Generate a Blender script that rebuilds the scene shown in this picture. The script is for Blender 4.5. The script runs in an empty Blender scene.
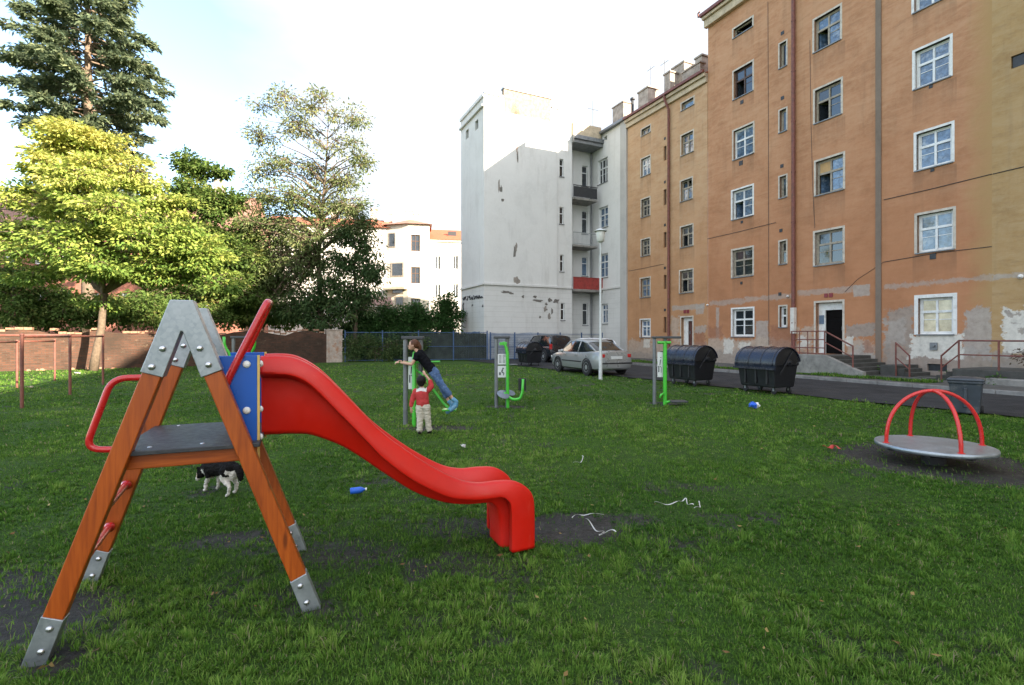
import bpy, bmesh, math, random
import numpy as np
from mathutils import Vector, Matrix, Quaternion
random.seed(7); RNG = np.random.default_rng(11)
SC = bpy.context.scene; COL = SC.collection
F, HC, YH, CX = 512.0, 1.6, 336.0, 512.0
R = math.radians
PI = math.pi

def G(px, py):                       # a point of the ground
    Y = F*HC/(py-YH); return Vector(((px-CX)/F*Y, Y, 0))
def P(px, py, Y):                    # a point at depth Y
    return Vector(((px-CX)/F*Y, Y, HC+(YH-py)/F*Y))

# ---------------------------------------------------------------- objects
def thing(name, label, cat, loc=(0, 0, 0), rz=0.0, group=None):
    o = bpy.data.objects.new(name, None); COL.objects.link(o)
    o.empty_display_size = .2
    o.location = loc; o.rotation_euler = (0, 0, rz)
    o['label'] = label; o['category'] = cat
    if group: o['group'] = group
    return o
def tag(o, label, cat, group=None):
    o['label'] = label; o['category'] = cat
    if group: o['group'] = group
    return o
def children(o): return [c for c in bpy.data.objects if c.parent == o]
def copy_tree(o, loc=None, rz=None, label=None, group=None, parent=None):
    c = o.copy(); COL.objects.link(c)
    if parent is not None: c.parent = parent
    if loc is not None: c.location = loc
    if rz is not None: c.rotation_euler = (0, 0, rz)
    if label: c['label'] = label
    if group: c['group'] = group
    for ch in children(o): copy_tree(ch, parent=c)
    return c

class MB:
    def __init__(s): s.v = []; s.f = []; s.m = []
    def add(s, vs, fs, mi=0):
        n = len(s.v); s.v += [tuple(v) for v in vs]
        s.f += [tuple(i+n for i in f) for f in fs]; s.m += [mi]*len(fs); return s
    def box(s, x0, x1, y0, y1, z0, z1, mi=0):
        vs = [(x, y, z) for z in (z0, z1) for y in (y0, y1) for x in (x0, x1)]
        return s.add(vs, [(0, 2, 3, 1), (4, 5, 7, 6), (0, 1, 5, 4), (2, 6, 7, 3), (0, 4, 6, 2), (1, 3, 7, 5)], mi)
    def obox(s, c, ax, ay, az, mi=0):   # centre + half vectors
        c = Vector(c); ax, ay, az = Vector(ax), Vector(ay), Vector(az)
        vs = [c+i*ax+j*ay+k*az for k in (-1, 1) for j in (-1, 1) for i in (-1, 1)]
        return s.add(vs, [(0, 2, 3, 1), (4, 5, 7, 6), (0, 1, 5, 4), (2, 6, 7, 3), (0, 4, 6, 2), (1, 3, 7, 5)], mi)
    def bar(s, a, b, w, t, up=(0, 0, 1), mi=0):
        a, b = Vector(a), Vector(b); d = (b-a); L = d.length; d.normalize()
        x = d.cross(Vector(up))
        if x.length < 1e-4: x = d.cross(Vector((1, 0, 0)))
        x.normalize(); y = x.cross(d)
        return s.obox((a+b)/2, x*w/2, d*L/2, y*t/2, mi)
    def tube(s, pts, r, n=8, cap=True, mi=0):
        pts = [Vector(p) for p in pts]
        rs = r if isinstance(r, (list, tuple)) else [r]*len(pts)
        base = len(s.v); vs = []; fs = []
        t0 = (pts[1]-pts[0]).normalized()
        a = t0.cross(Vector((0, 0, 1)))
        if a.length < 1e-3: a = t0.cross(Vector((0, 1, 0)))
        a.normalize()
        for i, p in enumerate(pts):
            if i == 0: t = t0
            elif i == len(pts)-1: t = (pts[i]-pts[i-1]).normalized()
            else:
                t = (pts[i+1]-pts[i-1])
                t = t.normalized() if t.length > 1e-9 else t0
            a = (a-t*a.dot(t)); a.normalize(); b = t.cross(a)
            for k in range(n):
                an = 2*PI*k/n
                vs.append(p+(a*math.cos(an)+b*math.sin(an))*rs[i])
        for i in range(len(pts)-1):
            for k in range(n):
                k2 = (k+1) % n
                fs.append((i*n+k, i*n+k2, (i+1)*n+k2, (i+1)*n+k))
        if cap:
            fs.append(tuple(range(n))[::-1]); m = (len(pts)-1)*n
            fs.append(tuple(range(m, m+n)))
        return s.add(vs, fs, mi)
    def lathe(s, prof, n=24, c=(0, 0, 0), ax=(0, 0, 1), mi=0, cap=True):   # prof: (r, h)
        c = Vector(c); ax = Vector(ax).normalized()
        a = ax.cross(Vector((1, 0, 0)))
        if a.length < 1e-3: a = ax.cross(Vector((0, 1, 0)))
        a.normalize(); b = ax.cross(a); vs = []; fs = []
        for (r, h) in prof:
            for k in range(n):
                an = 2*PI*k/n
                vs.append(c+ax*h+(a*math.cos(an)+b*math.sin(an))*r)
        for i in range(len(prof)-1):
            for k in range(n):
                k2 = (k+1) % n
                fs.append((i*n+k, i*n+k2, (i+1)*n+k2, (i+1)*n+k))
        if cap and prof[0][0] > 1e-6: fs.append(tuple(range(n))[::-1])
        if cap and prof[-1][0] > 1e-6: fs.append(tuple(range((len(prof)-1)*n, len(prof)*n)))
        return s.add(vs, fs, mi)
    def dome(s, c, ax, r, h, n=12, mi=0):
        return s.lathe([(r, 0), (r*.92, h*.45), (r*.6, h*.85), (r*.02, h)], n, c, ax, mi)
    def prism(s, poly, to3, d0, d1, mi=0):  # poly 2D, to3(u, v, d)
        n = len(poly)
        vs = [to3(u, v, d0) for u, v in poly]+[to3(u, v, d1) for u, v in poly]
        fs = [tuple(range(n))[::-1], tuple(range(n, 2*n))]
        fs += [(i, (i+1) % n, n+(i+1) % n, n+i) for i in range(n)]
        return s.add(vs, fs, mi)
    def build(s, name, mats, parent=None, smooth=False, bevel=0, fix=True, auto=None, seg=2):
        me = bpy.data.meshes.new(name); me.from_pydata(s.v, [], s.f)
        if not isinstance(mats, (list, tuple)): mats = [mats]
        for m in mats: me.materials.append(m)
        if len(mats) > 1: me.polygons.foreach_set('material_index', s.m)
        if fix:
            bm = bmesh.new(); bm.from_mesh(me); bmesh.ops.recalc_face_normals(bm, faces=bm.faces); bm.to_mesh(me); bm.free()
        if smooth:
            me.polygons.foreach_set('use_smooth', [True]*len(me.polygons))
            if auto: me.set_sharp_from_angle(angle=R(auto))
        me.update()
        o = bpy.data.objects.new(name, me); COL.objects.link(o)
        if parent is not None: o.parent = parent
        if bevel:
            b = o.modifiers.new('bevel', 'BEVEL'); b.width = bevel; b.segments = seg; b.limit_method = 'ANGLE'; b.angle_limit = R(40)
        return o

def npmesh(name, co, loops, starts, mat, attrs=None, smooth=False, parent=None):
    me = bpy.data.meshes.new(name)
    me.vertices.add(len(co)); me.vertices.foreach_set('co', np.asarray(co, dtype=np.float32).ravel())
    me.loops.add(len(loops)); me.loops.foreach_set('vertex_index', np.asarray(loops, dtype=np.int32))
    me.polygons.add(len(starts)); me.polygons.foreach_set('loop_start', np.asarray(starts, dtype=np.int32))
    if smooth: me.polygons.foreach_set('use_smooth', np.ones(len(starts), dtype=bool))
    me.update(calc_edges=True)
    for k, v in (attrs or {}).items():
        at = me.attributes.new(k, 'FLOAT', 'POINT'); at.data.foreach_set('value', np.asarray(v, dtype=np.float32))
    mats = mat if isinstance(mat, (list, tuple)) else [mat]
    for m in mats: me.materials.append(m)
    o = bpy.data.objects.new(name, me); COL.objects.link(o)
    if parent is not None: o.parent = parent
    return o

_VT = {}
def vnoise(x, y, seed=0):            # smooth value noise in 0..1
    if seed not in _VT: _VT[seed] = np.random.default_rng(seed).random((256, 256))
    r = _VT[seed]
    xi = np.floor(x).astype(int); yi = np.floor(y).astype(int)
    fx = x-xi; fy = y-yi; fx = fx*fx*(3-2*fx); fy = fy*fy*(3-2*fy)
    a = r[xi % 256, yi % 256]; b = r[(xi+1) % 256, yi % 256]; c = r[xi % 256, (yi+1) % 256]; d = r[(xi+1) % 256, (yi+1) % 256]
    return a*(1-fx)*(1-fy)+b*fx*(1-fy)+c*(1-fx)*fy+d*fx*fy
def fbm(x, y, seed=0, o=4):
    v = 0; a = .5; t = 0
    for i in range(o):
        v = v+a*vnoise(x*2**i, y*2**i, seed+i); t += a; a *= .55
    return v/t

# ---------------------------------------------------------------- materials
def srgb(r, g, b):
    f = lambda c: (c/255/12.92 if c/255 <= .04045 else ((c/255+.055)/1.055)**2.4)
    return (f(r), f(g), f(b))
class NT:
    def __init__(s, name):
        s.m = bpy.data.materials.new(name); s.m.use_nodes = True; s.t = s.m.node_tree; s.n = s.t.nodes; s.l = s.t.links
        s.b = s.n['Principled BSDF']
    def node(s, ty, **kw):
        n = s.n.new(ty)
        for k, v in kw.items():
            if hasattr(n, k): setattr(n, k, v)
        return n
    def link(s, a, b): s.l.new(a, b)
    def coords(s, scale=(1, 1, 1), which='Object'):
        t = s.node('ShaderNodeTexCoord'); m = s.node('ShaderNodeMapping'); m.inputs['Scale'].default_value = scale
        s.link(t.outputs[which], m.inputs[0]); return m.outputs[0]
    def noise(s, vec, scale, detail=5, rough=.6, dist=0):
        n = s.node('ShaderNodeTexNoise'); n.inputs['Scale'].default_value = scale; n.inputs['Detail'].default_value = detail
        n.inputs['Roughness'].default_value = rough; n.inputs['Distortion'].default_value = dist
        if vec is not None: s.link(vec, n.inputs['Vector'])
        return n.outputs[0]
    def ramp(s, fac, stops):
        n = s.node('ShaderNodeValToRGB'); e = n.color_ramp.elements
        while len(e) < len(stops): e.new(.5)
        for el, (p, c) in zip(e, stops):
            el.position = p; el.color = (*c, 1) if len(c) == 3 else c
        s.link(fac, n.inputs[0]); return n.outputs[0]
    def mix(s, fac, a, b, mode='MIX'):
        n = s.node('ShaderNodeMix'); n.data_type = 'RGBA'; n.blend_type = mode
        for sock, v in ((n.inputs[0], fac), (n.inputs[6], a), (n.inputs[7], b)):
            if hasattr(v, 'is_linked'): s.link(v, sock)
            elif isinstance(v, (int, float)): sock.default_value = v
            else: sock.default_value = (*v, 1)
        return n.outputs[2]
    def math(s, op, a, b=0, c=None):
        n = s.node('ShaderNodeMath'); n.operation = op
        for i, v in enumerate((a, b, c)):
            if v is None: continue
            if hasattr(v, 'is_linked'): s.link(v, n.inputs[i])
            else: n.inputs[i].default_value = v
        return n.outputs[0]
    def bump(s, h, strength=.3, dist=.02):
        n = s.node('ShaderNodeBump'); n.inputs['Strength'].default_value = strength; n.inputs['Distance'].default_value = dist
        s.link(h, n.inputs['Height']); s.link(n.outputs[0], s.b.inputs['Normal']); return n
    def color(s, c):
        if hasattr(c, 'is_linked'): s.link(c, s.b.inputs['Base Color'])
        else: s.b.inputs['Base Color'].default_value = (*c, 1)
    def set(s, rough=None, metal=None, spec=None, coat=None):
        if rough is not None:
            if hasattr(rough, 'is_linked'): s.link(rough, s.b.inputs['Roughness'])
            else: s.b.inputs['Roughness'].default_value = rough
        if metal is not None: s.b.inputs['Metallic'].default_value = metal
        if spec is not None: s.b.inputs['Specular IOR Level'].default_value = spec
        if coat is not None: s.b.inputs['Coat Weight'].default_value = coat; s.b.inputs['Coat Roughness'].default_value = .08
        return s

def simple(name, c, rough=.6, metal=0, var=.15, scale=6, bump=0, bscale=60, spec=None, coat=None, dirt=None):
    t = NT(name); v = t.coords()
    n = t.noise(v, scale, 6, .65)
    lo = tuple(x*(1-var) for x in c); hi = tuple(min(1, x*(1+var)) for x in c)
    col = t.ramp(n, [(.3, lo), (.7, hi)])
    if dirt:
        d = t.noise(v, scale*.7, 8, .75)
        col = t.mix(t.ramp(d, [(.52, (0, 0, 0)), (.68, (1, 1, 1))]), col, dirt)
    t.color(col); t.set(rough, metal, spec, coat)
    rr = t.ramp(t.noise(v, scale*3, 4), [(.3, (max(0, rough-.08),)*3), (.7, (min(1, rough+.1),)*3)])
    t.link(rr, t.b.inputs['Roughness'])
    if bump: t.bump(t.noise(v, bscale, 4), bump, .01)
    return t.m

M = {}
def mats():
    # galvanised steel
    t = NT('galvanised_steel'); v = t.coords()
    vo = t.node('ShaderNodeTexVoronoi'); vo.inputs['Scale'].default_value = 55; t.link(v, vo.inputs['Vector'])
    n = t.noise(v, 7, 6)
    col = t.mix(t.ramp(n, [(.35, (0, 0, 0)), (.7, (1, 1, 1))]), (.25, .29, .32), (.40, .44, .47))
    col = t.mix(.25, col, t.ramp(vo.outputs['Color'], [(0, (.25, .28, .3)), (1, (.6, .62, .64))]))
    t.color(col); t.set(.42, .75); t.link(t.ramp(n, [(.3, (.34,)*3), (.7, (.55,)*3)]), t.b.inputs['Roughness']); M['galv'] = t.m
    # stained wood, grain along local z of each leg (object coords stretched)
    for nm, sc in (('wood', (22, 22, 1.6)), ('wood_h', (1.6, 22, 22))):
        t = NT('stained_wood' if nm == 'wood' else 'stained_wood_beam'); v = t.coords(sc)
        n = t.noise(v, 2.2, 8, .62, .6); n2 = t.noise(t.coords((3, 3, 1.2)), 1.6, 3)
        c = t.ramp(n, [(.22, (.20, .034, .004)), (.5, (.39, .078, .007)), (.75, (.50, .115, .012))])
        c = t.mix(t.ramp(n2, [(.35, (.0,)*3), (.75, (.5,)*3)]), c, (.24, .045, .008))
        k = t.node('ShaderNodeTexVoronoi'); k.inputs['Scale'].default_value = 1.0
        t.link(t.coords((9, 9, 2.2) if nm == 'wood' else (2.2, 9, 9)), k.inputs['Vector'])
        c = t.mix(t.ramp(k.outputs['Distance'], [(.06, (.75,)*3), (.14, (0,)*3)]), c, (.10, .018, .004))
        t.color(c); t.set(.38, 0, .5); t.bump(n, .12, .004); M[nm] = t.m
    M['ply'] = simple('ply_edge_yellow', (.62, .42, .12), .5, var=.1)
    M['blue'] = simple('blue_board', (.002, .085, .42), .35, var=.06, scale=3, dirt=None)
    M['red_tube'] = simple('red_paint', (.50, .012, .014), .28, var=.08, scale=5, coat=.4)
    t = NT('red_fibreglass'); v = t.coords(); n = t.noise(v, 2.5, 7, .7)
    c = t.ramp(n, [(.3, (.54, .007, .003)), (.7, (.64, .012, .005))])
    sp = t.noise(v, 14, 8, .8); sc = t.noise(t.coords((1.2, 26, 1.2)), 3, 7, .8)
    c = t.mix(t.ramp(sc, [(.60, (0,)*3), (.72, (.30,)*3)]), c, (.62, .10, .07)); c = t.mix(t.ramp(t.noise(v, 1.6, 5), [(.5, (0,)*3), (.72, (.45,)*3)]), c, (.42, .006, .004))
    c = t.mix(t.ramp(sp, [(.64, (0,)*3), (.8, (.14,)*3)]), c, (.40, .12, .09))
    t.color(c); t.link(t.ramp(t.noise(v, 4, 6, .7), [(.3, (.26,)*3), (.75, (.58,)*3)]), t.b.inputs['Roughness'])
    t.set(None, 0, .45); t.bump(t.noise(v, 9, 3), .05, .01); M['slide'] = t.m
    M['mgr_red'] = simple('merry_red_paint', (.60, .018, .016), .3, var=.1, scale=6, coat=.3)
    M['platform'] = simple('black_deck_board', (.030, .032, .038), .5, var=.35, scale=9, bump=.2, bscale=90, dirt=(.07, .07, .07))
    M['cap'] = simple('white_plastic', (.72, .72, .70), .35, var=.05)
    M['bolt'] = simple('zinc_bolt', (.55, .56, .58), .25, .9, var=.1)
    M['steel_grey'] = simple('grey_post_paint', (.16, .17, .18), .42, .2, var=.2)
    M['steel_dark'] = simple('dark_bar_paint', (.05, .055, .06), .45, .1, var=.2)
    M['green'] = simple('green_paint', (.06, .46, .035), .32, var=.12, scale=5, coat=.3)
    M['panel'] = simple('white_sign_board', (.62, .64, .64), .4, var=.05)
    M['ink'] = simple('sign_ink', (.05, .06, .07), .5, var=.1)
    M['greyseat'] = simple('blue_grey_plate', (.16, .19, .23), .5, var=.2)
    M['rubber'] = simple('black_rubber', (.018, .018, .020), .7, var=.25)
    M['bin'] = simple('black_bin_plastic', (.009, .010, .013), .42, var=.3, scale=3, dirt=(.026, .026, .027))
    M['bin_lid'] = simple('blue_black_lid', (.016, .020, .036), .25, var=.25, scale=3, dirt=(.03, .034, .042))
    M['bin_grey'] = simple('grey_bin_plastic', (.035, .044, .056), .42, var=.2, scale=5, dirt=(.13, .13, .13))
    M['rust'] = simple('rust_red_pipe', (.17, .055, .042), .6, var=.35, scale=8, dirt=(.10, .05, .035))
    M['rack'] = simple('brown_red_pole', (.19, .065, .045), .6, var=.3, scale=7, dirt=(.10, .07, .055))
    M['zinc'] = simple('zinc_sheet', (.20, .21, .22), .5, .4, var=.25, scale=4)
    M['lamp_pole'] = simple('pale_lamp_pole', (.52, .54, .53), .5, .1, var=.12, scale=3, dirt=(.35, .35, .33))
    M['lamp_glass'] = simple('milky_lamp_glass', (.66, .66, .62), .3, var=.05)
    M['frame_white'] = simple('white_window_paint', (.72, .73, .73), .5, var=.1, scale=5, dirt=(.5, .5, .47))
    M['frame_old'] = simple('weathered_window_paint', (.33, .29, .23), .65, var=.3, scale=9, dirt=(.14, .12, .10))
    M['frame_brown'] = simple('brown_window_paint', (.085, .05, .038), .6, var=.3, scale=9)
    M['surround'] = simple('pale_reveal_plaster', (.52, .47, .40), .85, var=.2, scale=5, dirt=(.32, .27, .22), bump=.2)
    M['surround_white'] = simple('white_reveal_plaster', (.70, .70, .68), .8, var=.1, scale=5, dirt=(.5, .48, .44), bump=.2)
    M['surround_orange'] = simple('bare_reveal_plaster', (.40, .25, .155), .85, var=.2, scale=5, bump=.2)
    M['glass'] = simple('window_glass', (.022, .028, .034), .04, var=.4, scale=2, spec=1.0)
    M['glass_curtain_sky'] = simple('curtained_sky_reflection_glass', (.075, .125, .20), .05, var=.75, scale=5, spec=1.0, dirt=(.30, .34, .38))  # curtained panes, with the blue sky reflection put into their colour
    M['glass_bright'] = simple('pale_reflection_glass', (.50, .45, .34), .08, var=.4, scale=2.2, spec=.8)  # warm bright reflection put into the pane colour
    M['glass_car'] = simple('car_glass', (.012, .016, .02), .03, var=.2, spec=1.0)
    M['board'] = simple('plywood_board', (.46, .29, .13), .8, var=.2, scale=3)
    M['room'] = simple('dark_room', (.016, .013, .011), .9, var=.4, scale=1.5, spec=.05)
    M['door_dark'] = simple('dark_door', (.005, .004, .004), .7, var=.3, scale=4, spec=.08)
    M['door_brown'] = simple('brown_door', (.10, .035, .025), .6, var=.3, scale=4)
    M['concrete'] = simple('old_concrete', (.23, .22, .20), .9, var=.3, scale=3, bump=.4, bscale=25, dirt=(.10, .10, .09))
    M['dark_concrete'] = simple('dark_concrete', (.06, .058, .052), .9, var=.35, scale=3, bump=.4, bscale=25, dirt=(.05, .055, .045))
    M['plaster_grey'] = simple('grey_cement_patch', (.27, .24, .21), .92, var=.25, scale=4, bump=.5, bscale=18, dirt=(.22, .2, .18))
    M['plaster_pink'] = simple('old_pinkish_plaster', (.40, .33, .28), .92, var=.3, scale=4, bump=.5, bscale=18, dirt=(.36, .16, .08))
    M['plaster_white'] = simple('white_lime_patch', (.60, .575, .53), .92, var=.15, scale=4, bump=.4, bscale=18, dirt=(.42, .39, .35))
    M['brick_bare'] = simple('bare_brick_patch', (.30, .17, .11), .92, var=.5, scale=12, bump=.5, bscale=18)
    M['stain_dark'] = simple('dark_fallen_plaster', (.16, .15, .135), .95, var=.5, scale=9, bump=.5, bscale=18)
    M['roof_tile'] = simple('red_roof_tile', (.30, .10, .055), .85, var=.35, scale=3, bump=.4, bscale=8)
    M['roof_orange'] = simple('orange_roof_tile', (.36, .095, .045), .85, var=.2, scale=3, bump=.4, bscale=8)
    M['roof_brown'] = simple('brown_roof_tile', (.25, .135, .10), .85, var=.3, scale=2, bump=.4, bscale=8)
    M['roof_dark'] = simple('bitumen_roof', (.07, .07, .07), .9, var=.3)
    M['chimney'] = simple('chimney_render', (.34, .29, .25), .9, var=.35, scale=3, bump=.4, bscale=12, dirt=(.17, .13, .11))
    M['cornice'] = simple('cream_cornice', (.50, .41, .29), .85, var=.2, scale=3, dirt=(.33, .27, .2))
    M['cream'] = simple('cream_render', (.58, .53, .45), .9, var=.08, scale=1.5, dirt=(.46, .41, .34))
    M['cream_dark'] = simple('beige_render', (.42, .37, .29), .9, var=.1, scale=1.5, dirt=(.34, .29, .23))
    M['white_far'] = simple('white_far_render', (.66, .63, .60), .9, var=.06, scale=1.5)
    M['redhouse'] = simple('red_brick_render', (.30, .12, .085), .9, var=.25, scale=2, bump=.3, bscale=10)
    M['blue_paint'] = simple('blue_fence_paint', (.035, .085, .19), .5, var=.25, scale=5)
    M['fence_wire'] = simple('dark_teal_wire', (.018, .032, .042), .6, var=.3)
    M['grey_sheet'] = simple('grey_fence_sheet', (.045, .055, .050), .85, var=.4, scale=2, spec=.1)
    M['silver'] = simple('silver_car_paint', (.30, .31, .31), .3, .35, var=.02, scale=.5, coat=.4)
    M['carwhite'] = simple('white_car_paint', (.66, .67, .68), .3, var=.04, scale=2, coat=.5)
    M['carblack'] = simple('black_car_paint', (.012, .014, .018), .22, var=.2, scale=2, coat=.6)
    M['tyre'] = simple('tyre_rubber', (.02, .02, .02), .8, var=.2)
    M['rim'] = simple('wheel_cover', (.42, .43, .44), .35, .5, var=.1)
    M['lens_red'] = simple('red_lamp_lens', (.45, .02, .02), .15, var=.1, spec=.8)
    M['lens_clear'] = simple('clear_lamp_lens', (.55, .56, .56), .12, var=.1, spec=.8)
    M['plate'] = simple('number_plate', (.62, .63, .62), .4, var=.05)
    M['asphalt'] = simple('asphalt', (.036, .036, .038), .9, var=.4, scale=1.2, bump=.5, bscale=120, dirt=(.055, .053, .05), spec=.2)
    M['pave'] = simple('worn_pavement', (.085, .082, .076), .9, var=.35, scale=1.5, bump=.5, bscale=60, dirt=(.055, .055, .045))
    M['kerb'] = simple('granite_kerb', (.20, .195, .185), .85, var=.35, scale=4, bump=.4, bscale=60)
    M['paper'] = simple('white_paper_strip', (.50, .49, .46), .8, var=.1)
    M['bottle_blue'] = simple('blue_plastic', (.02, .12, .60), .3, var=.2)
    M['red_wrap'] = simple('red_wrapper', (.55, .06, .05), .5, var=.2)
    M['straw'] = simple('pale_brown_scrap', (.38, .30, .2), .8, var=.3)
    M['skin'] = simple('skin', (.52, .30, .21), .5, var=.06)
    M['hair_ginger'] = simple('auburn_hair', (.085, .034, .016), .55, var=.5, scale=40, spec=.25)
    M['hair_dark'] = simple('dark_hair', (.010, .007, .006), .6, var=.3, scale=30, spec=.2)
    M['shirt_black'] = simple('black_cotton', (.007, .0075, .010), .9, var=.3, scale=14, spec=.1)
    M['jeans'] = simple('blue_denim', (.060, .115, .24), .85, var=.35, scale=12, dirt=(.16, .24, .38))
    M['shoe_blue'] = simple('blue_trainers', (.09, .26, .42), .6, var=.3, scale=25, dirt=(.3, .42, .5))
    M['jumper_red'] = simple('red_jumper', (.42, .035, .035), .85, var=.2, scale=14)
    M['knit_white'] = simple('white_yoke', (.62, .60, .58), .85, var=.1, scale=14)
    M['trousers_cream'] = simple('cream_trousers', (.50, .46, .38), .85, var=.12, scale=10)
    M['eye'] = simple('dark_eye', (.02, .015, .012), .2, var=.1)
    M['lip'] = simple('lips', (.42, .15, .13), .5, var=.1)
    M['fur_black'] = simple('black_fur', (.007, .006, .006), .8, var=.5, scale=40, bump=.9, bscale=110, spec=.12)
    M['fur_white'] = simple('white_fur', (.58, .55, .50), .7, var=.15, scale=30, bump=.5, bscale=80)
    M['fur_tan'] = simple('tan_fur', (.40, .30, .22), .7, var=.15, scale=30)
    M['iron_dark'] = simple('dark_ironwork', (.028, .03, .034), .55, var=.3)
    M['balcony_red'] = simple('red_balcony_sheet', (.28, .035, .028), .6, var=.3, scale=4)
    M['balcony_grey'] = simple('pale_ironwork', (.30, .32, .32), .6, var=.2)
    M['graffiti'] = simple('black_spray_paint', (.03, .03, .035), .7, var=.3)
    M['house_sign'] = simple('red_number_plate', (.20, .02, .03), .4, var=.1)
    M['sign_blue'] = simple('blue_grey_plate_sign', (.10, .15, .22), .4, var=.2)
    M['bark'] = simple('tree_bark', (.13, .095, .065), .95, var=.4, scale=9, bump=.8, bscale=22)
    M['bark_grey'] = simple('grey_tree_bark', (.16, .14, .115), .95, var=.4, scale=9, bump=.8, bscale=22)
    M['bark_pale'] = simple('pale_conifer_bark', (.17, .125, .09), .95, var=.35, scale=6, bump=.8, bscale=16)

    # leaf materials, tint attribute picks a shade of the leaf itself
    def leaf(name, c0, c1, c2, trans=.35, dry=None):
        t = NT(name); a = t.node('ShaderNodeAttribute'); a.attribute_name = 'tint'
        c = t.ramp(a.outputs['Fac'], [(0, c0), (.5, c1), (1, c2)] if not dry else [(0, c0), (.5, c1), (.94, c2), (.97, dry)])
        t.color(c); t.set(.6, 0, .10)
        tr = t.node('ShaderNodeBsdfTranslucent'); t.link(c, tr.inputs['Color'])
        mx = t.node('ShaderNodeMixShader'); mx.inputs[0].default_value = trans
        t.link(t.b.outputs[0], mx.inputs[1]); t.link(tr.outputs[0], mx.inputs[2])
        t.link(mx.outputs[0], t.n['Material Output'].inputs['Surface']); return t.m
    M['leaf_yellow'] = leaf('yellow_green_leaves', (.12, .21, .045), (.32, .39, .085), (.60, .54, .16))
    M['leaf_green'] = leaf('green_leaves', (.065, .115, .027), (.13, .20, .05), (.26, .25, .075))
    M['leaf_dark'] = leaf('dark_green_leaves', (.038, .075, .028), (.072, .125, .046), (.13, .17, .06))
    M['leaf_sparse'] = leaf('olive_leaves', (.085, .130, .045), (.17, .21, .085), (.29, .28, .13))
    M['needle'] = leaf('conifer_needles', (.06, .095, .060), (.15, .195, .115), (.29, .32, .17), .45)
    M['hedge'] = leaf('hedge_leaves', (.028, .072, .020), (.058, .130, .036), (.105, .18, .055), .3)
    M['grass'] = leaf('grass_blades', (.035, .094, .016), (.105, .218, .028), (.215, .32, .064), .33, (.27, .235, .14))
    M['litter'] = leaf('fallen_leaves', (.10, .05, .025), (.22, .14, .05), (.34, .27, .10), .1)
    M['dry'] = leaf('dry_vines', (.05, .035, .022), (.09, .06, .035), (.12, .09, .05), .2)

    # lawn soil with mud attribute
    t = NT('lawn_soil'); v = t.coords(); a = t.node('ShaderNodeAttribute'); a.attribute_name = 'mud'
    n = t.noise(v, 2.2, 8, .68); n2 = t.noise(v, 26, 6, .7); n3 = t.noise(v, .35, 4)
    gr = t.ramp(n2, [(.3, (.020, .028, .012)), (.5, (.046, .085, .016)), (.75, (.088, .160, .026))])
    gr = t.mix(t.ramp(n3, [(.35, (0,)*3), (.65, (.6,)*3)]), gr, (.045, .105, .016))
    gr = t.mix(t.ramp(n, [(.60, (0,)*3), (.74, (.45,)*3)]), gr, (.032, .028, .016))
    md = t.ramp(t.noise(v, 17, 9, .8), [(.30, (.014, .012, .011)), (.46, (.046, .040, .034)), (.58, (.080, .072, .064)), (.72, (.14, .13, .12))])
    md = t.mix(t.ramp(n, [(.4, (0,)*3), (.65, (.7,)*3)]), md, (.048, .047, .047))
    mm = t.math('ADD', a.outputs['Fac'], t.math('MULTIPLY', t.math('SUBTRACT', n2, .5), .7))
    mk = t.ramp(mm, [(.38, (0,)*3), (.58, (1,)*3)])
    t.color(t.mix(mk, gr, md)); t.link(t.ramp(mk, [(0, (.95,)*3), (1, (.72,)*3)]), t.b.inputs['Roughness'])
    t.b.inputs['Specular IOR Level'].default_value = .18
    t.bump(t.math('ADD', n2, t.math('MULTIPLY', n, 2)), 1.0, .05); M['soil'] = t.m

    # facade plasters: object space, x along the house, z up
    def facade(name, c0, c1, c2, stain, light, grooves=False, base=None, extra=None, low=None):
        t = NT(name); v = t.coords()
        n = t.noise(v, .55, 8, .68, .4); n2 = t.noise(v, 5, 8, .7); st = t.noise(t.coords((2.2, 1, .16)), 1.3, 7, .7)
        c = t.ramp(n, [(.28, c0), (.5, c1), (.74, c2)])
        c = t.mix(t.ramp(n2, [(.35, (0,)*3), (.75, (.45,)*3)]), c, light)
        c = t.mix(t.ramp(st, [(.54, (0,)*3), (.74, (.45,)*3)]), c, stain)
        dg = t.noise(t.coords((1, 1, 2.2)), .8, 6, .75, 1.2)
        c = t.mix(t.ramp(dg, [(.56, (0,)*3), (.72, (.4,)*3)]), c, light)
        h = n2
        DM = not grooves and name.endswith('plaster') and 'white' not in name
        dm = t.node('ShaderNodeMapping'); dm.inputs['Rotation'].default_value = (0, R(24), 0); dm.inputs['Scale'].default_value = (.55, 1, 2.6); t.link(v, dm.inputs[0])
        dn = t.noise(dm.outputs[0], 1.5, 9, .74, .5)
        if DM: c = t.mix(t.ramp(dn, [(.46, (0,)*3), (.68, (.55,)*3)]), c, light); c = t.mix(t.ramp(dn, [(.30, (.5,)*3), (.46, (0,)*3)]), c, stain)
        if low:
            sx = t.node('ShaderNodeSeparateXYZ'); t.link(v, sx.inputs[0])
            bz = t.math('ADD', sx.outputs[2], t.math('MULTIPLY', t.math('SUBTRACT', t.noise(v, .35, 6, .7), .5), 9))
            c = t.mix(t.ramp(t.math('MULTIPLY', bz, .05), [(.22, (.75,)*3), (.60, (0,)*3)]), c, t.mix(t.ramp(n, [(.3, (0,)*3), (.7, (1,)*3)]), low, tuple(x*1.35 for x in low)))
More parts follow.
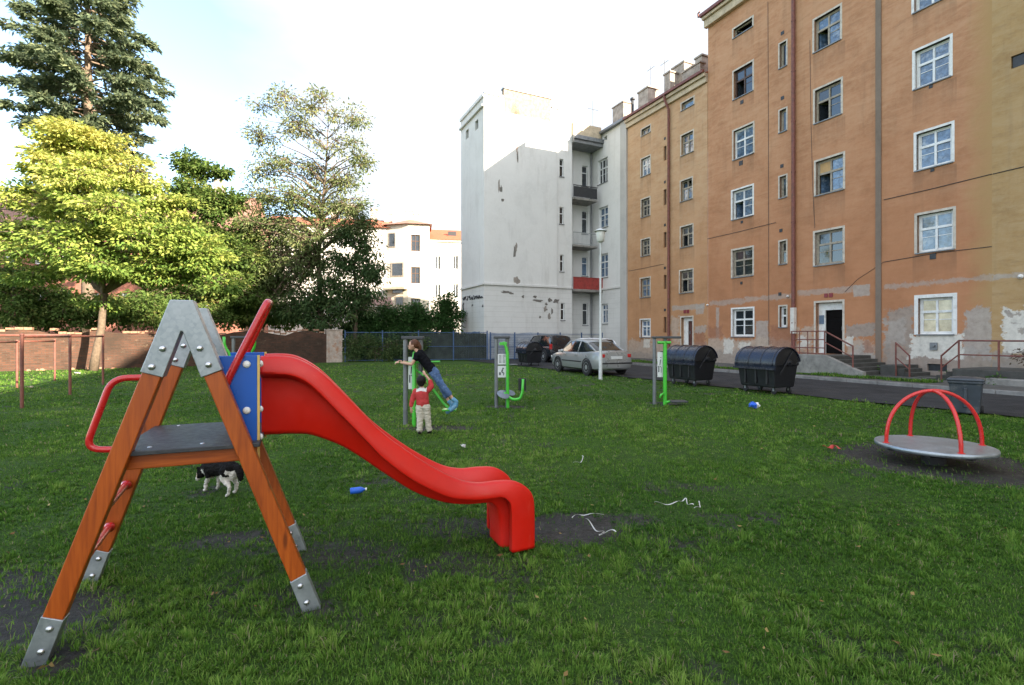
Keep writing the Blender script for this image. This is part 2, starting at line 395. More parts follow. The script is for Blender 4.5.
        if base:
            sx = t.node('ShaderNodeSeparateXYZ'); t.link(v, sx.inputs[0])
            bz = t.math('ADD', sx.outputs[2], t.math('MULTIPLY', t.math('SUBTRACT', t.noise(v, .9, 7, .7), .5), 4.2))
            c = t.mix(t.ramp(t.math('MULTIPLY', bz, .25), [(.14, (.85,)*3), (.24, (0,)*3)]), c,
                      t.ramp(n2, [(.35, base), (.7, tuple(x*.62 for x in base))]))
        if grooves:
            sx = t.node('ShaderNodeSeparateXYZ'); t.link(v, sx.inputs[0])
            fr = t.math('FRACT', t.math('MULTIPLY', sx.outputs[2], 1/.36))
            g = t.math('MULTIPLY', t.math('LESS_THAN', fr, .10), t.math('LESS_THAN', sx.outputs[2], 4.95))
            h = t.math('SUBTRACT', t.math('MULTIPLY', n2, .3), g)
            c = t.mix(t.math('MULTIPLY', g, .18), c, (.30, .29, .27))
        if extra: c = extra(t, c, v, n2)
        t.color(c); t.set(.92, 0, .2); t.bump(h, .35, .03); return t.m
    M['_facade'] = facade
    M['white'] = facade('white_plaster', (.57, .57, .55), (.655, .655, .635), (.70, .70, .68), (.43, .42, .39), (.71, .71, .695))
    M['white_base'] = facade('white_banded_plaster', (.54, .54, .52), (.625, .625, .605), (.67, .67, .65), (.40, .39, .365), (.68, .68, .665), True)
    M['greyrender'] = facade('grey_render_strip', (.36, .35, .34), (.43, .42, .40), (.47, .46, .44), (.28, .27, .26), (.5, .49, .47))
    M['greystrip'] = facade('grey_cement_strip', (.15, .115, .09), (.19, .15, .12), (.23, .18, .145), (.11, .09, .075), (.26, .2, .155))

    # brick garden wall
    t = NT('old_brick_wall'); v = t.coords()
    sx = t.node('ShaderNodeSeparateXYZ'); t.link(v, sx.inputs[0]); cb = t.node('ShaderNodeCombineXYZ')
    t.link(sx.outputs[0], cb.inputs[0]); t.link(sx.outputs[2], cb.inputs[1])
    br = t.node('ShaderNodeTexBrick'); br.inputs['Scale'].default_value = 1; br.inputs['Brick Width'].default_value = .27
    br.inputs['Row Height'].default_value = .085; br.inputs['Mortar Size'].default_value = .012; br.inputs['Color1'].default_value = (.135, .058, .036, 1)
    br.inputs['Color2'].default_value = (.06, .033, .022, 1); br.inputs['Mortar'].default_value = (.07, .058, .046, 1); t.link(cb.outputs[0], br.inputs['Vector'])
    n = t.noise(v, 1.1, 8, .7, .5); n2 = t.noise(v, 7, 6, .7)
    c = t.mix(t.ramp(n2, [(.4, (0,)*3), (.7, (.7,)*3)]), br.outputs['Color'], (.10, .06, .045))
    c = t.mix(t.ramp(n, [(.59, (0,)*3), (.66, (.8,)*3)]), c, t.ramp(n2, [(.3, (.15, .10, .065)), (.7, (.29, .215, .15))]))
    c = t.mix(t.ramp(t.noise(v, .5, 5), [(.48, (0,)*3), (.64, (.75,)*3)]), c, (.04, .03, .023))
    t.color(c); t.set(.92, 0, .2); t.bump(t.math('ADD', n2, br.outputs['Fac']), .5, .02); M['brick'] = t.m
    # merry-go-round plate
    t = NT('scuffed_plate'); v = t.coords(); n = t.noise(v, 5, 9, .78, .6); n2 = t.noise(v, 60, 5, .7)
    c = t.ramp(n, [(.36, (.10, .095, .085)), (.5, (.25, .245, .23)), (.62, (.42, .41, .39))])
    c = t.mix(t.ramp(n2, [(.48, (0,)*3), (.62, (.75,)*3)]), c, (.09, .085, .08))
    t.color(c); t.set(.85, 0, .2); t.bump(n2, .5, .004); M['mplate'] = t.m
mats()
# ---------------------------------------------------------------- people and the dog
from mathutils import noise as mnoise
def blob(name, chains, mats_, parent, voxel=.008, smooth=6, pick=None, balls=(), wrinkle=0, wscale=22, stretch=(1, 1, 1)):
    """chains of (point, radius) joined into one continuous surface"""
    bm = bmesh.new()
    def ball(p, r, sc=(1, 1, 1), rot=None):
        mt = Matrix.Translation(Vector(p)) @ (rot.to_matrix().to_4x4() if rot else Matrix.Identity(4)) @ Matrix.Diagonal((r*sc[0], r*sc[1], r*sc[2], 1))
        bmesh.ops.create_icosphere(bm, subdivisions=2, radius=1, matrix=mt)
    for ch in chains:
        for (p, r) in ch: ball(p, r)
        for (p, r), (q, s) in zip(ch[:-1], ch[1:]):
            p_, q_ = Vector(p), Vector(q); d = q_-p_
            if d.length < 1e-5: continue
            mt = Matrix.Translation((p_+q_)/2) @ d.to_track_quat('Z', 'Y').to_matrix().to_4x4()
            bmesh.ops.create_cone(bm, cap_ends=True, segments=14, radius1=r, radius2=s, depth=d.length, matrix=mt)
    for b in balls: ball(*b)
    me = bpy.data.meshes.new(name+'_raw'); bm.to_mesh(me); bm.free(); t = bpy.data.objects.new('raw', me); COL.objects.link(t)
    rm = t.modifiers.new('r', 'REMESH'); rm.mode = 'VOXEL'; rm.voxel_size = voxel
    sm = t.modifiers.new('s', 'SMOOTH'); sm.factor = .5; sm.iterations = smooth
    dg = bpy.context.evaluated_depsgraph_get(); ne = bpy.data.meshes.new_from_object(t.evaluated_get(dg)); ne.name = name
    bpy.data.objects.remove(t); bpy.data.meshes.remove(me)
    if wrinkle:
        nrm_ = [v_.normal.copy() for v_ in ne.vertices]
        for v_ in ne.vertices:
            q = Vector((v_.co.x*stretch[0], v_.co.y*stretch[1], v_.co.z*stretch[2]))*wscale
            v_.co += nrm_[v_.index]*wrinkle*(mnoise.noise(q)+.5*mnoise.noise(q*2.3))
    ne.materials.clear()
    for m_ in (mats_ if isinstance(mats_, (list, tuple)) else [mats_]): ne.materials.append(m_)
    idx = [0]*len(ne.polygons)
    if pick: idx = [pick(p.center) for p in ne.polygons]
    ne.polygons.foreach_set('material_index', idx); ne.polygons.foreach_set('use_smooth', [True]*len(ne.polygons)); ne.update()
    o = bpy.data.objects.new(name, ne); COL.objects.link(o); o.parent = parent; return o
def hand(palm, fdir, side, down, s=1.0, curl=.9):
    """palm and five bent fingers; fdir along the fingers, side towards the thumb, down into the palm side"""
    p, f, sd_, dn = Vector(palm), Vector(fdir).normalized(), Vector(side).normalized(), Vector(down).normalized(); ch = []
    for i, (off, ln) in enumerate(((.020, .056), (.007, .062), (-.007, .058), (-.020, .045))):
        a = p+sd_*off*s+f*.018*s; b = a+f*ln*.5*s+dn*ln*.25*curl*s; c = b+(f*(1-curl)+dn*curl).normalized()*ln*.4*s; e = c+(-f*.5*curl+dn).normalized()*ln*.3*s
        ch.append([(a, .0085*s), (b, .0080*s), (c, .0073*s), (e, .0062*s)])
    t0 = p+sd_*.022*s-f*.012*s; ch.append([(t0, .010*s), (t0+sd_*.02*s+f*.016*s+dn*.008*s, .0085*s), (t0+sd_*.018*s+f*.036*s+dn*.024*s, .007*s)])
    ch.append([(p-f*.02*s+sd_*.006*s, .018*s), (p+f*.012*s+sd_*.010*s, .016*s)]); ch.append([(p-f*.02*s-sd_*.008*s, .017*s), (p+f*.012*s-sd_*.012*s, .015*s)])
    return ch

def girl():
    # hangs on the machine: local origin on the ground under her hips, x right, y away
    b = Vector((-1.36, 9.12, 0)); Y = b.y
    o = thing('person', 'girl in black T-shirt, jeans and blue trainers leaning forward on the exercise machine', 'person', b)
    def Q(px, py, dy=0.0): v = P(px, py, Y+dy); return v-b
    sh = Q(418.5, 353.8); hip = Q(433.2, 371.5); nk = Q(416.5, 350.5); hd = Q(413.2, 345.2)
    # arms: forearms lie along the handlebar
    arms = []; hands = []
    for dy, hx, hy in ((-.10, 396.8, 362.3), (.10, 399.5, 361.2)):
        s = sh+Vector((0, dy*1.15, -.015)); e = Q(411.8, 364.2, dy*1.25); w_ = Q(hx+4.2, hy+.3, dy*.55)
        arms.append([(s, .040), (s*.5+e*.5, .034), (e, .029), (e*.4+w_*.6, .025), (w_, .018)])
        hands += hand(Q(hx+.9, hy, dy*.35), (-1, -dy*1.5, .05), (0, dy*-6 if dy else 1, .5), (-.1, 0, -1), .85, .8)
    tor = [(nk+Vector((.015, 0, -.01)), .036), (sh+Vector((.04, 0, -.02)), .070), (sh*.45+hip*.55+Vector((.0, 0, 0)), .066), (hip, .075)]
    torw = [[(sh+Vector((.03, s*.072, -.02)), .046), (sh*.45+hip*.55+Vector((0, s*.045, 0)), .054), (hip+Vector((0, s*.045, 0)), .06)] for s in (-1, 1)]
    legs = []; feet = []; jl = []
    for s, kx, ky, ax, ay in ((-1, 441.0, 383.2, 452.6, 398.5), (1, 440.2, 384.0, 448.6, 401.0)):
        h_ = hip+Vector((.02, s*.055, -.02)); kn = Q(kx, ky, s*.06); an = Q(ax, ay, s*.06)
        legs.append([(h_, .072), (h_*.5+kn*.5, .062), (kn, .046), (kn*.55+an*.45, .042), (an, .026)])
        cu = kn*.28+an*.72
        jl.append([(h_, .080), (h_*.5+kn*.5, .070), (kn, .055), (kn*.5+an*.5, .052), (cu, .047)])
        hl, toe = an+Vector((.055, 0, -.06)), an+Vector((-.03, 0, -.185)) 
        hl = an+Vector((.065, 0, -.055)); toe = an+Vector((-.02, 0, -.20))
        feet.append([(an+Vector((.01, 0, -.01)), .038), (hl, .038), (hl*.5+toe*.5+Vector((.03, 0, .0)), .044), (toe, .036)])
    head = [(nk, .034), (hd*.4+nk*.6, .034)]
    balls = [(hd+Vector((.006, 0, .012)), .086, (1, .86, 1.04)), (hd+Vector((-.030, 0, -.038)), .052, (1, .85, 1.0)), (hd+Vector((-.086, 0, -.012)), .014, (1, .8, 1.1)), (hd+Vector((-.066, 0, -.060)), .020, (1, .9, .8)), (hd+Vector((.012, -.074, -.01)), .020, (.7, .4, 1.1)), (hd+Vector((.012, .074, -.01)), .020, (.7, .4, 1.1))]
    blob('body', [tor]+torw+arms+hands+legs+[head], M['skin'], o, .0055, 4, balls=balls)
    shirt = [[(sh+Vector((.03, 0, -.01)), .088), (sh*.45+hip*.55, .088), (sh*.1+hip*.9, .092)]]+[[(sh+Vector((.03, s*.078, -.015)), .066), (sh*.45+hip*.55+Vector((0, s*.048, 0)), .075), (sh*.06+hip*.94+Vector((0, s*.048, 0)), .079)] for s in (-1, 1)]
    for a in arms: shirt.append([(a[0][0], .058), (a[0][0]*.6+a[2][0]*.4, .050)])
    blob('shirt', shirt, M['shirt_black'], o, .007, 4, wrinkle=.011, wscale=17, stretch=(1, .6, 1.2))
    je = blob('jeans', [[(hip+Vector((-.015, 0, .02)), .088), (hip+Vector((.03, 0, -.02)), .086)]]+[[(hip+Vector((-.01, s*.048, .015)), .078), (hip+Vector((.03, s*.05, -.03)), .082)] for s in (-1, 1)]+jl, M['jeans'], o, .0065, 3, wrinkle=.010, wscale=20, stretch=(1.3, .6, 1.3))
    for f in feet: blob('shoe', [f], M['shoe_blue'], o, .006, 3)
    # hair, pulled back into a short tail
    blob('hair', [[(hd+Vector((.085, 0, .03)), .040), (hd+Vector((.115, 0, -.02)), .034), (hd+Vector((.125, 0, -.085)), .024), (hd+Vector((.118, 0, -.13)), .010)]], M['hair_ginger'], o, .006, 3,
         balls=[(hd+Vector((.024, 0, .024)), .090, (.98, .92, 1.0)), (hd+Vector((.052, 0, .0)), .066, (.8, 1.05, .95))])
    for s in (-1, 1): MB().lathe([(.002, 0), (.008, .004), (.010, .010), (.002, .016)], 10, hd+Vector((-.068, s*.030, .002)), (-1, 0, 0)).build('eye', M['eye'], o, True)
    MB().tube([hd+Vector((-.076, -.018, -.047)), hd+Vector((-.083, 0, -.046)), hd+Vector((-.076, .018, -.047))], .005, 6).build('mouth', M['lip'], o, True)
girl()

def toddler():
    b = G(424.2, 434.2); Y = b.y; o = thing('person', 'small child in red jumper and cream trousers seen from behind, one arm raised', 'person', b)
    def Q(px, py, dy=0.0): v = P(px, py, Y+dy); return v-b
    hd = Q(421.4, 381.2); nk = Q(421.6, 387.6); ch = Q(421.8, 393); hip = Q(422.8, 405.5)
    arms = [[(Q(415.8, 391), .036), (Q(412.8, 399), .030), (Q(411.6, 403, -.02), .026), (Q(411.2, 408, -.03), .020)],
            [(Q(427.6, 390.5), .036), (Q(431.2, 387, .0), .031), (Q(430.2, 381.5, .02), .026), (Q(426.0, 375.4, .03), .019)]]
    hands = hand(Q(411.2, 410.2, -.03), (0, .1, -1), (1, .4, 0), (.3, .8, 0), .72, .5)+hand(Q(424.6, 373.4, .03), (-.5, .1, .9), (-.6, 0, -.4), (-.2, .8, 0), .72, .5)
    legs = []; tro = []; feet = []
    for hx, kx, ax, ay, dy in ((419.8, 420.0, 419.6, 431.2, 0), (426.2, 427.4, 429.2, 430.6, .05)):
        h_, kn, an = Q(hx, 407), Q(kx, 418, dy*.5), Q(ax, ay, dy)
        legs.append([(h_, .060), (kn, .044), (an, .028)]); tro.append([(h_, .070), (kn, .055), (an+Vector((0, 0, .015)), .046)])
        feet.append([(an+Vector((0, -.015, -.018)), .030), (an+Vector((.0, .09, -.026)), .028)])
    tor = [[(nk, .030), (ch, .060), (hip, .066)], [(ch+Vector((-.05, 0, .0)), .050), (hip+Vector((-.03, 0, 0)), .058)], [(ch+Vector((.05, 0, .0)), .050), (hip+Vector((.03, 0, 0)), .058)]]
    balls = [(hd, .076, (.92, 1.0, 1.06)), (hd+Vector((-.012, .045, -.035)), .045, (1, 1, .9)), (hd+Vector((-.014, .082, -.016)), .012), (hd+Vector((-.072, .005, -.012)), .017, (.4, .7, 1.1)), (hd+Vector((.072, .005, -.012)), .017, (.4, .7, 1.1))]
    blob('body', tor+arms+hands+legs+[[(nk, .030), (hd, .034)]], M['skin'], o, .0055, 4, balls=balls)
    j = [[(Q(421.8, 390.5), .062), (ch, .076), (hip+Vector((0, 0, .03)), .080)], [(ch+Vector((-.052, 0, .012)), .058), (hip+Vector((-.035, 0, .03)), .068)], [(ch+Vector((.052, 0, .012)), .058), (hip+Vector((.035, 0, .03)), .068)]]
    j += [[(arms[0][0][0], .050), (arms[0][1][0], .043), (arms[0][2][0], .038), (arms[0][2][0]*.5+arms[0][3][0]*.5, .034)], [(arms[1][0][0], .050), (arms[1][1][0], .045), (arms[1][2][0], .038)]]
    zc = ch.z
    blob('jumper', j, [M['jumper_red'], M['knit_white']], o, .007, 5, pick=lambda c: 1 if (c.z > zc+.012-.25*abs(c.x-ch.x)**1.0+.03 and abs(c.x-ch.x) < .085) else 0, wrinkle=.006, wscale=22)
    blob('trousers', [[(hip+Vector((-.03, 0, -.01)), .072), (hip+Vector((.03, 0, -.01)), .072)]]+tro, M['trousers_cream'], o, .0065, 4, wrinkle=.010, wscale=24, stretch=(.7, .7, 1.4))
    for f in feet: blob('shoe', [f], M['hair_dark'], o, .006, 3)
    blob('hair', [[(hd+Vector((0, -.025, -.03)), .060), (hd+Vector((0, -.02, .02)), .070)]], M['hair_dark'], o, .006, 4, balls=[(hd+Vector((0, -.012, .016)), .084, (.96, 1.0, 1.0))])
    for s in (-1, 1): MB().lathe([(.002, 0), (.007, .004), (.008, .01), (.002, .014)], 8, hd+Vector((-.014+s*.028, .066, .004)), (0, 1, 0)).build('eye', M['eye'], o, True)
    MB().tube([hd+Vector((-.03, .078, -.045)), hd+Vector((-.012, .086, -.046)), hd+Vector((.006, .078, -.045))], .0045, 6).build('mouth', M['lip'], o, True)
toddler()

def dog():
    rr = G(231, 494.6); fr_ = G(210.5, 490.0); c = (rr+fr_)/2; d = fr_-rr; rz = math.atan2(d.y, d.x)
    o = thing('dog', 'black and white dog sniffing the grass behind the slide tower', 'dog', c, rz)
    S = .96
    def v(x, y, z): return Vector((x, y, z))*S
    ch = [[(v(-.19, 0, .275), .072), (v(-.08, 0, .272), .080), (v(.04, 0, .262), .086), (v(.15, 0, .258), .088), (v(.225, 0, .245), .064), (v(.285, 0, .205), .050), (v(.330, 0, .165), .047)],
          [(v(.345, 0, .155), .040), (v(.385, 0, .115), .026), (v(.408, 0, .088), .019)]]
    for s in (-1, 1):
        f = .02*s
        ch.append([(v(.145, s*.050, .235), .044), (v(.120, s*.055, .165), .027), (v(.145+f, s*.055, .085), .0165), (v(.147+f, s*.055, .022), .0145), (v(.168+f, s*.055, .010), .016)])
        ch.append([(v(-.165, s*.048, .255), .064), (v(-.125-f, s*.055, .175), .040), (v(-.210-f, s*.055, .105), .019), (v(-.195-f, s*.055, .024), .0145), (v(-.170-f, s*.055, .010), .016)])
        ch.append([(v(.318, s*.036, .205), .016), (v(.318, s*.052, .235), .012), (v(.330, s*.062, .222), .006)])
    ch.append([(v(-.245, 0, .300), .030), (v(-.290, 0, .290), .034), (v(-.325, 0, .245), .036), (v(-.335, .0, .190), .024), (v(-.330, 0, .160), .010)])
    ch.append([(v(.16, 0, .19), .06), (v(.20, 0, .18), .045)]); ch.append([(v(-.215, 0, .235), .055), (v(-.2, 0, .20), .05)])
    def pick(c):
        x, y, z = c/S; z += .012*math.sin(61*x+37*z)+.008*math.sin(143*x-91*y); x += .010*math.sin(77*z+50*y)
        if x > .36: return 1 if z < .125 else 2
        if x > .30 and abs(y) < .014 and z > .17: return 1
        if z < .155 and (x < .24): return 1
        if .165 < x < .245 and z < .235: return 1
        if x < -.215 and z < .268 and x > -.285: return 1
        if x < -.10 and z < .215 and x > -.285: return 1
        return 0
    blob('body', ch, [M['fur_black'], M['fur_white'], M['fur_tan']], o, .006, 3, pick=pick, wrinkle=.008, wscale=55, stretch=(.6, 1, 1))
    MB().dome(v(.410, 0, .083), (.6, 0, -.5), .014, .010).build('nose', M['rubber'], o, True)
    for s in (-1, 1): MB().dome(v(.365, s*.028, .165), (.6, s*.7, .2), .007, .005).build('eye', M['eye'], o, True)
dog()
# ---------------------------------------------------------------- facade frame: x along the house row (towards us), y into the houses
EX = Vector((.4274, -.9041, 0)); EY = Vector((.9041, .4274, 0)); P0 = Vector((20.496, 9.689, 0)); RZ = math.atan2(EX.y, EX.x)
def W(a, b, z=0): return P0 - EY*a - EX*b + Vector((0, 0, z))
def fac(px, py, a=0.0):              # picture point -> (x, z) of the house row at distance a in front of it
    t = (px-CX)/F; Y = (22.67-a)/(.9041*t+.4274); X = t*Y
    return ((X-P0.x)*EX.x+(Y-P0.y)*EX.y, HC+(YH-py)/F*Y)
def edge_a(b): return 9.15+.062*b     # lawn edge along the road

def mud_mask(x, y):
    m = np.zeros_like(x)
    def blob(cx, cy, rx, ry, s=1.0, rot=0.0):
        c, n = math.cos(rot), math.sin(rot); dx, dy = x-cx, y-cy
        u = (dx*c+dy*n)/rx; v = (-dx*n+dy*c)/ry
        np.maximum(m, s*np.exp(-(u*u+v*v)**1.5), out=m)
    blob(.50, 4.32, .52, .40, 1.15); blob(.95, 4.5, .45, .22, .75)
    blob(-2.75, 2.95, .50, .42, 1.0); blob(-3.4, 3.3, .6, .4, .8); blob(-2.3, 2.55, .25, .16, .8)
    blob(-2.1, 4.1, .85, .24, .72, .25); blob(-1.3, 3.9, .5, .3, .62); blob(-1.2, 3.05, .28, .18, .62)
    blob(-.35, 4.35, .6, .3, .7); blob(-.2, 3.7, .5, .22, .55); blob(-.6, 5.1, .7, .25, .45)
    tread = np.clip((fbm(x*3.1, y*3.1, 41, 4)-.40)*4.2, 0, 1)
    np.maximum(m, .62*tread*np.exp(-(((x+.9)/3.0)**2+((y-3.7)/1.25)**2)**1.3), out=m); np.maximum(m, .52*np.clip((fbm(x*2.2, y*2.2, 43, 4)-.55)*6, 0, 1), out=m)
    r = np.hypot(x-5.47, y-6.6)
    np.maximum(m, 1.1*np.exp(-(np.maximum(r-.78, 0)/.42)**2), out=m)
    blob(4.2, 6.7, .6, .3, .6)
    blob(-1.35, 9.0, .9, .35, .85); blob(-.1, 11.7, .6, .3, .8); blob(3.6, 12.3, .7, .3, .8)
    blob(-6.4, 13, .7, .5, .8); blob(-13, 9.0, .8, .4, .5)
    return m*(.72+.56*fbm(x*2.1, y*2.1, 5, 4))

def build_ground():
    # one sheet out to the horizon, fine where we stand
    def axis(lo, hi, st, far):
        inner = np.arange(lo, hi+st/2, st)
        o1 = lo-np.geomspace(.4, far, 16)[::-1]; o2 = hi+np.geomspace(.4, far, 16)
        return np.concatenate([o1, inner, o2])
    xs = axis(-9, 11, .1, 500); ys = axis(1.2, 17, .1, 500)
    X, Y = np.meshgrid(xs, ys); md = mud_mask(X, Y)
    ins = (np.abs(X) < 14) & (Y < 22)
    Z = np.where(ins, .035*(fbm(X*1.3, Y*1.3, 31, 3)-.5)-.02*np.clip(md, 0, 1), 0)-.012
    co = np.stack([X, Y, Z], -1).reshape(-1, 3); nx, ny = len(xs), len(ys)
    i, j = np.meshgrid(np.arange(nx-1), np.arange(ny-1)); k = (j*nx+i).ravel()
    loops = np.stack([k, k+1, k+nx+1, k+nx], -1).ravel()
    o = npmesh('ground', co, loops, np.arange(len(k))*4, M['soil'], {'mud': md.ravel()}, True); o['kind'] = 'structure'
    # road, kerb, pavement, verge
    m = MB(); bs = list(range(-64, 33, 2))
    vs = []
    for b in bs: vs += [W(4.75, b, .018), W(edge_a(b)+.12*math.sin(b*1.7)+.06*math.sin(b*4.1), b, .018)]
    m.add(vs, [(2*i, 2*i+1, 2*i+3, 2*i+2) for i in range(len(bs)-1)])
    o = m.build('road', M['asphalt']); o['kind'] = 'structure'
    m = MB(); b = -64.0
    while b < 31.8:
        L = 1.0; m.obox(W(4.68, b+L/2, .05), EX*(L/2-.006), EY*.075, Vector((0, 0, .075))); b += L
    o = m.build('kerb', M['kerb'], bevel=.012); o['kind'] = 'structure'
    m = MB(); vs = [W(0, -64, .105), W(4.62, -64, .105), W(4.62, 31.9, .105), W(0, 31.9, .105)]
    m.add(vs, [(0, 1, 2, 3)]); o = m.build('pavement', M['pave']); o['kind'] = 'structure'
    m = MB(); vs = []
    for i in range(60):
        b = 9+i*.38; w_ = .6*math.sin(i*1.3)*.25
        vs += [W(2.9, b, .112), W(3.85+w_, b, .112)]
    m.add(vs, [(2*i, 2*i+1, 2*i+3, 2*i+2) for i in range(59)])
    o = m.build('verge', M['soil']); o['kind'] = 'structure'

def blades(x, y, L, w, tint, z=0.0, az=None, th=None):
    """bent blades: az lean direction, th lean from upright"""
    n = len(x); an = RNG.random(n)*2*PI
    if az is None: az = RNG.random(n)*2*PI
    if th is None: th = R(12)+R(50)*RNG.random(n)
    dx, dy = -np.sin(az)*w/2, np.cos(az)*w/2
    tw = RNG.normal(0, .5, n); dx, dy = dx*np.cos(tw)-dy*np.sin(tw), dx*np.sin(tw)+dy*np.cos(tw)
    z0 = np.full(n, -.016)+z; t1 = th*.55; t2 = np.minimum(th*1.35, R(98))
    mx, mz = L*.55*np.sin(t1), L*.55*np.cos(t1); ex, ez = mx+L*.45*np.sin(t2), mz+L*.45*np.cos(t2)
    ca, sa = np.cos(az), np.sin(az); v = np.empty((n, 5, 3), np.float32)
    v[:, 0] = np.stack([x-dx, y-dy, z0], -1); v[:, 1] = np.stack([x+dx, y+dy, z0], -1)
    v[:, 2] = np.stack([x+dx*.85+ca*mx, y+dy*.85+sa*mx, z0+mz], -1); v[:, 3] = np.stack([x-dx*.85+ca*mx, y-dy*.85+sa*mx, z0+mz], -1)
    v[:, 4] = np.stack([x+ca*ex, y+sa*ex, z0+ez], -1)
    return v, np.repeat(tint, 5)
TAB = np.random.default_rng(77).random((512, 512))
def build_grass():
    V = []; T = []
    def band(y0, y1, dens, hm, wm):
        # a wedge a little wider than the view
        half = lambda yy: 1.12*yy+1.0
        area = (y1-y0)*2*half((y0+y1)/2); n = int(area*dens)
        y = y0+(y1-y0)*RNG.random(n); x = (RNG.random(n)*2-1)*half(y)
        cl = fbm(x*1.7, y*1.7, 3, 4); fine = vnoise(x*9, y*9, 17); big = fbm(x*.45, y*.45, 8, 3)
        a = 22.67-.9041*x-.4274*y; b = (x-P0.x)*-EX.x+(y-P0.y)*-EX.y
        ed = edge_a(b)
        keep = (a > ed-.05-.25*vnoise(b*3, a*3, 9)) & (RNG.random(n) > np.clip(mud_mask(x, y)*1.22-.18, 0, .95)) & (RNG.random(n) < np.clip(2.8*(cl-.25)*(.45+fine)+.30, .30, 1))
        keep &= ~((y > 29.5) & (x < -1))
        x, y, cl, fine, big = x[keep], y[keep], cl[keep], fine[keep], big[keep]
        n = len(x); h = hm*(.45+.75*RNG.random(n))*(.15+1.7*cl)*(.45+1.1*fine); w = wm*(.6+.8*RNG.random(n))
        tint = np.clip(.36+.8*(big-.5)+.7*(cl-.5)+.3*(fine-.5)+.20*RNG.standard_normal(n), 0, 1)
        tint = np.minimum(tint, .93)
        # tufts: blades of one tuft spread out from its middle
        cs = .10 if y1 < 5 else .14 if y1 < 12 else .3; ci, cj = np.floor(x/cs).astype(int), np.floor(y/cs).astype(int)
        cx = (ci+.5+.8*(TAB[ci % 512, cj % 512]-.5))*cs; cy = (cj+.5+.8*(TAB[(ci+97) % 512, (cj+41) % 512]-.5))*cs
        ox, oy = x-cx, y-cy; tf = TAB[(ci+11) % 512, (cj+203) % 512]; pull = .35+.6*tf
        x, y = cx+ox*pull, cy+oy*pull; az = np.arctan2(oy, ox)+RNG.normal(0, .7, n); rad = np.clip(np.hypot(ox, oy)/cs, 0, 1)
        th = np.clip(R(10)+R(75)*rad+R(18)*RNG.standard_normal(n), R(3), R(82)); h = h*.92*(.6+.6*tf); tint = np.clip(tint+.28*(tf-.5), 0, .93); tint[RNG.random(n) < .06] = 1.0
        v, t = blades(x, y, h, w, tint, 0.0, az, th); V.append(v); T.append(t)
    band(1.7, 3.0, 12500, .050, .0042)
    band(3.0, 4.5, 8600, .047, .0050)
    band(4.5, 7.0, 4000, .045, .0072)
    band(7.0, 11.0, 1500, .044, .012)
    band(11.0, 18.0, 420, .052, .020)
    band(18.0, 34.0, 110, .052, .040)
    # short undergrowth between the tufts
    for (y0, y1, de, hh, ww) in ((1.7, 4.0, 6500, .026, .0042), (4.0, 8.0, 2600, .026, .007), (8.0, 14.0, 700, .028, .013)):
        n = int((y1-y0)*2*(1.12*(y0+y1)/2+1)*de); y = y0+(y1-y0)*RNG.random(n); x = (RNG.random(n)*2-1)*(1.12*y+1); a = 22.67-.9041*x-.4274*y; b = (x-P0.x)*-EX.x+(y-P0.y)*-EX.y
        k = (a > edge_a(b)) & (RNG.random(n) > np.clip(mud_mask(x, y)*1.5-.2, 0, .98)); x, y = x[k], y[k]; n = len(x); big = fbm(x*.45, y*.45, 8, 3)
        v, t = blades(x, y, hh*(.5+RNG.random(n)), ww*(.6+.8*RNG.random(n)), np.clip(.38+.7*(big-.5)+.2*RNG.standard_normal(n), 0, 1)); V.append(v); T.append(t)
    # verge along the houses and weeds at the foot of the kerb
    n = 9000; b = 9+22*RNG.random(n); a = 2.9+1.1*RNG.random(n); k = vnoise(b*1.4, a*2, 4) > .35; a, b = a[k], b[k]
    x = P0.x-EY.x*a-EX.x*b; y = P0.y-EY.y*a-EX.y*b
    v, t = blades(x, y, .08+.16*RNG.random(len(a))*vnoise(b*2, a, 6), np.full(len(a), .022), np.clip(.35+.3*RNG.standard_normal(len(a)), 0, 1), .11); V.append(v); T.append(t)
    v = np.concatenate(V).reshape(-1, 5, 3); n = len(v)
    i = np.arange(n)*5
    loops = np.stack([i, i+1, i+2, i+3, i+3, i+2, i+4], -1).ravel(); starts = np.stack([np.arange(n)*7, np.arange(n)*7+4], -1).ravel()
    o = npmesh('grass', v.reshape(-1, 3), loops, starts, M['grass'], {'tint': np.concatenate(T)}); o['kind'] = 'stuff'
    print('grass blades', n)
def fallen_leaves():
    n = 170; y = 2.0+RNG.random(n)**1.4*11; x = (RNG.random(n)*2-1)*(y*1.05+.5); a = 22.67-.9041*x-.4274*y; b = (x-P0.x)*-EX.x+(y-P0.y)*-EX.y
    k = a > edge_a(b)+.2; x, y = x[k], y[k]; n = len(x)
    an = RNG.random(n)*2*PI; s = .008+.011*RNG.random(n); z = .012+.03*RNG.random(n); v = np.empty((n, 4, 3), np.float32)
    dx, dy = np.cos(an)*s, np.sin(an)*s; t = RNG.normal(0, .5, n)*s
    v[:, 0] = np.stack([x-dx*1.4, y-dy*1.4, z], -1); v[:, 1] = np.stack([x+dy*.7, y-dx*.7, z+t], -1); v[:, 2] = np.stack([x+dx*1.4, y+dy*1.4, z+.004], -1); v[:, 3] = np.stack([x-dy*.7, y+dx*.7, z-t*.3], -1)
    o = npmesh('fallen_leaves', v.reshape(-1, 3), np.arange(n*4), np.arange(n)*4, M['litter'], {'tint': np.repeat(RNG.random(n), 4)}); o['kind'] = 'stuff'
build_ground(); build_grass(); fallen_leaves()
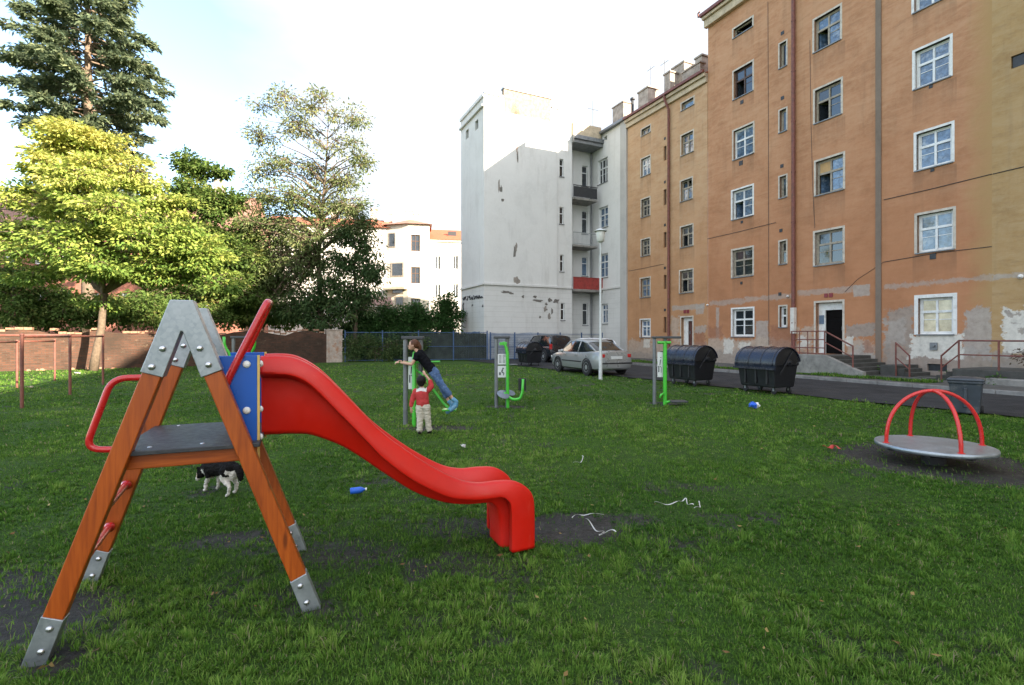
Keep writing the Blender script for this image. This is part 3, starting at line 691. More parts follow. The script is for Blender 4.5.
# ---------------------------------------------------------------- buildings
def wall_with_holes(x0, x1, z0, z1, holes, mats, parent, name='wall', depth=1.0, back=True, y=0.0):
    """wall sheet in the plane y, openings get reveals and a dark room behind; holes: (xa, xb, za, zb)"""
    m = MB()
    xs = sorted({x0, x1, *[h[0] for h in holes], *[h[1] for h in holes]}); zs = sorted({z0, z1, *[h[2] for h in holes], *[h[3] for h in holes]})
    xs = [x for x in xs if x0 <= x <= x1]; zs = [z for z in zs if z0 <= z <= z1]
    for i in range(len(xs)-1):
        for j in range(len(zs)-1):
            cx, cz = (xs[i]+xs[i+1])/2, (zs[j]+zs[j+1])/2
            if any(h[0] < cx < h[1] and h[2] < cz < h[3] for h in holes): continue
            a, b, c, d = xs[i], xs[i+1], zs[j], zs[j+1]
            m.add([(a, y, c), (b, y, c), (b, y, d), (a, y, d)], [(0, 1, 2, 3)], 0)
    for (a, b, c, d) in holes:
        for y0_, y1_, mi in ((y, y+.22, 0), (y+.22, y+depth, 1)):
            m.add([(a, y0_, c), (a, y1_, c), (a, y1_, d), (a, y0_, d)], [(0, 1, 2, 3)], mi); m.add([(b, y0_, c), (b, y1_, c), (b, y1_, d), (b, y0_, d)], [(3, 2, 1, 0)], mi)
            m.add([(a, y0_, c), (b, y0_, c), (b, y1_, c), (a, y1_, c)], [(0, 1, 2, 3)], mi); m.add([(a, y0_, d), (b, y0_, d), (b, y1_, d), (a, y1_, d)], [(3, 2, 1, 0)], mi)
        m.add([(a, y+depth, c), (b, y+depth, c), (b, y+depth, d), (a, y+depth, d)], [(0, 1, 2, 3)], 1)
    return m.build(name, mats, parent, fix=False)

def window(parent, hole, fm, glass, surround=None, cols=2, transom=.62, open_=None, sub=False, sill=True, bw=.10, board=None, slanted=False):
    """a casement window in a wall opening; open_: set of pane numbers left open (0 1 upper, 2 3 lower)"""
    xa, xb, za, zb = hole; y = .14; fw = .065; o = MB()
    w_, h_ = xb-xa, zb-za; open_ = open_ or set()
    # outer frame in the reveal
    o.box(xa+.002, xa+fw, y, y+.07, za+.002, zb-.002); o.box(xb-fw, xb-.002, y, y+.07, za+.002, zb-.002)
    o.box(xa+fw, xb-fw, y, y+.07, za+.002, za+fw); o.box(xa+fw, xb-fw, y, y+.07, zb-fw, zb-.002)
    zt = za+h_*transom if transom else None
    if zt: o.box(xa+fw, xb-fw, y-.012, y+.066, zt-.045, zt+.045)
    xm = [xa+w_*k/cols for k in range(1, cols)]
    for x in xm:
        o.box(x-.038, x+.038, y-.006, y+.067, za+fw, zt-.045 if zt else zb-fw)
        if zt: o.box(x-.030, x+.030, y-.006, y+.067, zt+.045, zb-fw)
    xe = [xa+fw, *xm, xb-fw]; p = MB(); cells = []; leaves_ = []
    for r, (c, d) in enumerate(((zt, zb-fw), (za+fw, zt)) if zt else ((za+fw, zb-fw),)):
        for k in range(cols): cells.append((xe[k], xe[k+1], c, d, r, k))
    for n, (a, b, c, d, r, k) in enumerate(cells):
        if n in open_: 
            # the casement stands open into the room
            if d-c > .3:
                hx = a+.03 if k == 0 else b-.03; s = 1 if k == 0 else -1; L = (b-a)*.9
                dx, dy = s*L*.42, L*.9; cs = MB()
                cs.bar((hx, y+.09, c+.03), (hx+dx, y+.09+dy, c+.03), .035, .05); cs.bar((hx, y+.09, d-.03), (hx+dx, y+.09+dy, d-.03), .035, .05)
                cs.bar((hx+dx, y+.09+dy, c+.005), (hx+dx, y+.09+dy, d-.005), .045, .035); 
                cs.add([(hx, y+.09, c+.05), (hx+dx, y+.09+dy, c+.05), (hx+dx, y+.09+dy, d-.05), (hx, y+.09, d-.05)], [(0, 1, 2, 3)], 1); leaves_.append(cs)
            continue
        # casement sash and its glass
        s_ = .035
        o.box(a+.004, a+.004+s_, y+.01, y+.055, c+.004, d-.004); o.box(b-.004-s_, b-.004, y+.01, y+.055, c+.004, d-.004)
        o.box(a+.004+s_, b-.004-s_, y+.01, y+.055, c+.004, c+.004+s_); o.box(a+.004+s_, b-.004-s_, y+.01, y+.055, d-.004-s_, d-.004)
        if r == 1 and d-c > .6: o.box(a+.004+s_, b-.004-s_, y+.018, y+.05, (c+d)/2-.012+.1, (c+d)/2+.012+.1)
        if board is not None and n == board: continue
        tl = random.uniform(-.012, .012); tz = random.uniform(-.012, .012)
        p.add([(a, y+.035+tl, c), (b, y+.035-tl, c), (b, y+.035-tl+tz, d), (a, y+.035+tl+tz, d)], [(0, 1, 2, 3)])
    f = o.build('window', fm, parent)
    for cs in leaves_: cs.build('open_casement', [fm, glass], f, fix=False)
    if p.v: p.build('pane', glass, f, fix=False)
    if board is not None:
        a, b, c, d, r, k = cells[board]; MB().box(a+.01, b-.01, y+.02, y+.05, c+.01, d-.01).build('boarded_pane', M['board'], f)
    if surround is not None:
        s = MB(); q = .012
        s.box(xa-bw, xa, -q, .14, za-.02, zb+bw); s.box(xb, xb+bw, -q, .14, za-.02, zb+bw); s.box(xa, xb, -q, .14, zb, zb+bw)
        s.build('window_surround', surround, f)
    if sill: MB().box(xa-.05, xb+.05, -.06, .138, za-.045, za-.003).build('sill', M['zinc'], f)
    return f

def patch_poly(pts, seed, amp=.10, step=.16):
    """jagged outline through the given (x, z) points"""
    rr = random.Random(seed); out = []
    n = len(pts)
    for i in range(n):
        a, b = Vector(pts[i]), Vector(pts[(i+1) % n]); L = (b-a).length; k = max(1, int(L/step))
        nr = Vector((-(b-a).y, (b-a).x))/max(L, 1e-6)
        for j in range(k):
            t = j/k; p = a+(b-a)*t+nr*rr.gauss(0, amp*.5 if L > step else 0)+(b-a)/max(L, 1e-6)*rr.uniform(-.03, .03)
            out.append((p.x, p.y))
    return out
def patch(parent, pts_px, mat, seed, amp=.08, y=-.004, name='plaster_patch', raw=False, step=.16):
    pts = pts_px if raw else [fac(*p) for p in pts_px]
    poly = patch_poly(pts, seed, amp, step)
    bm = bmesh.new(); vs = [bm.verts.new((x, y, z)) for x, z in poly]
    f = bm.faces.new(vs); bmesh.ops.triangulate(bm, faces=[f], ngon_method='EAR_CLIP')
    me = bpy.data.meshes.new(name); bm.to_mesh(me); bm.free(); me.materials.append(mat)
    o = bpy.data.objects.new(name, me); COL.objects.link(o); o.parent = parent; return o
def strip_px(pts, half, steps=1):
    up = [(x, y-half) for x, y in pts]; dn = [(x, y+half) for x, y in reversed(pts)]; return up+dn
def hole_px(xl, xr, yt, yb, bw=.10, a=0.0):
    """pixel box of a window with its pale border -> opening"""
    xc = (xl+xr)/2
    x0 = fac(xl, YH, a)[0]; x1 = fac(xr, YH, a)[0]; zt = fac(xc, yt, a)[1]; zb = fac(xc, yb, a)[1]
    return (x0+bw, x1-bw, zb+.03, zt-bw)

# plaster with its cement repairs and bare spots: boxes on the wall, their edges broken by noise
GREY, GREY2, PINK, LIME, BARE = (.30, .26, .225), (.37, .335, .30), (.43, .34, .27), (.60, .57, .51), (.30, .14, .085)
def repairs(items):
    def ex(t, c, v, n2):
        sx = t.node('ShaderNodeSeparateXYZ'); t.link(v, sx.inputs[0]); X, Z = sx.outputs[0], sx.outputs[2]
        na = t.math('SUBTRACT', t.noise(v, 1.6, 9, .72), .5); nb = t.math('SUBTRACT', t.noise(t.coords((1, 1, 1)), 3.7, 8, .75, .8), .5)
        for k, (pts, col, amp, soft, op) in enumerate(items):
            q = [fac(*p) for p in pts]; x0, x1 = min(p[0] for p in q), max(p[0] for p in q); z0, z1 = min(p[1] for p in q), max(p[1] for p in q)
            d = t.math('MINIMUM', t.math('MINIMUM', t.math('SUBTRACT', X, x0), t.math('SUBTRACT', x1, X)), t.math('MINIMUM', t.math('SUBTRACT', Z, z0), t.math('SUBTRACT', z1, Z)))
            d = t.math('MULTIPLY_ADD', na, amp*2.6, d); d = t.math('MULTIPLY_ADD', nb, amp*1.8+.08, d)
            mk = t.ramp(t.math('MULTIPLY_ADD', d, 1/soft*.5, .5), [(.42, (0,)*3), (.62, (op,)*3)])
            cc = t.ramp(n2, [(.3, tuple(x*.72 for x in col)), (.5, col), (.75, tuple(min(1, x*1.22) for x in col))])
            c = t.mix(mk, c, cc)
        return c
    return ex
def band(pts, h): return [(p[0], p[1]-h) for p in pts]+[(p[0], p[1]+h) for p in pts]
BIG = [(band([(709, 304.2), (745, 299.8)], 1.7), GREY2, .16, .16, .55), (band([(745, 300), (792, 295.4)], 2.0), GREY2, .16, .16, .55), (band([(798, 294.5), (852, 287.5)], 1.6), GREY2, .16, .16, .55), (band([(884.5, 287.3), (930, 282.6)], 1.9), GREY2, .18, .16, .55), (band([(930, 282.6), (993, 276.9)], 1.9), GREY2, .18, .16, .55),
    ([(853, 285.5), (870, 296)], GREY2, .06, .08, .8), ([(755.5, 321), (768.5, 347)], GREY2, .10, .08, .8), ([(716, 308), (719.2, 339)], GREY2, .08, .08, .7),
    ([(705, 338), (795, 374)], PINK, .55, .35, .85), ([(705, 350), (795, 374)], GREY, .5, .3, .7), ([(706, 326), (722, 338)], BARE, .4, .2, .7), ([(770, 324), (793, 350)], BARE, .5, .2, .7), ([(724, 340), (733, 354)], LIME, .3, .1, .85), ([(739, 342), (750, 354)], LIME, .3, .1, .8),
    ([(797, 328), (812, 351)], PINK, .5, .2, .8), ([(799, 334), (808, 348)], LIME, .35, .1, .8), ([(845, 325), (876, 337)], GREY, .25, .12, .85), ([(845, 339), (876, 380)], PINK, .45, .2, .85), ([(850, 345), (874, 362)], GREY2, .45, .15, .8), ([(864, 340), (874, 352)], BARE, .35, .15, .7), ([(846, 337), (853.5, 346)], LIME, .15, .06, .9),
    ([(885, 309), (914, 348)], GREY, .40, .25, .85), ([(885, 318), (905, 344)], GREY2, .5, .25, .6), ([(884, 345), (993, 392)], GREY, .35, .2, .85), ([(963, 308), (991.5, 357)], GREY2, .35, .2, .85), ([(910, 335), (962, 359)], LIME, .30, .12, .95), ([(918, 333), (956, 346)], LIME, .2, .1, .95)]
LOW = [([(628, 340), (662, 366)], PINK, .5, .3, .8), ([(660, 342), (706, 366)], PINK, .5, .3, .8), (band([(672, 309), (705, 305.3)], 1.7), GREY2, .12, .1, .7), ([(696, 305), (704, 314)], GREY2, .12, .1, .7), ([(694.5, 330), (706, 345)], BARE, .4, .2, .8), ([(694.5, 326), (706, 333)], GREY2, .25, .1, .7), ([(671, 316), (679, 342)], PINK, .4, .2, .8), ([(644, 339), (650, 348)], LIME, .2, .1, .8), ([(629, 352), (706, 368)], GREY, .4, .2, .7)]
OCH = [([(1003, 309), (1042, 356)], LIME, .35, .12, .95), (band([(993, 277), (1034, 274.6)], 2.3), GREY2, .12, .1, .7), ([(993, 352), (1100, 400)], GREY, .35, .2, .85), ([(1008, 313), (1013, 318)], GREY, .3, .06, .9), ([(1014, 311), (1021, 316)], GREY, .3, .06, .9), ([(1010, 321), (1018, 327)], GREY, .35, .06, .8), ([(1018, 326), (1026, 333)], GREY, .35, .06, .8)]
def with_streaks(inner, cols, fade=None):
    """rain streaks running down the wall from every sill of a window column"""
    def ex(t, c, v, n2):
        sx = t.node('ShaderNodeSeparateXYZ'); t.link(v, sx.inputs[0]); X, Z = sx.outputs[0], sx.outputs[2]
        st = t.noise(t.coords((7, 1, .5)), 1.2, 6, .7); tot = None
        for (xa, xb, za, zb, k) in cols:
            x0, x1 = fac(xa, 336)[0], fac(xb, 336)[0]; m_ = (xa+xb)/2; z0, z1 = fac(m_, za)[1], fac(m_, zb)[1]; sp = (z0-z1)/k
            zz = t.math('SUBTRACT', sp, t.math('MODULO', t.math('ADD', t.math('SUBTRACT', Z, z1), sp*6), sp))   # depth below the sill above
            zz = t.math('MODULO', zz, sp); f = t.math('SUBTRACT', 1, t.math('MULTIPLY', zz, 1/1.35))
            ins = t.math('MULTIPLY', t.math('GREATER_THAN', X, x0-.05), t.math('LESS_THAN', X, x1+.05))
            edge = t.math('MULTIPLY_ADD', t.math('ABSOLUTE', t.math('SUBTRACT', X, (x0+x1)/2)), 1.1/(x1-x0), .35)
            d = t.math('MULTIPLY', t.math('MULTIPLY', t.math('MAXIMUM', f, 0), ins), edge); tot = d if tot is None else t.math('MAXIMUM', tot, d)
        if fade:
            fx = t.math('MULTIPLY', t.math('ADD', t.math('SUBTRACT', X, fade-.9), t.math('MULTIPLY', t.math('SUBTRACT', t.noise(v, 1.1, 6, .7), .5), 1.2)), 1/.9)
            c = t.mix(t.ramp(fx, [(.1, (0,)*3), (1, (1,)*3)]), c, (.39, .245, .112))
        mk = t.ramp(t.math('MULTIPLY', tot, t.math('MULTIPLY_ADD', st, 2.4, -.55)), [(.05, (0,)*3), (.6, (.36,)*3)])
        c = t.mix(mk, c, (.15, .095, .062)); return inner(t, c, v, n2)
    return ex
COLS = [(733, 753, 34, 279, 4), (814, 844, 48, 267, 3), (914, 955, 85, 253, 2)]
fcd = M.pop('_facade')
M['orange'] = fcd('orange_plaster', (.315, .148, .075), (.43, .212, .114), (.49, .28, .165), (.25, .140, .085), (.54, .33, .20), base=(.36, .285, .225), extra=with_streaks(repairs(BIG), COLS, fac(992, 336)[0]), low=(.335, .148, .072))
M['orange2'] = fcd('pale_orange_plaster', (.36, .195, .098), (.48, .285, .155), (.53, .35, .21), (.25, .165, .105), (.54, .40, .27), base=(.38, .31, .245), extra=with_streaks(repairs(LOW), [(641, 650.5, 176, 297.6, 3), (680, 693.8, 154, 293, 3)]), low=(.35, .175, .085))
M['ochre'] = fcd('ochre_plaster', (.30, .18, .078), (.39, .245, .108), (.43, .285, .15), (.23, .155, .09), (.45, .33, .19), base=(.33, .285, .23), extra=repairs(OCH))
# ---------------- big orange house
def big_house():
    b0 = thing('orange_tenement', 'tall shabby orange plaster tenement with dark doorway, wide white framed windows and long red downpipe', 'building', P0, RZ)
    XL = fac(708, 336)[0]; XR = fac(992, 336)[0]; H = 19.75
    S, SW, SO = M['surround'], M['surround_white'], M['surround_orange']; gl, gc, gb = M['glass'], M['glass_curtain_sky'], M['glass_bright']
    fw, fo, fb = M['frame_white'], M['frame_old'], M['frame_brown']
    L = []
    def add(px, fm, glass, sur, bw=.09, **k): L.append((hole_px(*px, bw), fm, glass, sur, bw, k))
    add((732.1, 753.8, 21.7, 33), fo, gl, S, cols=1, transom=None, open_={0})
    add((732.3, 754, 64.9, 95.6), fb, gl, S, open_={2})
    add((732.1, 754.6, 125.5, 157), fw, gc, S)
    add((731, 754, 186.8, 218), fw, gc, SW, open_={2})
    add((731, 754, 247.3, 277), fo, gl, S)
    add((731, 754.5, 307.2, 337), fw, gl, SW)
    for yt, yb in ((41, 67.5), (108, 132), (174.7, 198), (239.7, 264.4), (304.9, 327.6)):
        add((778.3, 787.6, yt, yb), fo if yt < 300 else fw, gl, S, .07, cols=1, transom=.55 if yt > 230 else None)
    add((812.4, 842.2, 10.9, 46.6), fo, gc, S, open_={2}); add((813, 843, 83, 119.3), fo, gl, S, open_={2})
    add((814, 845.2, 155.8, 193), fo, gc, S, open_={2}, board=0); add((813, 844.8, 228.3, 264.8), fo, gl, S)
    add((911.5, 951.5, -38, 5), fw, gc, SW); add((912.2, 952.8, 41.8, 83.5), fw, gc, SW); add((913.7, 954.6, 126.6, 167), fw, gc, SW)
    add((914.4, 956, 209.8, 251.6), fw, gc, S); add((914.3, 957.2, 294, 335), fw, gb, SW, .13)
    dx0 = fac(813.7, 336)[0]; dx1 = fac(844.8, 336)[0]; dz1 = fac(829, 300)[1]; dz0 = .80
    door = (dx0+.1, dx1-.1, dz0, dz1-.1)
    bx = (fac(927, 336)[0], fac(947, 336)[0], .28, fac(937, 364)[1])
    holes = [l[0] for l in L]+[door, bx]
    wall_with_holes(XL, XR, -.1, H, holes, [M['orange'], M['room']], b0)
    for h, fm, glass, sur, bw, k in L: window(b0, h, fm, glass, sur, bw=bw, **k)
    # door: white frame panel, dark leaf
    d = MB(); xa, xb, za, zb = door; xs = xa+(xb-xa)*.26
    d.box(xa+.003, xs, .20, .26, za+.01, zb-.01); d.box(xs, xb-.003, .20, .26, zb-.34, zb-.01); d.box(xb-.07, xb-.003, .20, .26, za+.01, zb-.34)
    fr = d.build('door_frame', M['surround_white'], b0)
    l = MB(); l.box(xs+.01, xb-.08, .30, .35, za+.02, zb-.35)
    for i in range(3): l.box(xs+.1, xb-.17, .285, .31, za+.2+i*.72, za+.2+i*.72+.58)
    dd = l.build('door', M['door_dark'], b0, bevel=.006)
    MB().box(xb-.19, xb-.13, .25, .298, za+1.05, za+1.22).build('handle', M['zinc'], dd)
    s = MB(); s.box(xa-.09, xa, -.012, .14, za, zb+.09); s.box(xb, xb+.09, -.012, .14, za, zb+.09); s.box(xa, xb, -.012, .14, zb, zb+.09); s.build('door_surround', M['surround'], b0)
    MB().box(xa+.04, xa+.26, .17, .195, za+1.35, za+1.75).build('bell_panel', M['sign_blue'], b0)
    hx, hz = fac(828, 295.3); MB().box(hx-.16, hx-.01, -.03, -.006, hz-.09, hz+.09).box(hx+.05, hx+.22, -.03, -.006, hz-.09, hz+.09).build('house_number', M['house_sign'], b0)
    MB().box(bx[0], bx[1], .1, .14, bx[2], bx[3]).build('cellar_grille', M['iron_dark'], b0)
    # cornice, gutter, flat roof, side wall
    c = MB(); c.box(XL-.10, XR, -.24, -.002, H-.55, H-.12); c.box(XL-.14, XR, -.38, -.002, H-.12, H+.05); c.build('cornice', M['cornice'], b0, bevel=.03)
    g = MB(); g.box(XL-.2, XR, -.50, -.30, H+.052, H+.22); g.tube([(XL-.2, -.42, H+.2), (XL-.32, -.42, H+.16), (XL-.34, -.42, H+.38), (XL-.2, -.42, H+.42)], .045, 8); g.build('gutter', M['rust'], b0)
    r = MB(); r.box(XL, XR, .002, 11, H-.3, H+.1); r.build('roof', M['roof_dark'], b0)
    MB().add([(XL, 0, -.1), (XL, 11, -.1), (XL, 11, H), (XL, 0, H)], [(0, 1, 2, 3)]).add([(XL, 11, -.1), (XR, 11, -.1), (XR, 11, H), (XL, 11, H)], [(0, 1, 2, 3)]).build('rear_wall', M['orange'], b0)
    # long downpipe, grey joint strip, cables, vents
    px = fac(795, 336)[0]; p = MB(); p.tube([(px, -.12, .5), (px, -.12, H+.05)], .085, 10)
    for z in (2.2, 4.6, 7, 9.4, 11.8, 14.2, 16.6, 18.8): p.tube([(px, -.12, z), (px, -.12, z+.05)], .1, 10)
    p.build('downpipe', M['rust'], b0, True, auto=50)
    MB().box(px-.095, px+.095, -.215, -.025, 1.72, 2.95).build('pipe_guard', M['plaster_white'], b0)
    ga, gz = fac(876, 336)[0], fac(881.5, 336)[0]; MB().box(ga, gz, -.045, -.003, -.05, H-.6).build('cement_strip', M['greystrip'], b0)
    for (x, y, s_) in ((782.5, 33, .085), (782.5, 98, .085), (782, 166, .085), (781, 230.5, .08), (780, 294, .08), (741, 163, .12), (742, 102, .10), (742, 222, .07), (741.5, 283, .07), (931, 86.5, .06), (932.5, 170, .06), (933, 256.5, .10)):
        vx, vz = fac(x, y); MB().box(vx-s_, vx+s_, -.02, -.003, vz-s_, vz+s_).build('vent', M['iron_dark'], b0)
    vx, vz = fac(934, 346); v = MB(); v.box(vx-.12, vx+.12, -.05, -.006, vz-.15, vz+.13); v.lathe([(.06, 0), (.06, .05)], 12, (vx, -.05, vz+.02), (0, -1, 0)); v.build('gas_valve', M['zinc'], b0)
    def crack(pts, w_, nm='cable'):
        m = MB(); q = [Vector((fac(x, y)[0], -.012, fac(x, y)[1])) for x, y in pts]; m.tube(q, w_, 5); m.build(nm, M['iron_dark'], b0)
    crack([(884, 199.8), (930, 189.3), (976, 178), (992, 174)], .014); crack([(707, 239), (740, 231.5), (776, 222.5)], .013); crack([(768, 2), (768.5, 120), (769, 345)], .010)
    crack([(810, 40), (811, 120), (813, 190), (815, 228)], .008); crack([(884, 262), (940, 252.5), (992, 246.5)], .012)
    crack([(845, 292), (858, 279), (872, 270), (884, 262)], .008)
    for x, y in ((788.3, 296.3), (708, 305)):
        q = fac(x, y); MB().lathe([(.05, 0), (.06, .05), (.02, .12)], 10, (q[0], -.004, q[1]), (0, -1, 0)).build('insulator', M['cap'], b0)
    # entrance stair: landing, steps, cheek wall; railing stands on it
    A = 3.1; xl = fac(789, 336, A)[0]; xm = fac(823, 336, A)[0]; xr = fac(863, 336, A)[0]
    s = MB(); s.box(xl, xm, -A+.22, -.003, 0, .80)
    n = 5
    for i in range(n): s.box(xm+i*.30, xm+(i+1)*.30-.002 if i < n-1 else xm+n*.30, -A+.45, -.06, 0, .80-.135*(i+1))
    s.build('entrance_steps', M['dark_concrete'], b0, bevel=.012)
    def to(u, v, d): return (u, d, v)
    q = MB(); q.prism([(xl-.05, 0), (xr, 0), (xr, .28), (xr-.25, .36), (xm+.05, .86), (xl-.05, .86)], to, -A, -A+.2); q.build('stair_cheek', M['concrete'], b0, bevel=.02)
    rl = thing('stair_railing', 'rusty red railing with square grid beside the dark entrance door', 'railing', W(A-.1, -xl, .86), RZ)
    m = MB(); Lr = xm-xl
    for k, x in enumerate(np.linspace(.05, Lr, 5)): m.tube([(x, 0, 0), (x, 0, .93)], .028 if k in (0, 4) else .02, 6)
    for z in (.93, .60, .27, .05): m.tube([(.02, 0, z), (Lr, 0, z)], .024, 6)
    xe = xr-xl-.42; m.tube([(Lr, 0, .93), (xe, 0, .36)], .03, 6); m.tube([(Lr, 0, .5), (xe, 0, -.06)], .022, 6); m.tube([(xe, 0, .37), (xe, 0, -.5)], .03, 6)
    m.build('rail_bars', M['rust'], rl, True, auto=40)
    # terrace by the next flat, small steps, their railings
    A2 = 2.3; tx0 = fac(952, 336, A2)[0]; tx1 = tx0+9
    t = MB(); t.box(tx0, tx1, -A2, -.012, 0, .53); t.build('terrace', M['dark_concrete'], b0, bevel=.02)
    t2 = MB(); t2.box(tx0+1.0, tx1, -A2-.35, -A2-.003, 0, .30); t2.build('terrace_plinth', M['concrete'], b0, bevel=.03)
    t3 = MB()
    for i in range(3): t3.box(tx0-.28*(i+1), tx0-.28*i-.003, -A2+.25, -.6, 0, .40-.13*i)
    t3.build('terrace_steps', M['dark_concrete'], b0, bevel=.01)
    A3 = 1.6; sx0 = fac(880, 336, A3)[0]; sx1 = fac(895, 336, A3)[0]
    u_ = MB(); u_.box(sx0, sx1, -A3, -.05, 0, .50)
    for i in range(3): u_.box(sx1+.003+.26*i, sx1+.26*(i+1), -A3+.1, -.3, 0, .38-.125*i)
    u_.build('side_steps', M['dark_concrete'], b0, bevel=.015)
    r2 = thing('step_railing', 'short sloping rusty railing beside low cellar steps', 'railing', W(A3-.05, -sx1, .1), RZ); m = MB()
    e = fac(908.7, 356.7, A3)[0]-sx1
    m.tube([(0, 0, .0), (0, 0, 1.27)], .03, 6); m.tube([(0, 0, 1.25), (e, 0, .78)], .03, 6); m.tube([(e, 0, -.08), (e, 0, .80)], .03, 6); m.tube([(0, 0, .7), (e, 0, .28)], .022, 6)
    m.build('rail_bars', M['rust'], r2, True, auto=40)
    r3 = thing('terrace_railing', 'long rusty pipe railing along the raised terrace with dry vines', 'railing', W(A2-.08, -tx0, .53), RZ); m = MB()
    x0_ = fac(940, 336, A2)[0]-tx0; x1_ = fac(957.5, 336, A2)[0]-tx0
    m.tube([(x0_, 0, -.5), (x0_, 0, .42)], .028, 6); m.tube([(x0_, 0, .40), (x1_, 0, .92), (8.5, 0, .92)], .03, 6); m.tube([(x0_, 0, .0), (x1_, 0, .46), (8.5, 0, .46)], .024, 6)
    for k in range(9): m.tube([(x1_+k*1.02, 0, 0), (x1_+k*1.02, 0, .92)], .03, 6)
    m.build('rail_bars', M['rust'], r3, True, auto=40)
    return XL, XR, tx0, A2
XL_BIG, XR_BIG, TX0, TA2 = big_house()

def row_house():
    """ochre house next door, running on past the picture"""
    o = thing('ochre_tenement', 'yellow ochre plastered tenement wall joining the orange house at the picture edge', 'building', P0, RZ)
    x0, x1, H = XR_BIG, 66.0, 23.2; L = []
    x = x0+4.2
    while x < x1-3:
        for f in range(6):
            z = 1.75+f*3.17
            if f < 5 or True: L.append((x, x+1.35, z, z+1.6))
        x += 4.4
    vx, vz = fac(1019.5, 59.5); hole = (vx-.22, vx+.22, vz-.22, vz+.2)
    wall_with_holes(x0, x1, -.1, H, L[:18]+[hole], [M['ochre'], M['room']], o)
    for h in L[:18]: window(o, h, M['frame_white'], M['glass_curtain_sky'], M['surround'])
    MB().box(hole[0]+.03, hole[1]-.03, .05, .1, hole[2]+.03, hole[3]-.03).build('vent', M['iron_dark'], o)
    c = MB(); c.box(x0, x1, -.3, -.002, H-.5, H); c.build('cornice', M['cornice'], o); MB().box(x0+.003, x1, .002, 11, H-.2, H+.1).build('roof', M['roof_dark'], o)
    MB().add([(x1, 0, 0), (x1, 11, 0), (x1, 11, H), (x1, 0, H)], [(0, 1, 2, 3)]).add([(x0, 11, 0), (x1, 11, 0), (x1, 11, H), (x0, 11, H)], [(0, 1, 2, 3)]).build('rear_wall', M['ochre'], o)
    q = fac(1021.3, 276.6); MB().lathe([(.06, 0), (.08, .05), (.02, .14)], 10, (q[0], -.004, q[1]), (0, -1, 0)).build('insulator', M['cap'], o)
    m = MB(); pts = [(993, 174), (1010, 170), (1040, 163)]; m.tube([Vector((fac(x, y)[0], -.012, fac(x, y)[1])) for x, y in pts], .014, 5); m.build('cable', M['iron_dark'], o)
row_house()

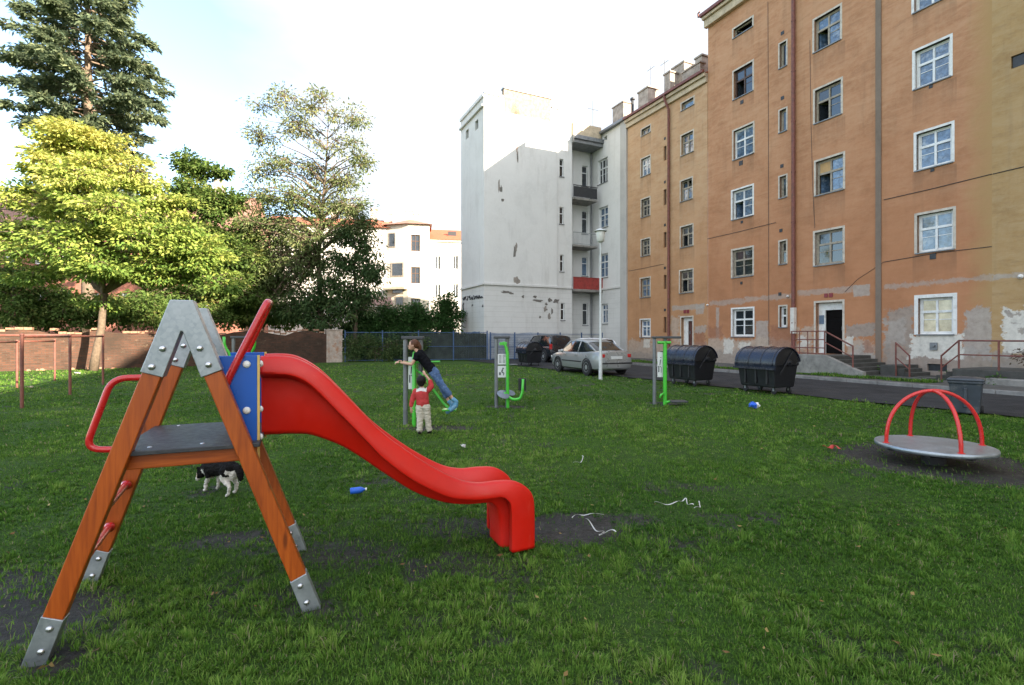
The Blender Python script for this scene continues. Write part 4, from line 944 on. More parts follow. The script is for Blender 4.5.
def small_house():
    o = thing('low_orange_house', 'lower pale orange tenement with a narrow brown door beside the white house', 'building', P0, RZ)
    x0, x1, H = fac(627.5, 336)[0], XL_BIG-.004, 16.55; S, SW = M['surround'], M['surround_white']; L = []
    gl, gc = M['glass'], M['glass_curtain_sky']; fw, fo, fb = M['frame_white'], M['frame_old'], M['frame_brown']
    def add(px, fm, glass, sur, bw=.08, **k): L.append((hole_px(*px, bw), fm, glass, sur, bw, k))
    add((640.6, 651.1, 126.3, 134.5), fo, gc, S, transom=None); add((640.3, 651, 156.4, 175.7), fw, gc, S); add((640.6, 650.5, 197.4, 216.7), fo, gl, S)
    add((640.6, 650.5, 238, 256), fo, gl, S); add((639.7, 650.7, 277, 297.6), fo, gc, S); add((639.7, 650.7, 318.6, 337.6), fw, gc, SW)
    add((680.6, 694.6, 99, 108), fo, gc, S, transom=None, cols=1); add((680.3, 694, 132, 154), fo, gc, S); add((679.8, 693, 178.3, 200.6), fo, gc, S, open_={0, 1})
    add((679.8, 693.6, 224.7, 247), fo, gl, S, open_={2}); add((679, 693.7, 269, 293), fo, gl, S, open_={2})
    for yt, yb in ((146, 161), (189.4, 205.4), (232, 248), (275, 289.4), (317, 333)): add((663.6, 666.4, yt, yb), fb, gl, None, .0, cols=1, transom=None, sill=False)
    door = (fac(680, 336)[0]+.1, fac(693.7, 336)[0]-.1, .72, fac(687, 315.7)[1]-.1)
    wall_with_holes(x0, x1, -.1, H, [l[0] for l in L]+[door], [M['orange2'], M['room']], o)
    for h, fm, glass, sur, bw, k in L: window(o, h, fm, glass, sur, bw=bw, **k)
    xa, xb, za, zb = door; xs = xa+(xb-xa)*.4
    MB().box(xa+.003, xs, .2, .26, za, zb-.01).box(xs, xb-.003, .2, .26, zb-.22, zb-.01).build('door_frame', M['surround_white'], o)
    dd = MB().box(xs+.004, xb-.01, .28, .33, za, zb-.23).build('door', M['door_brown'], o); MB().box(xs+.08, xs+.13, .24, .279, za+1, za+1.2).build('handle', M['zinc'], dd)
    MB().box(xa-.09, xa, -.012, .14, za, zb+.09).box(xb, xb+.09, -.012, .14, za, zb+.09).box(xa, xb, -.012, .14, zb, zb+.09).build('door_surround', M['surround'], o)
    MB().box(xa-.6, xb+.4, -1.1, -.004, 0, .68).build('entrance_steps', M['dark_concrete'], o, bevel=.02)
    q = fac(686.5, 311.5); MB().box(q[0]-.22, q[0]-.03, -.03, -.006, q[1]-.1, q[1]+.1).box(q[0]+.03, q[0]+.22, -.03, -.006, q[1]-.1, q[1]+.1).build('house_number', M['house_sign'], o)
    c = MB(); c.box(x0, x1, -.16, -.002, H-.42, H-.10); c.box(x0, x1, -.30, -.002, H-.10, H+.10); c.build('cornice', M['cornice'], o, bevel=.02)
    MB().box(x0, x1, -.44, -.28, H+.102, H+.25).build('gutter', M['rust'], o)
    r = MB(); r.prism([(-.25, H+.12), (5.5, H+2.1), (11, H+.12)], lambda u, v, d: (d, u, v), x0, x1); r.build('roof', M['roof_tile'], o)
    # chimneys along the eaves
    def chim(pa, pb, yt, yb, nm='chimney', mat=M['chimney'], ya=.9, d=.9):
        a, zt = fac((pa), yt, -ya); b, _ = fac(pb, yt, -ya); z0 = fac(pa, yb, -ya)[1]
        m = MB(); m.box(a, b, ya, ya+d, H+.1, zt); m.box(a-.06, b+.06, ya-.06, ya+d+.06, zt+.003, zt+.12); return m.build(nm, mat, o, bevel=.02)
    chim(638, 648, 94, 104); chim(664, 670, 76, 90); chim(682, 700, 74, 92, d=.4); chim(672, 684, 70, 84, ya=1.6); chim(695, 702, 60, 70, ya=1.4)
    for (x, y0_, y1_) in ((650.8, 66, 95), (664.5, 60, 80)):
        q = fac(x, y0_, -2.5); MB().tube([(q[0], 2.5, H+.4), (q[0], 2.5, q[1])], .02, 5).tube([(q[0]-.4, 2.5, q[1]-.2), (q[0]+.4, 2.5, q[1]-.2)], .015, 5).build('aerial', M['iron_dark'], o)
    q = fac(632.5, 104, -1.2); MB().tube([(q[0], 1.2, H), (q[0], 1.2, q[1]+.3)], .1, 8).lathe([(.18, 0), (.16, .12), (.02, .2)], 10, (q[0], 1.2, q[1]+.3)).build('flue', M['iron_dark'], o)
    px = fac(670, 336)[0]; p = MB(); p.tube([(px-.1, -.36, H+.12), (px-.1, -.36, H-.15), (px, -.12, H-.75), (px, -.12, 9), (px, -.12, .1)], .075, 8); p.build('downpipe', M['rust'], o, True, auto=50)
    for (x, y) in ((665, 138.5), (665, 182), (665, 225), (665, 268), (665, 310)):
        vx, vz = fac(x, y); MB().box(vx-.08, vx+.08, -.02, -.003, vz-.08, vz+.08).build('vent', M['iron_dark'], o)
    MB().box(x1-.42, x1-.02, -.03, -.003, -.1, H-.45).build('cement_strip', M['orange2'], o)
    for pts in ([(629, 271), (645, 268), (664, 264)],):
        m = MB(); m.tube([Vector((fac(x, y)[0], -.012, fac(x, y)[1])) for x, y in pts], .012, 5); m.build('cable', M['iron_dark'], o)
    MB().add([(x0, 11, 0), (x1, 11, 0), (x1, 11, H), (x0, 11, H)], [(0, 1, 2, 3)]).build('rear_wall', M['orange2'], o)
    a, zt = fac(612, 106, -.8); return x0
X_SMALL = small_house()

def white_house():
    """white house: wing in the row, block standing forward with a windowless end wall, balconies in the notch between"""
    o = thing('white_house', 'tall peeling white house with a big blank end wall, balconies and a banded ground floor', 'building', P0, RZ)
    xw0 = -33.4; xw1 = X_SMALL-.004; xf = -32.0; a1, a2, a3 = 2.6, 3.95, 9.63; xb = -36.6
    Hw = 16.9; Hb = 17.95; ZC = 5.15
    Wt, Wb = M['white'], M['white_base']; fw, gl, gc = M['frame_white'], M['glass'], M['glass_curtain_sky']
    L = []; bw = .06
    def add(px, **k): L.append((hole_px(*px, bw), k))
    add((597.5, 608, 158, 183.5), cols=3, transom=.62); add((598.4, 608.4, 206, 228), transom=.62, cols=2); add((598.4, 608.4, 253, 278), transom=.66, cols=2)
    add((600.5, 608.2, 303, 324), transom=.7, cols=2)
    vents = []
    for (x, y) in ((598.5, 142), (605.5, 138.4)):
        q = fac(x, y); vents.append((q[0]-.18, q[0]+.18, q[1]-.16, q[1]+.16))
    hs = [l[0] for l in L]
    up = [h for h in hs if h[2] > ZC]; lo = [h for h in hs if h[2] <= ZC]
    xs = fac(621.5, 336)[0]
    wall_with_holes(xw0, xs, ZC, Hw, up+vents, [Wt, M['room']], o); wall_with_holes(xw0, xs, -.1, ZC, lo, [Wb, M['room']], o, 'ground_floor_wall')
    for h, k in L: window(o, h, fw, gl if k.get('cols') == 3 else gc, None, **k)
    st = MB(); st.box(xs, xw1, -.12, .3, -.1, Hw-.15); st.build('end_strip', M['greyrender'], o)
    MB().box(xw0, xw1+.1, -.30, -.002, Hw-.12, Hw+.06).build('cornice', M['zinc'], o, bevel=.02)
    MB().box(xw0+.002, xs, -.09, -.002, ZC-.1, ZC+.06).build('string_course', Wb, o, bevel=.02)
    r = MB(); r.prism([(-.2, Hw+.07), (5.2, Hw+1.9), (10.4, Hw+.07)], lambda u, v, d: (d, u, v), xw0, xw1); r.build('roof', M['roof_tile'], o)
    a, zt = fac(612.5, 109, -.9); b, _ = fac(623, 109, -.9); c = MB(); c.box(a, b, .9, 1.7, Hw, zt); c.box(a-.06, b+.06, .84, 1.76, zt+.003, zt+.1); c.build('chimney', M['chimney'], o, bevel=.02)
    # block: end wall faces the lawn (normal = +EX, local +x)
    def end_wall(xp, ya, yb, z0, z1, holes, mats_, name):     # ya<yb local y
        m = MB(); ys = sorted({ya, yb, *[h[0] for h in holes], *[h[1] for h in holes]}); zs = sorted({z0, z1, *[h[2] for h in holes], *[h[3] for h in holes]})
        for i in range(len(ys)-1):
            for j in range(len(zs)-1):
                cy, cz = (ys[i]+ys[i+1])/2, (zs[j]+zs[j+1])/2
                if any(h[0] < cy < h[1] and h[2] < cz < h[3] for h in holes): continue
                m.add([(xp, ys[i], zs[j]), (xp, ys[i+1], zs[j]), (xp, ys[i+1], zs[j+1]), (xp, ys[i], zs[j+1])], [(0, 1, 2, 3)])
        for (p, q, c_, d_) in holes:
            for x0_, x1_, mi in ((xp, xp-.2, 0), (xp-.2, xp-.8, 1)):
                m.add([(x0_, p, c_), (x1_, p, c_), (x1_, p, d_), (x0_, p, d_)], [(0, 1, 2, 3)], mi); m.add([(x0_, q, c_), (x1_, q, c_), (x1_, q, d_), (x0_, q, d_)], [(3, 2, 1, 0)], mi)
                m.add([(x0_, p, c_), (x0_, q, c_), (x1_, q, c_), (x1_, p, c_)], [(0, 1, 2, 3)], mi); m.add([(x0_, p, d_), (x0_, q, d_), (x1_, q, d_), (x1_, p, d_)], [(3, 2, 1, 0)], mi)
            m.add([(xp-.8, p, c_), (xp-.8, q, c_), (xp-.8, q, d_), (xp-.8, p, d_)], [(0, 1, 2, 3)], 1)
        return m.build(name, mats_, o, fix=False)
    def endp(px, py, xp):             # picture point on the plane local x = xp -> (y local, z)
        t = (px-CX)/F; d = Vector((t, 1, 0)); k = (P0+EX*xp).dot(EX)/d.dot(EX); p = d*k
        return ((p-P0).dot(EY), HC+(YH-py)/F*k)
    def ehole(xl, xr, yt, yb, xp):
        y0_ = endp(xl, 336, xp)[0]; y1_ = endp(xr, 336, xp)[0]; c = (xl+xr)/2
        return (y0_, y1_, endp(c, yb, xp)[1], endp(c, yt, xp)[1])
    def ewindow(h, xp, cols=1, transom=None, fm=fw, glass=gl):
        p, q, c_, d_ = h; m = MB(); fwid = .05; X = xp-.10
        def bx(ya, yb, za, zb, e=0): m.box(X-.05, X+e, ya, yb, za, zb)
        bx(p+.002, p+fwid, c_+.002, d_-.002); bx(q-fwid, q-.002, c_+.002, d_-.002); bx(p+fwid, q-fwid, c_+.002, c_+fwid); bx(p+fwid, q-fwid, d_-fwid, d_-.002)
        if transom: bx(p+fwid, q-fwid, c_+(d_-c_)*transom-.03, c_+(d_-c_)*transom+.03, .01)
        for k in range(1, cols): yy = p+(q-p)*k/cols; bx(yy-.03, yy+.03, c_+fwid, d_-fwid, .008)
        f = m.build('window', fm, o); MB().add([(X-.02, p+.02, c_+.02), (X-.02, q-.02, c_+.02), (X-.02, q-.02, d_-.02), (X-.02, p+.02, d_-.02)], [(0, 1, 2, 3)]).build('pane', glass, f, fix=False)
        MB().box(xp+.002, xp+.06, p-.05, q+.05, c_-.06, c_-.01).build('sill', M['zinc'], f)
    xf2 = xf-.14
    up = [ehole(559.6, 563.6, 159, 176.5, xf2), ehole(559.6, 563.6, 207, 224, xf2), ehole(560, 563.7, 254.6, 271.5, xf2)]
    gw = [ehole(560.8, 564.6, 302.9, 320, xf2)]
    end_wall(xf, -a3, -a2, ZC, Hb, [], [Wt, M['room']], 'end_wall'); end_wall(xf, -a3, -a2, -.1, ZC, [], [Wb, M['room']], 'end_wall_base')
    end_wall(xf2, -a2, -a1, ZC, Hb-.1, up, [Wt, M['room']], 'end_wall'); end_wall(xf2, -a2, -a1, -.1, ZC, gw, [Wb, M['room']], 'end_wall_base')
    MB().add([(xf, -a2, -.1), (xf2, -a2, -.1), (xf2, -a2, Hb), (xf, -a2, Hb)], [(0, 1, 2, 3)]).build('wall_return', Wt, o, fix=False)
    for h in up+gw: ewindow(h, xf2, 1, .62)
    # notch: rear wall with balcony doors
    ds = [ehole(582, 587.5, 166, 186.5, xw0), ehole(582, 587.5, 211, 234, xw0), ehole(582, 587.5, 257, 276, xw0)]
    gd = [ehole(582.7, 587.7, 303, 325, xw0)]
    end_wall(xw0, -a1, 0, ZC, Hw, ds, [Wt, M['room']], 'notch_wall'); end_wall(xw0, -a1, 0, -.1, ZC, gd, [Wb, M['room']], 'notch_wall_base')
    for h in ds: ewindow(h, xw0, 1, .66, glass=gc if h is ds[2] else gl)
    ewindow(gd[0], xw0, 1, .66)
    MB().add([(xf2, -a1, ZC), (xw0, -a1, ZC), (xw0, -a1, Hb-.1), (xf2, -a1, Hb-.1)], [(0, 1, 2, 3)]).add([(xf2, -a1, -.1), (xw0, -a1, -.1), (xw0, -a1, ZC), (xf2, -a1, ZC)], [(0, 1, 2, 3)]).build('notch_side_wall', Wt, o, fix=False)
    for k, (zf, mt, nm) in enumerate(((endp(582, 198, xf)[1], M['iron_dark'], 'iron'), (endp(582, 245, xf)[1], M['balcony_grey'], 'pale'), (endp(582, 289.5, xf)[1], M['balcony_red'], 'red'))):
        e_ = .95 if k == 2 else .45
        bl = MB().box(xw0+.003, xf+.05, -a1+.003, e_-.9, zf-.16, zf).build('balcony', M['concrete'], o, bevel=.02); m = MB(); xo = xf+.02
        if k == 2: m.box(xo-.02, xo+.02, -a1+.02, e_-.9, zf+.02, zf+.85); m.box(xo-.04, xo+.04, -a1+.02, e_-.9, zf+.853, zf+.91)
        else:
            for yy in np.arange(-a1+.05, e_-.92, .11): m.tube([(xo, yy, zf), (xo, yy, zf+.9)], .022 if k == 0 else .012, 5)
            m.tube([(xo, -a1+.02, zf+.9), (xo, e_-.9, zf+.9)], .03, 6); m.tube([(xo, -a1+.02, zf+.08), (xo, e_-.9, zf+.08)], .02, 6)
            if k == 0: m.box(xo-.01, xo+.01, -a1+.05, e_-.95, zf+.1, zf+.8)
        m.build('railing', mt, bl)
    tz = Hw-.35; MB().box(xw0+.003, xf+.1, -a1+.003, -.02, tz-.75, tz-.5).box(xw0+.003, xf+.22, -a1+.003, -.02, tz-.497, tz-.2).build('top_slab', M['zinc'], o, bevel=.02)
    MB().box(xw0+.003, xf+.0, -a1+.003, -.1, tz-.197, tz+.75).build('roof_parapet', M['cornice'], o)
    # left flank and cornice, roof
    lw = []
    def flank(px, py):
        t = (px-CX)/F; d = Vector((t, 1, 0)); k = (P0-EY*a3).dot(EY)/d.dot(EY); p = d*k; return ((p-P0).dot(EX), HC+(YH-py)/F*k)
    for (x, y) in ((467.2, 134.2), (476.6, 125)):
        q = flank(x, y); lw.append((q[0]-.30, q[0]+.30, q[1]-.33, q[1]+.33))
    f1 = wall_with_holes(xb, xf, ZC, Hb, lw, [Wt, M['room']], o, 'flank_wall', y=-a3); wall_with_holes(xb, xf, -.1, ZC, [], [Wb, M['room']], o, 'flank_wall_base', y=-a3)
    MB().box(xb-.05, xf, -a3-.16, -a3-.002, Hb-.85, Hb-.70).box(xb-.05, xf, -a3-.10, -a3-.002, Hb-.2, Hb+.02).build('cornice', Wt, o, bevel=.02)
    MB().box(xb, xf+.10, -a3-.10, -a3-.002, ZC-.1, ZC+.06).box(xf+.002, xf+.10, -a3+.002, -a2, ZC-.1, ZC+.06).box(xf2+.002, xf2+.10, -a2+.002, -a1, ZC-.1, ZC+.06).build('string_course', Wb, o, bevel=.02)
    MB().add([(xb, -a3, -.1), (xb, 0, -.1), (xb, 0, Hb), (xb, -a3, Hb)], [(0, 1, 2, 3)]).add([(xw0, 0, -.1), (xb, 0, -.1), (xb, 0, Hb), (xw0, 0, Hb)], [(0, 1, 2, 3)]).build('rear_wall', Wt, o)
    MB().box(xb, xf-.16, -a3+.01, -a1-.01, Hb-.25, Hb-.05).build('flat_roof', M['roof_dark'], o)
    pa, pb = endp(503.8, 336, xf)[0], endp(551, 336, xf)[0]; MB().box(xf-.32, xf+.004, pa, pb, Hb-1.0, Hb+.62).build('brick_parapet', M['old_brick'], o, bevel=.02); MB().box(xf-.38, xf+.07, pa-.04, pb+.04, Hb+.622, Hb+.74).build('parapet_coping', M['zinc'], o, bevel=.02)
    for bb in ((xf-.36, xf+.07, -a3, pa-.045, Hb+.002, Hb+.13), (xf-.36, xf+.07, pb+.045, -a2+.1, Hb+.002, Hb+.13), (xf-.40, xf2+.03, -a2+.102, -a1+.03, Hb-.098, Hb-.03)): MB().box(*bb).build('coping', M['zinc'], o)
    # weathered spots and scrawl on the end wall
    def espot(px, py, r1, r2, mt, seed, y_=.005):
        q = endp(px, py, xf); rr = random.Random(seed); bm = bmesh.new(); vs = []
        for k in range(12):
            an = k*PI/6; f_ = rr.uniform(.45, 1.25); vs.append(bm.verts.new((xf+y_, q[0]+r1*f_*math.cos(an), q[1]+r2*f_*math.sin(an))))
        bm.faces.new(vs); me = bpy.data.meshes.new('plaster_patch'); bm.to_mesh(me); bm.free(); me.materials.append(mt); p = bpy.data.objects.new('plaster_patch', me); COL.objects.link(p); p.parent = o
    sd, pw, br_, g_ = M['stain_dark'], M['plaster_pink'], M['brick_bare'], M['plaster_grey']
    for k, (x, y, r1, r2, mt) in enumerate(((515, 116, .45, .9, M['cream']), (518, 131, .12, 1.0, M['plaster_pink']), (517, 146, .10, .9, M['plaster_pink']), (517.5, 157, .08, .4, sd), (501, 189, .12, .25, sd), (499, 186, .08, .5, g_), (503, 200, .14, .12, sd), (515, 253, .13, .5, sd), (516, 247, .10, .3, g_), (517, 280, .25, .3, g_),
            (506, 292, .42, .10, sd), (511, 293.5, .25, .1, sd), (523, 296.5, .12, .1, sd), (535, 297, .2, .12, sd), (538, 300.5, .38, .12, sd), (550, 300, .2, .15, sd), (556, 301, .28, .2, sd), (546, 304, .12, .12, sd), (545, 309, .2, .2, g_), (552, 311, .12, .25, sd), (549, 316, .15, .2, g_), (540, 317, .1, .1, sd))):
        espot(x, y, r1, r2, mt, 60+k, .004+.0006*k)
    g = MB()
    rr = random.Random(5)
    for k in range(17):
        x0_ = 463.5+k*1.2; y0_ = 298.5-.14*k; z_ = []
        for j in range(5):
            q = flank(x0_+rr.uniform(-.7, .9), y0_+rr.uniform(-2.2, 2.2)); z_.append(Vector((q[0], -a3-.012, q[1])))
        g.tube(z_, .035, 4)
    g.tube([Vector((flank(463.5, y)[0]+.1*math.sin(y), -a3-.012, flank(463.5, y)[1])) for y in np.linspace(303, 322, 9)], .05, 4)
    for (x, y) in ((472, 305), (482.5, 306)): g.tube([Vector((flank(x+rr.uniform(-1, 1), y+rr.uniform(-1.5, 1.5))[0], -a3-.012, flank(x, y+rr.uniform(-1.5, 1.5))[1])) for _ in range(4)], .04, 4)
    g.build('graffiti', M['graffiti'], o)
    bl = MB(); MBp = M['blue_wash']
    def wash(pts, seed):
        poly = patch_poly([flank(*p) for p in pts], seed, .06, .3); bm = bmesh.new(); vs = [bm.verts.new((x, -a3-.006, z)) for x, z in poly]; f = bm.faces.new(vs); bmesh.ops.triangulate(bm, faces=[f], ngon_method='EAR_CLIP')
        me = bpy.data.meshes.new('painted_panel'); bm.to_mesh(me); bm.free(); me.materials.append(MBp); p = bpy.data.objects.new('painted_panel', me); COL.objects.link(p); p.parent = o
    wash([(466, 333), (480, 331), (481, 360), (466, 359)], 3)
    # blue wash along the foot of the end wall
    poly = patch_poly([endp(*p, xf) for p in ((485, 334), (505, 333.5), (530, 333), (558, 334), (558, 362), (485, 362))], 8, .05, .4)
    bm = bmesh.new(); vs = [bm.verts.new((xf+.006, y, z)) for y, z in poly]; f = bm.faces.new(vs); bmesh.ops.triangulate(bm, faces=[f], ngon_method='EAR_CLIP')
    me = bpy.data.meshes.new('painted_panel'); bm.to_mesh(me); bm.free(); me.materials.append(M['blue_pale']); p = bpy.data.objects.new('painted_panel', me); COL.objects.link(p); p.parent = o
    # rain pipe and aerial
    q = fac(590.5, 336)[0]; MB().tube([(xw0+.12, -.14, Hw-.1), (xw0+.12, -.14, .1)], .06, 8).build('downpipe', M['zinc'], o, True, auto=50)
    q = endp(597, 95, xw0); MB().tube([(xw0-1, .8, Hw), (xw0-1, .8, Hw+3.6)], .03, 5).tube([(xw0-1, .3, Hw+2.9), (xw0-1, 1.3, Hw+2.9)], .015, 5).build('aerial', M['iron_dark'], o)
M['old_brick'] = simple('weathered_brick', (.30, .235, .165), .92, var=.4, scale=5, bump=.4, bscale=14, dirt=(.40, .36, .30))
M['blue_wash'] = simple('blue_wall_paint', (.10, .17, .30), .9, var=.5, scale=2.2, dirt=(.42, .44, .47))
M['blue_pale'] = simple('faded_blue_wall_paint', (.34, .38, .44), .9, var=.25, scale=1.6, dirt=(.55, .55, .55))
white_house()
# ---------------------------------------------------------------- garden wall, fences, far houses
def frame2(p, q):
    p, q = Vector(p), Vector(q); d = (q-p); L = d.length; return L, math.atan2(d.y, d.x)
def garden_wall():
    p, q = Vector((-34, 16.6, 0)), Vector((-11.35, 31.2, 0)); L, rz = frame2(p, q)
    o = thing('garden_wall', 'crumbling old brick garden wall with flaking plaster behind the lawn', 'wall', p, rz)
    m = MB(); n = 60; rr = random.Random(3); hs = []
    for i in range(n+1):
        hs.append(1.74+.10*math.sin(i*.9)+rr.uniform(-.06, .08)+(.12 if 40 < i < 46 else 0))
    vs = []
    for i in range(n+1):
        x = L*i/n; vs += [(x, -.17, -.1), (x, -.17, hs[i]), (x, .17, hs[i]), (x, .17, -.1)]
    fs = []
    for i in range(n):
        for k in range(3): fs.append((4*i+k, 4*i+k+1, 4*i+k+5, 4*i+k+4))
    fs += [(0, 1, 2, 3), (4*n+3, 4*n+2, 4*n+1, 4*n)]; m.add(vs, fs); m.build('brick_face', M['brick'], o)
    MB().box(L+.005, L+.95, -.20, .20, -.1, 1.92).box(L-.02, L+.98, -.24, .24, 1.922, 2.0).build('end_pier', M['plaster_pink'], o, bevel=.02)
    c = MB(); x = 0
    while x < L-.3:
        i = min(n-1, int(x/L*n)); h = max(hs[i], hs[i+1])
        if rr.random() < .8: c.box(x, x+.29, -.2, .2, h+.002+rr.uniform(0, .015), h+.075+rr.uniform(0, .05))
        x += .305
    c.build('coping', M['brick_bare'], o)
    m = MB()      # rubble and cement lumps along the foot
    for k in range(26):
        x = rr.uniform(.3, L); m.dome((x, -.17-rr.uniform(.05, .3), -.02), (0, 0, 1), rr.uniform(.05, .16), rr.uniform(.04, .12), 7)
    o2 = m.build('rubble', M['brick_bare']); o2.location = p; o2.rotation_euler = (0, 0, rz); o2['kind'] = 'stuff'
garden_wall()

def fence(name, label, p, q, h, cell, blue=True, sheet=None, posts=2.4, group=None):
    L, rz = frame2(p, q); o = thing(name, label, 'fence', p, rz, group); n = max(1, round(L/posts))
    for k in range(n+1):
        MB().box(L*k/n-.035, L*k/n+.035, -.035, .035, -.05, h+.08).box(L*k/n-.045, L*k/n+.045, -.045, .045, h+.082, h+.1).build('post', M['blue_paint'], o)
    m = MB()
    for z in (.08, h-.02, h*.5): m.box(.036, L-.036, -.012, .012, z-.018, z+.018)
    m.build('rails', M['blue_paint'], o)
    w = MB(); x = cell
    while x < L: w.add([(x-.005, .015, .1), (x+.005, .015, .1), (x+.005, .015, h-.04), (x-.005, .015, h-.04)], [(0, 1, 2, 3)]); x += cell
    z = .1+cell
    while z < h-.05: w.add([(.04, .018, z-.005), (L-.04, .018, z-.005), (L-.04, .018, z+.005), (.04, .018, z+.005)], [(0, 1, 2, 3)]); z += cell*1.6
    w.build('wire_mesh', M['fence_wire'], o)
    if sheet:
        s = MB()
        for (xa, xb) in sheet:
            x = xa
            while x < xb: s.box(x+.004, x+.116, .025, .05, .05, h-.06-.04*random.random()); x += .12
        s.build('boards', M['grey_sheet'], o)
    return o
fence('mesh_fence', 'blue wire mesh fence with bushes pressing against it, partly boarded in grey', (-10.35, 31.75, 0), (-1.65, 34.0, 0), 1.85, .075, sheet=[(3.9, 8.9)])
_pa, _pb = W(9.5, 31.2), W(.6, 31.2)
fence('railing_fence', 'thin blue mesh fence along the foot of the white house behind the cars', _pa, _pb, 1.75, .10, posts=1.8)

def far_house():
    """pale house beyond the fence: stair tower and a wing with orange roof"""
    Y0 = 61.0; c = P(429, 336, Y0); c.z = 0
    o = thing('pale_apartment_house', 'far cream apartment house with stair tower, orange tiled roof and tall windows', 'building', c, RZ+PI/2-.25)
    # local: x to the right along its front, y away
    ca, sa = math.cos(RZ+PI/2-.25), math.sin(RZ+PI/2-.25); ex = Vector((ca, sa, 0)); ey = Vector((-sa, ca, 0))
    def fr(px, py, yl=0.0):
        t = (px-CX)/F; d = Vector((t, 1, 0)); k = ((c+ey*yl).dot(ey))/d.dot(ey); p = d*k; return ((p-c).dot(ex), HC+(YH-py)/F*k)
    def hole(xl, xr, yt, yb, yl): 
        a, b = fr(xl, 336, yl)[0], fr(xr, 336, yl)[0]; m_ = (xl+xr)/2; return (a, b, fr(m_, yb, yl)[1], fr(m_, yt, yl)[1])
    H = fr(445, 240.5, .0)[1]
    ws = [hole(*h, 0) for h in ((435, 440.8, 255.7, 269.6), (453, 458.3, 255.7, 269.6), (435, 440.8, 284, 297.7), (453, 458.3, 284, 297.7), (435, 440.8, 312, 325))]
    xr = fr(486, 336)[0]
    wall_with_holes(.0, xr, -.1, H, ws, [M['white_far'], M['room']], o)
    for h in ws: window(o, h, M['frame_white'], M['glass'], None, transom=None, sill=False)
    r = MB(); r.prism([(-.3, H+.05), (5.0, H+2.3), (10, H+.05)], lambda u, v, d: (d, u, v), -3.0, xr); r.build('roof', M['roof_orange'], o)
    MB().box(0, xr, -.2, -.002, H-.2, H+.04).build('cornice', M['cream'], o)
    k0 = fr(448, 236, 2)[0]; MB().box(k0, k0+1.0, 1.8, 2.2, H+.8, H+1.5).build('skylight', M['iron_dark'], o)
    # stair tower standing forward
    yt = -1.6; xa, xb = fr(408, 336, yt)[0], fr(429.5, 336, yt)[0]; Ht = fr(420, 224.5, yt)[1]
    tw = [hole(*h, yt) for h in ((411, 420, 234.7, 251.2), (411, 420, 267, 283.5), (411, 420, 298.5, 311.6))]
    wall_with_holes(xa, xb, -.1, Ht, tw, [M['cream'], M['room']], o, 'tower_wall', y=yt)
    for h in tw:
        h2 = h; f = window(o, h2, M['frame_brown'], M['glass'], None, sill=False); f.location.y = yt
    MB().add([(xb, yt, -.1), (xb, 0, -.1), (xb, 0, Ht), (xb, yt, Ht)], [(0, 1, 2, 3)]).build('tower_side', M['cream'], o, fix=False)
    # splayed flank at the left of the tower
    x2, y2 = xa-2.45, yt+1.25; m = MB(); m.add([(x2, y2, -.1), (xa, yt, -.1), (xa, yt, Ht), (x2, y2, Ht)], [(0, 1, 2, 3)]); m.build('splayed_wall', M['cream'], o, fix=False)
    d = Vector((xa-x2, yt-y2, 0)); Ld = d.length; d.normalize(); nn = Vector((d.y, -d.x, 0))
    for (t0, t1, z0, z1) in ((.10, .42, Ht-2.6, Ht-.9), (.22, .80, Ht-6.0, Ht-4.4), (.25, .8, Ht-8.0, Ht-7.2), (.42, .80, Ht-9.4, Ht-7.6-.7)):
        pa, pb = Vector((x2, y2, 0))+d*Ld*t0, Vector((x2, y2, 0))+d*Ld*t1
        f = MB().obox((pa+pb)/2+nn*.02+Vector((0, 0, (z0+z1)/2)), (pb-pa)/2, nn*.03, Vector((0, 0, (z1-z0)/2))).build('window', M['frame_old'], o)
        MB().obox((pa+pb)/2+nn*.035+Vector((0, 0, (z0+z1)/2)), (pb-pa)/2*.82, nn*.02, Vector((0, 0, (z1-z0)/2-.1))).build('pane', M['glass'], f)
    pb_ = Vector((x2, y2, 0))+d*Ld*.5; b_ = MB().obox(pb_+nn*.45+Vector((0, 0, Ht-7.45)), d*Ld*.5, nn*.45, Vector((0, 0, .09))).build('balcony', M['cream_dark'], o)
    # left wing behind the trees
    x3 = fr(262, 336, y2)[0]; Hl = Ht-.35; lw = []
    for xp in (365, 352, 338, 322, 306, 290, 275):
        for (ya, yb_) in ((236, 248), (264, 276), (292, 303)): lw.append(hole(xp-2.6, xp+2.6, ya, yb_, y2))
    wall_with_holes(x3, x2, -.1, Hl, lw, [M['white_far'], M['room']], o, 'wing_wall', y=y2)
    for h in lw:
        f = window(o, h, M['frame_white'], M['glass'], None, transom=None, sill=False); f.location.y = y2
    r = MB(); r.prism([(y2-.4, Hl+.03), (y2+4.5, Hl+1.9), (y2+9, Hl+.03)], lambda u, v, d: (d, u, v), x3, x2+.5); r.build('roof', M['roof_tile'], o)
    r = MB(); r.add([(x2-.4, y2-.3, Ht+.02), (xa-.1, yt-.35, Ht+.02), (xb+.3, yt-.35, Ht+.02), (xb+.3, 2.5, Ht+.02), (x2-.4, 2.5, Ht+.02), ((x2+xb)/2+.3, 1.2, Ht+1.15)], [(0, 1, 5), (1, 2, 5), (2, 3, 5), (3, 4, 5), (4, 0, 5), (4, 3, 2, 1, 0)]); r.build('tower_roof', M['roof_brown'], o)
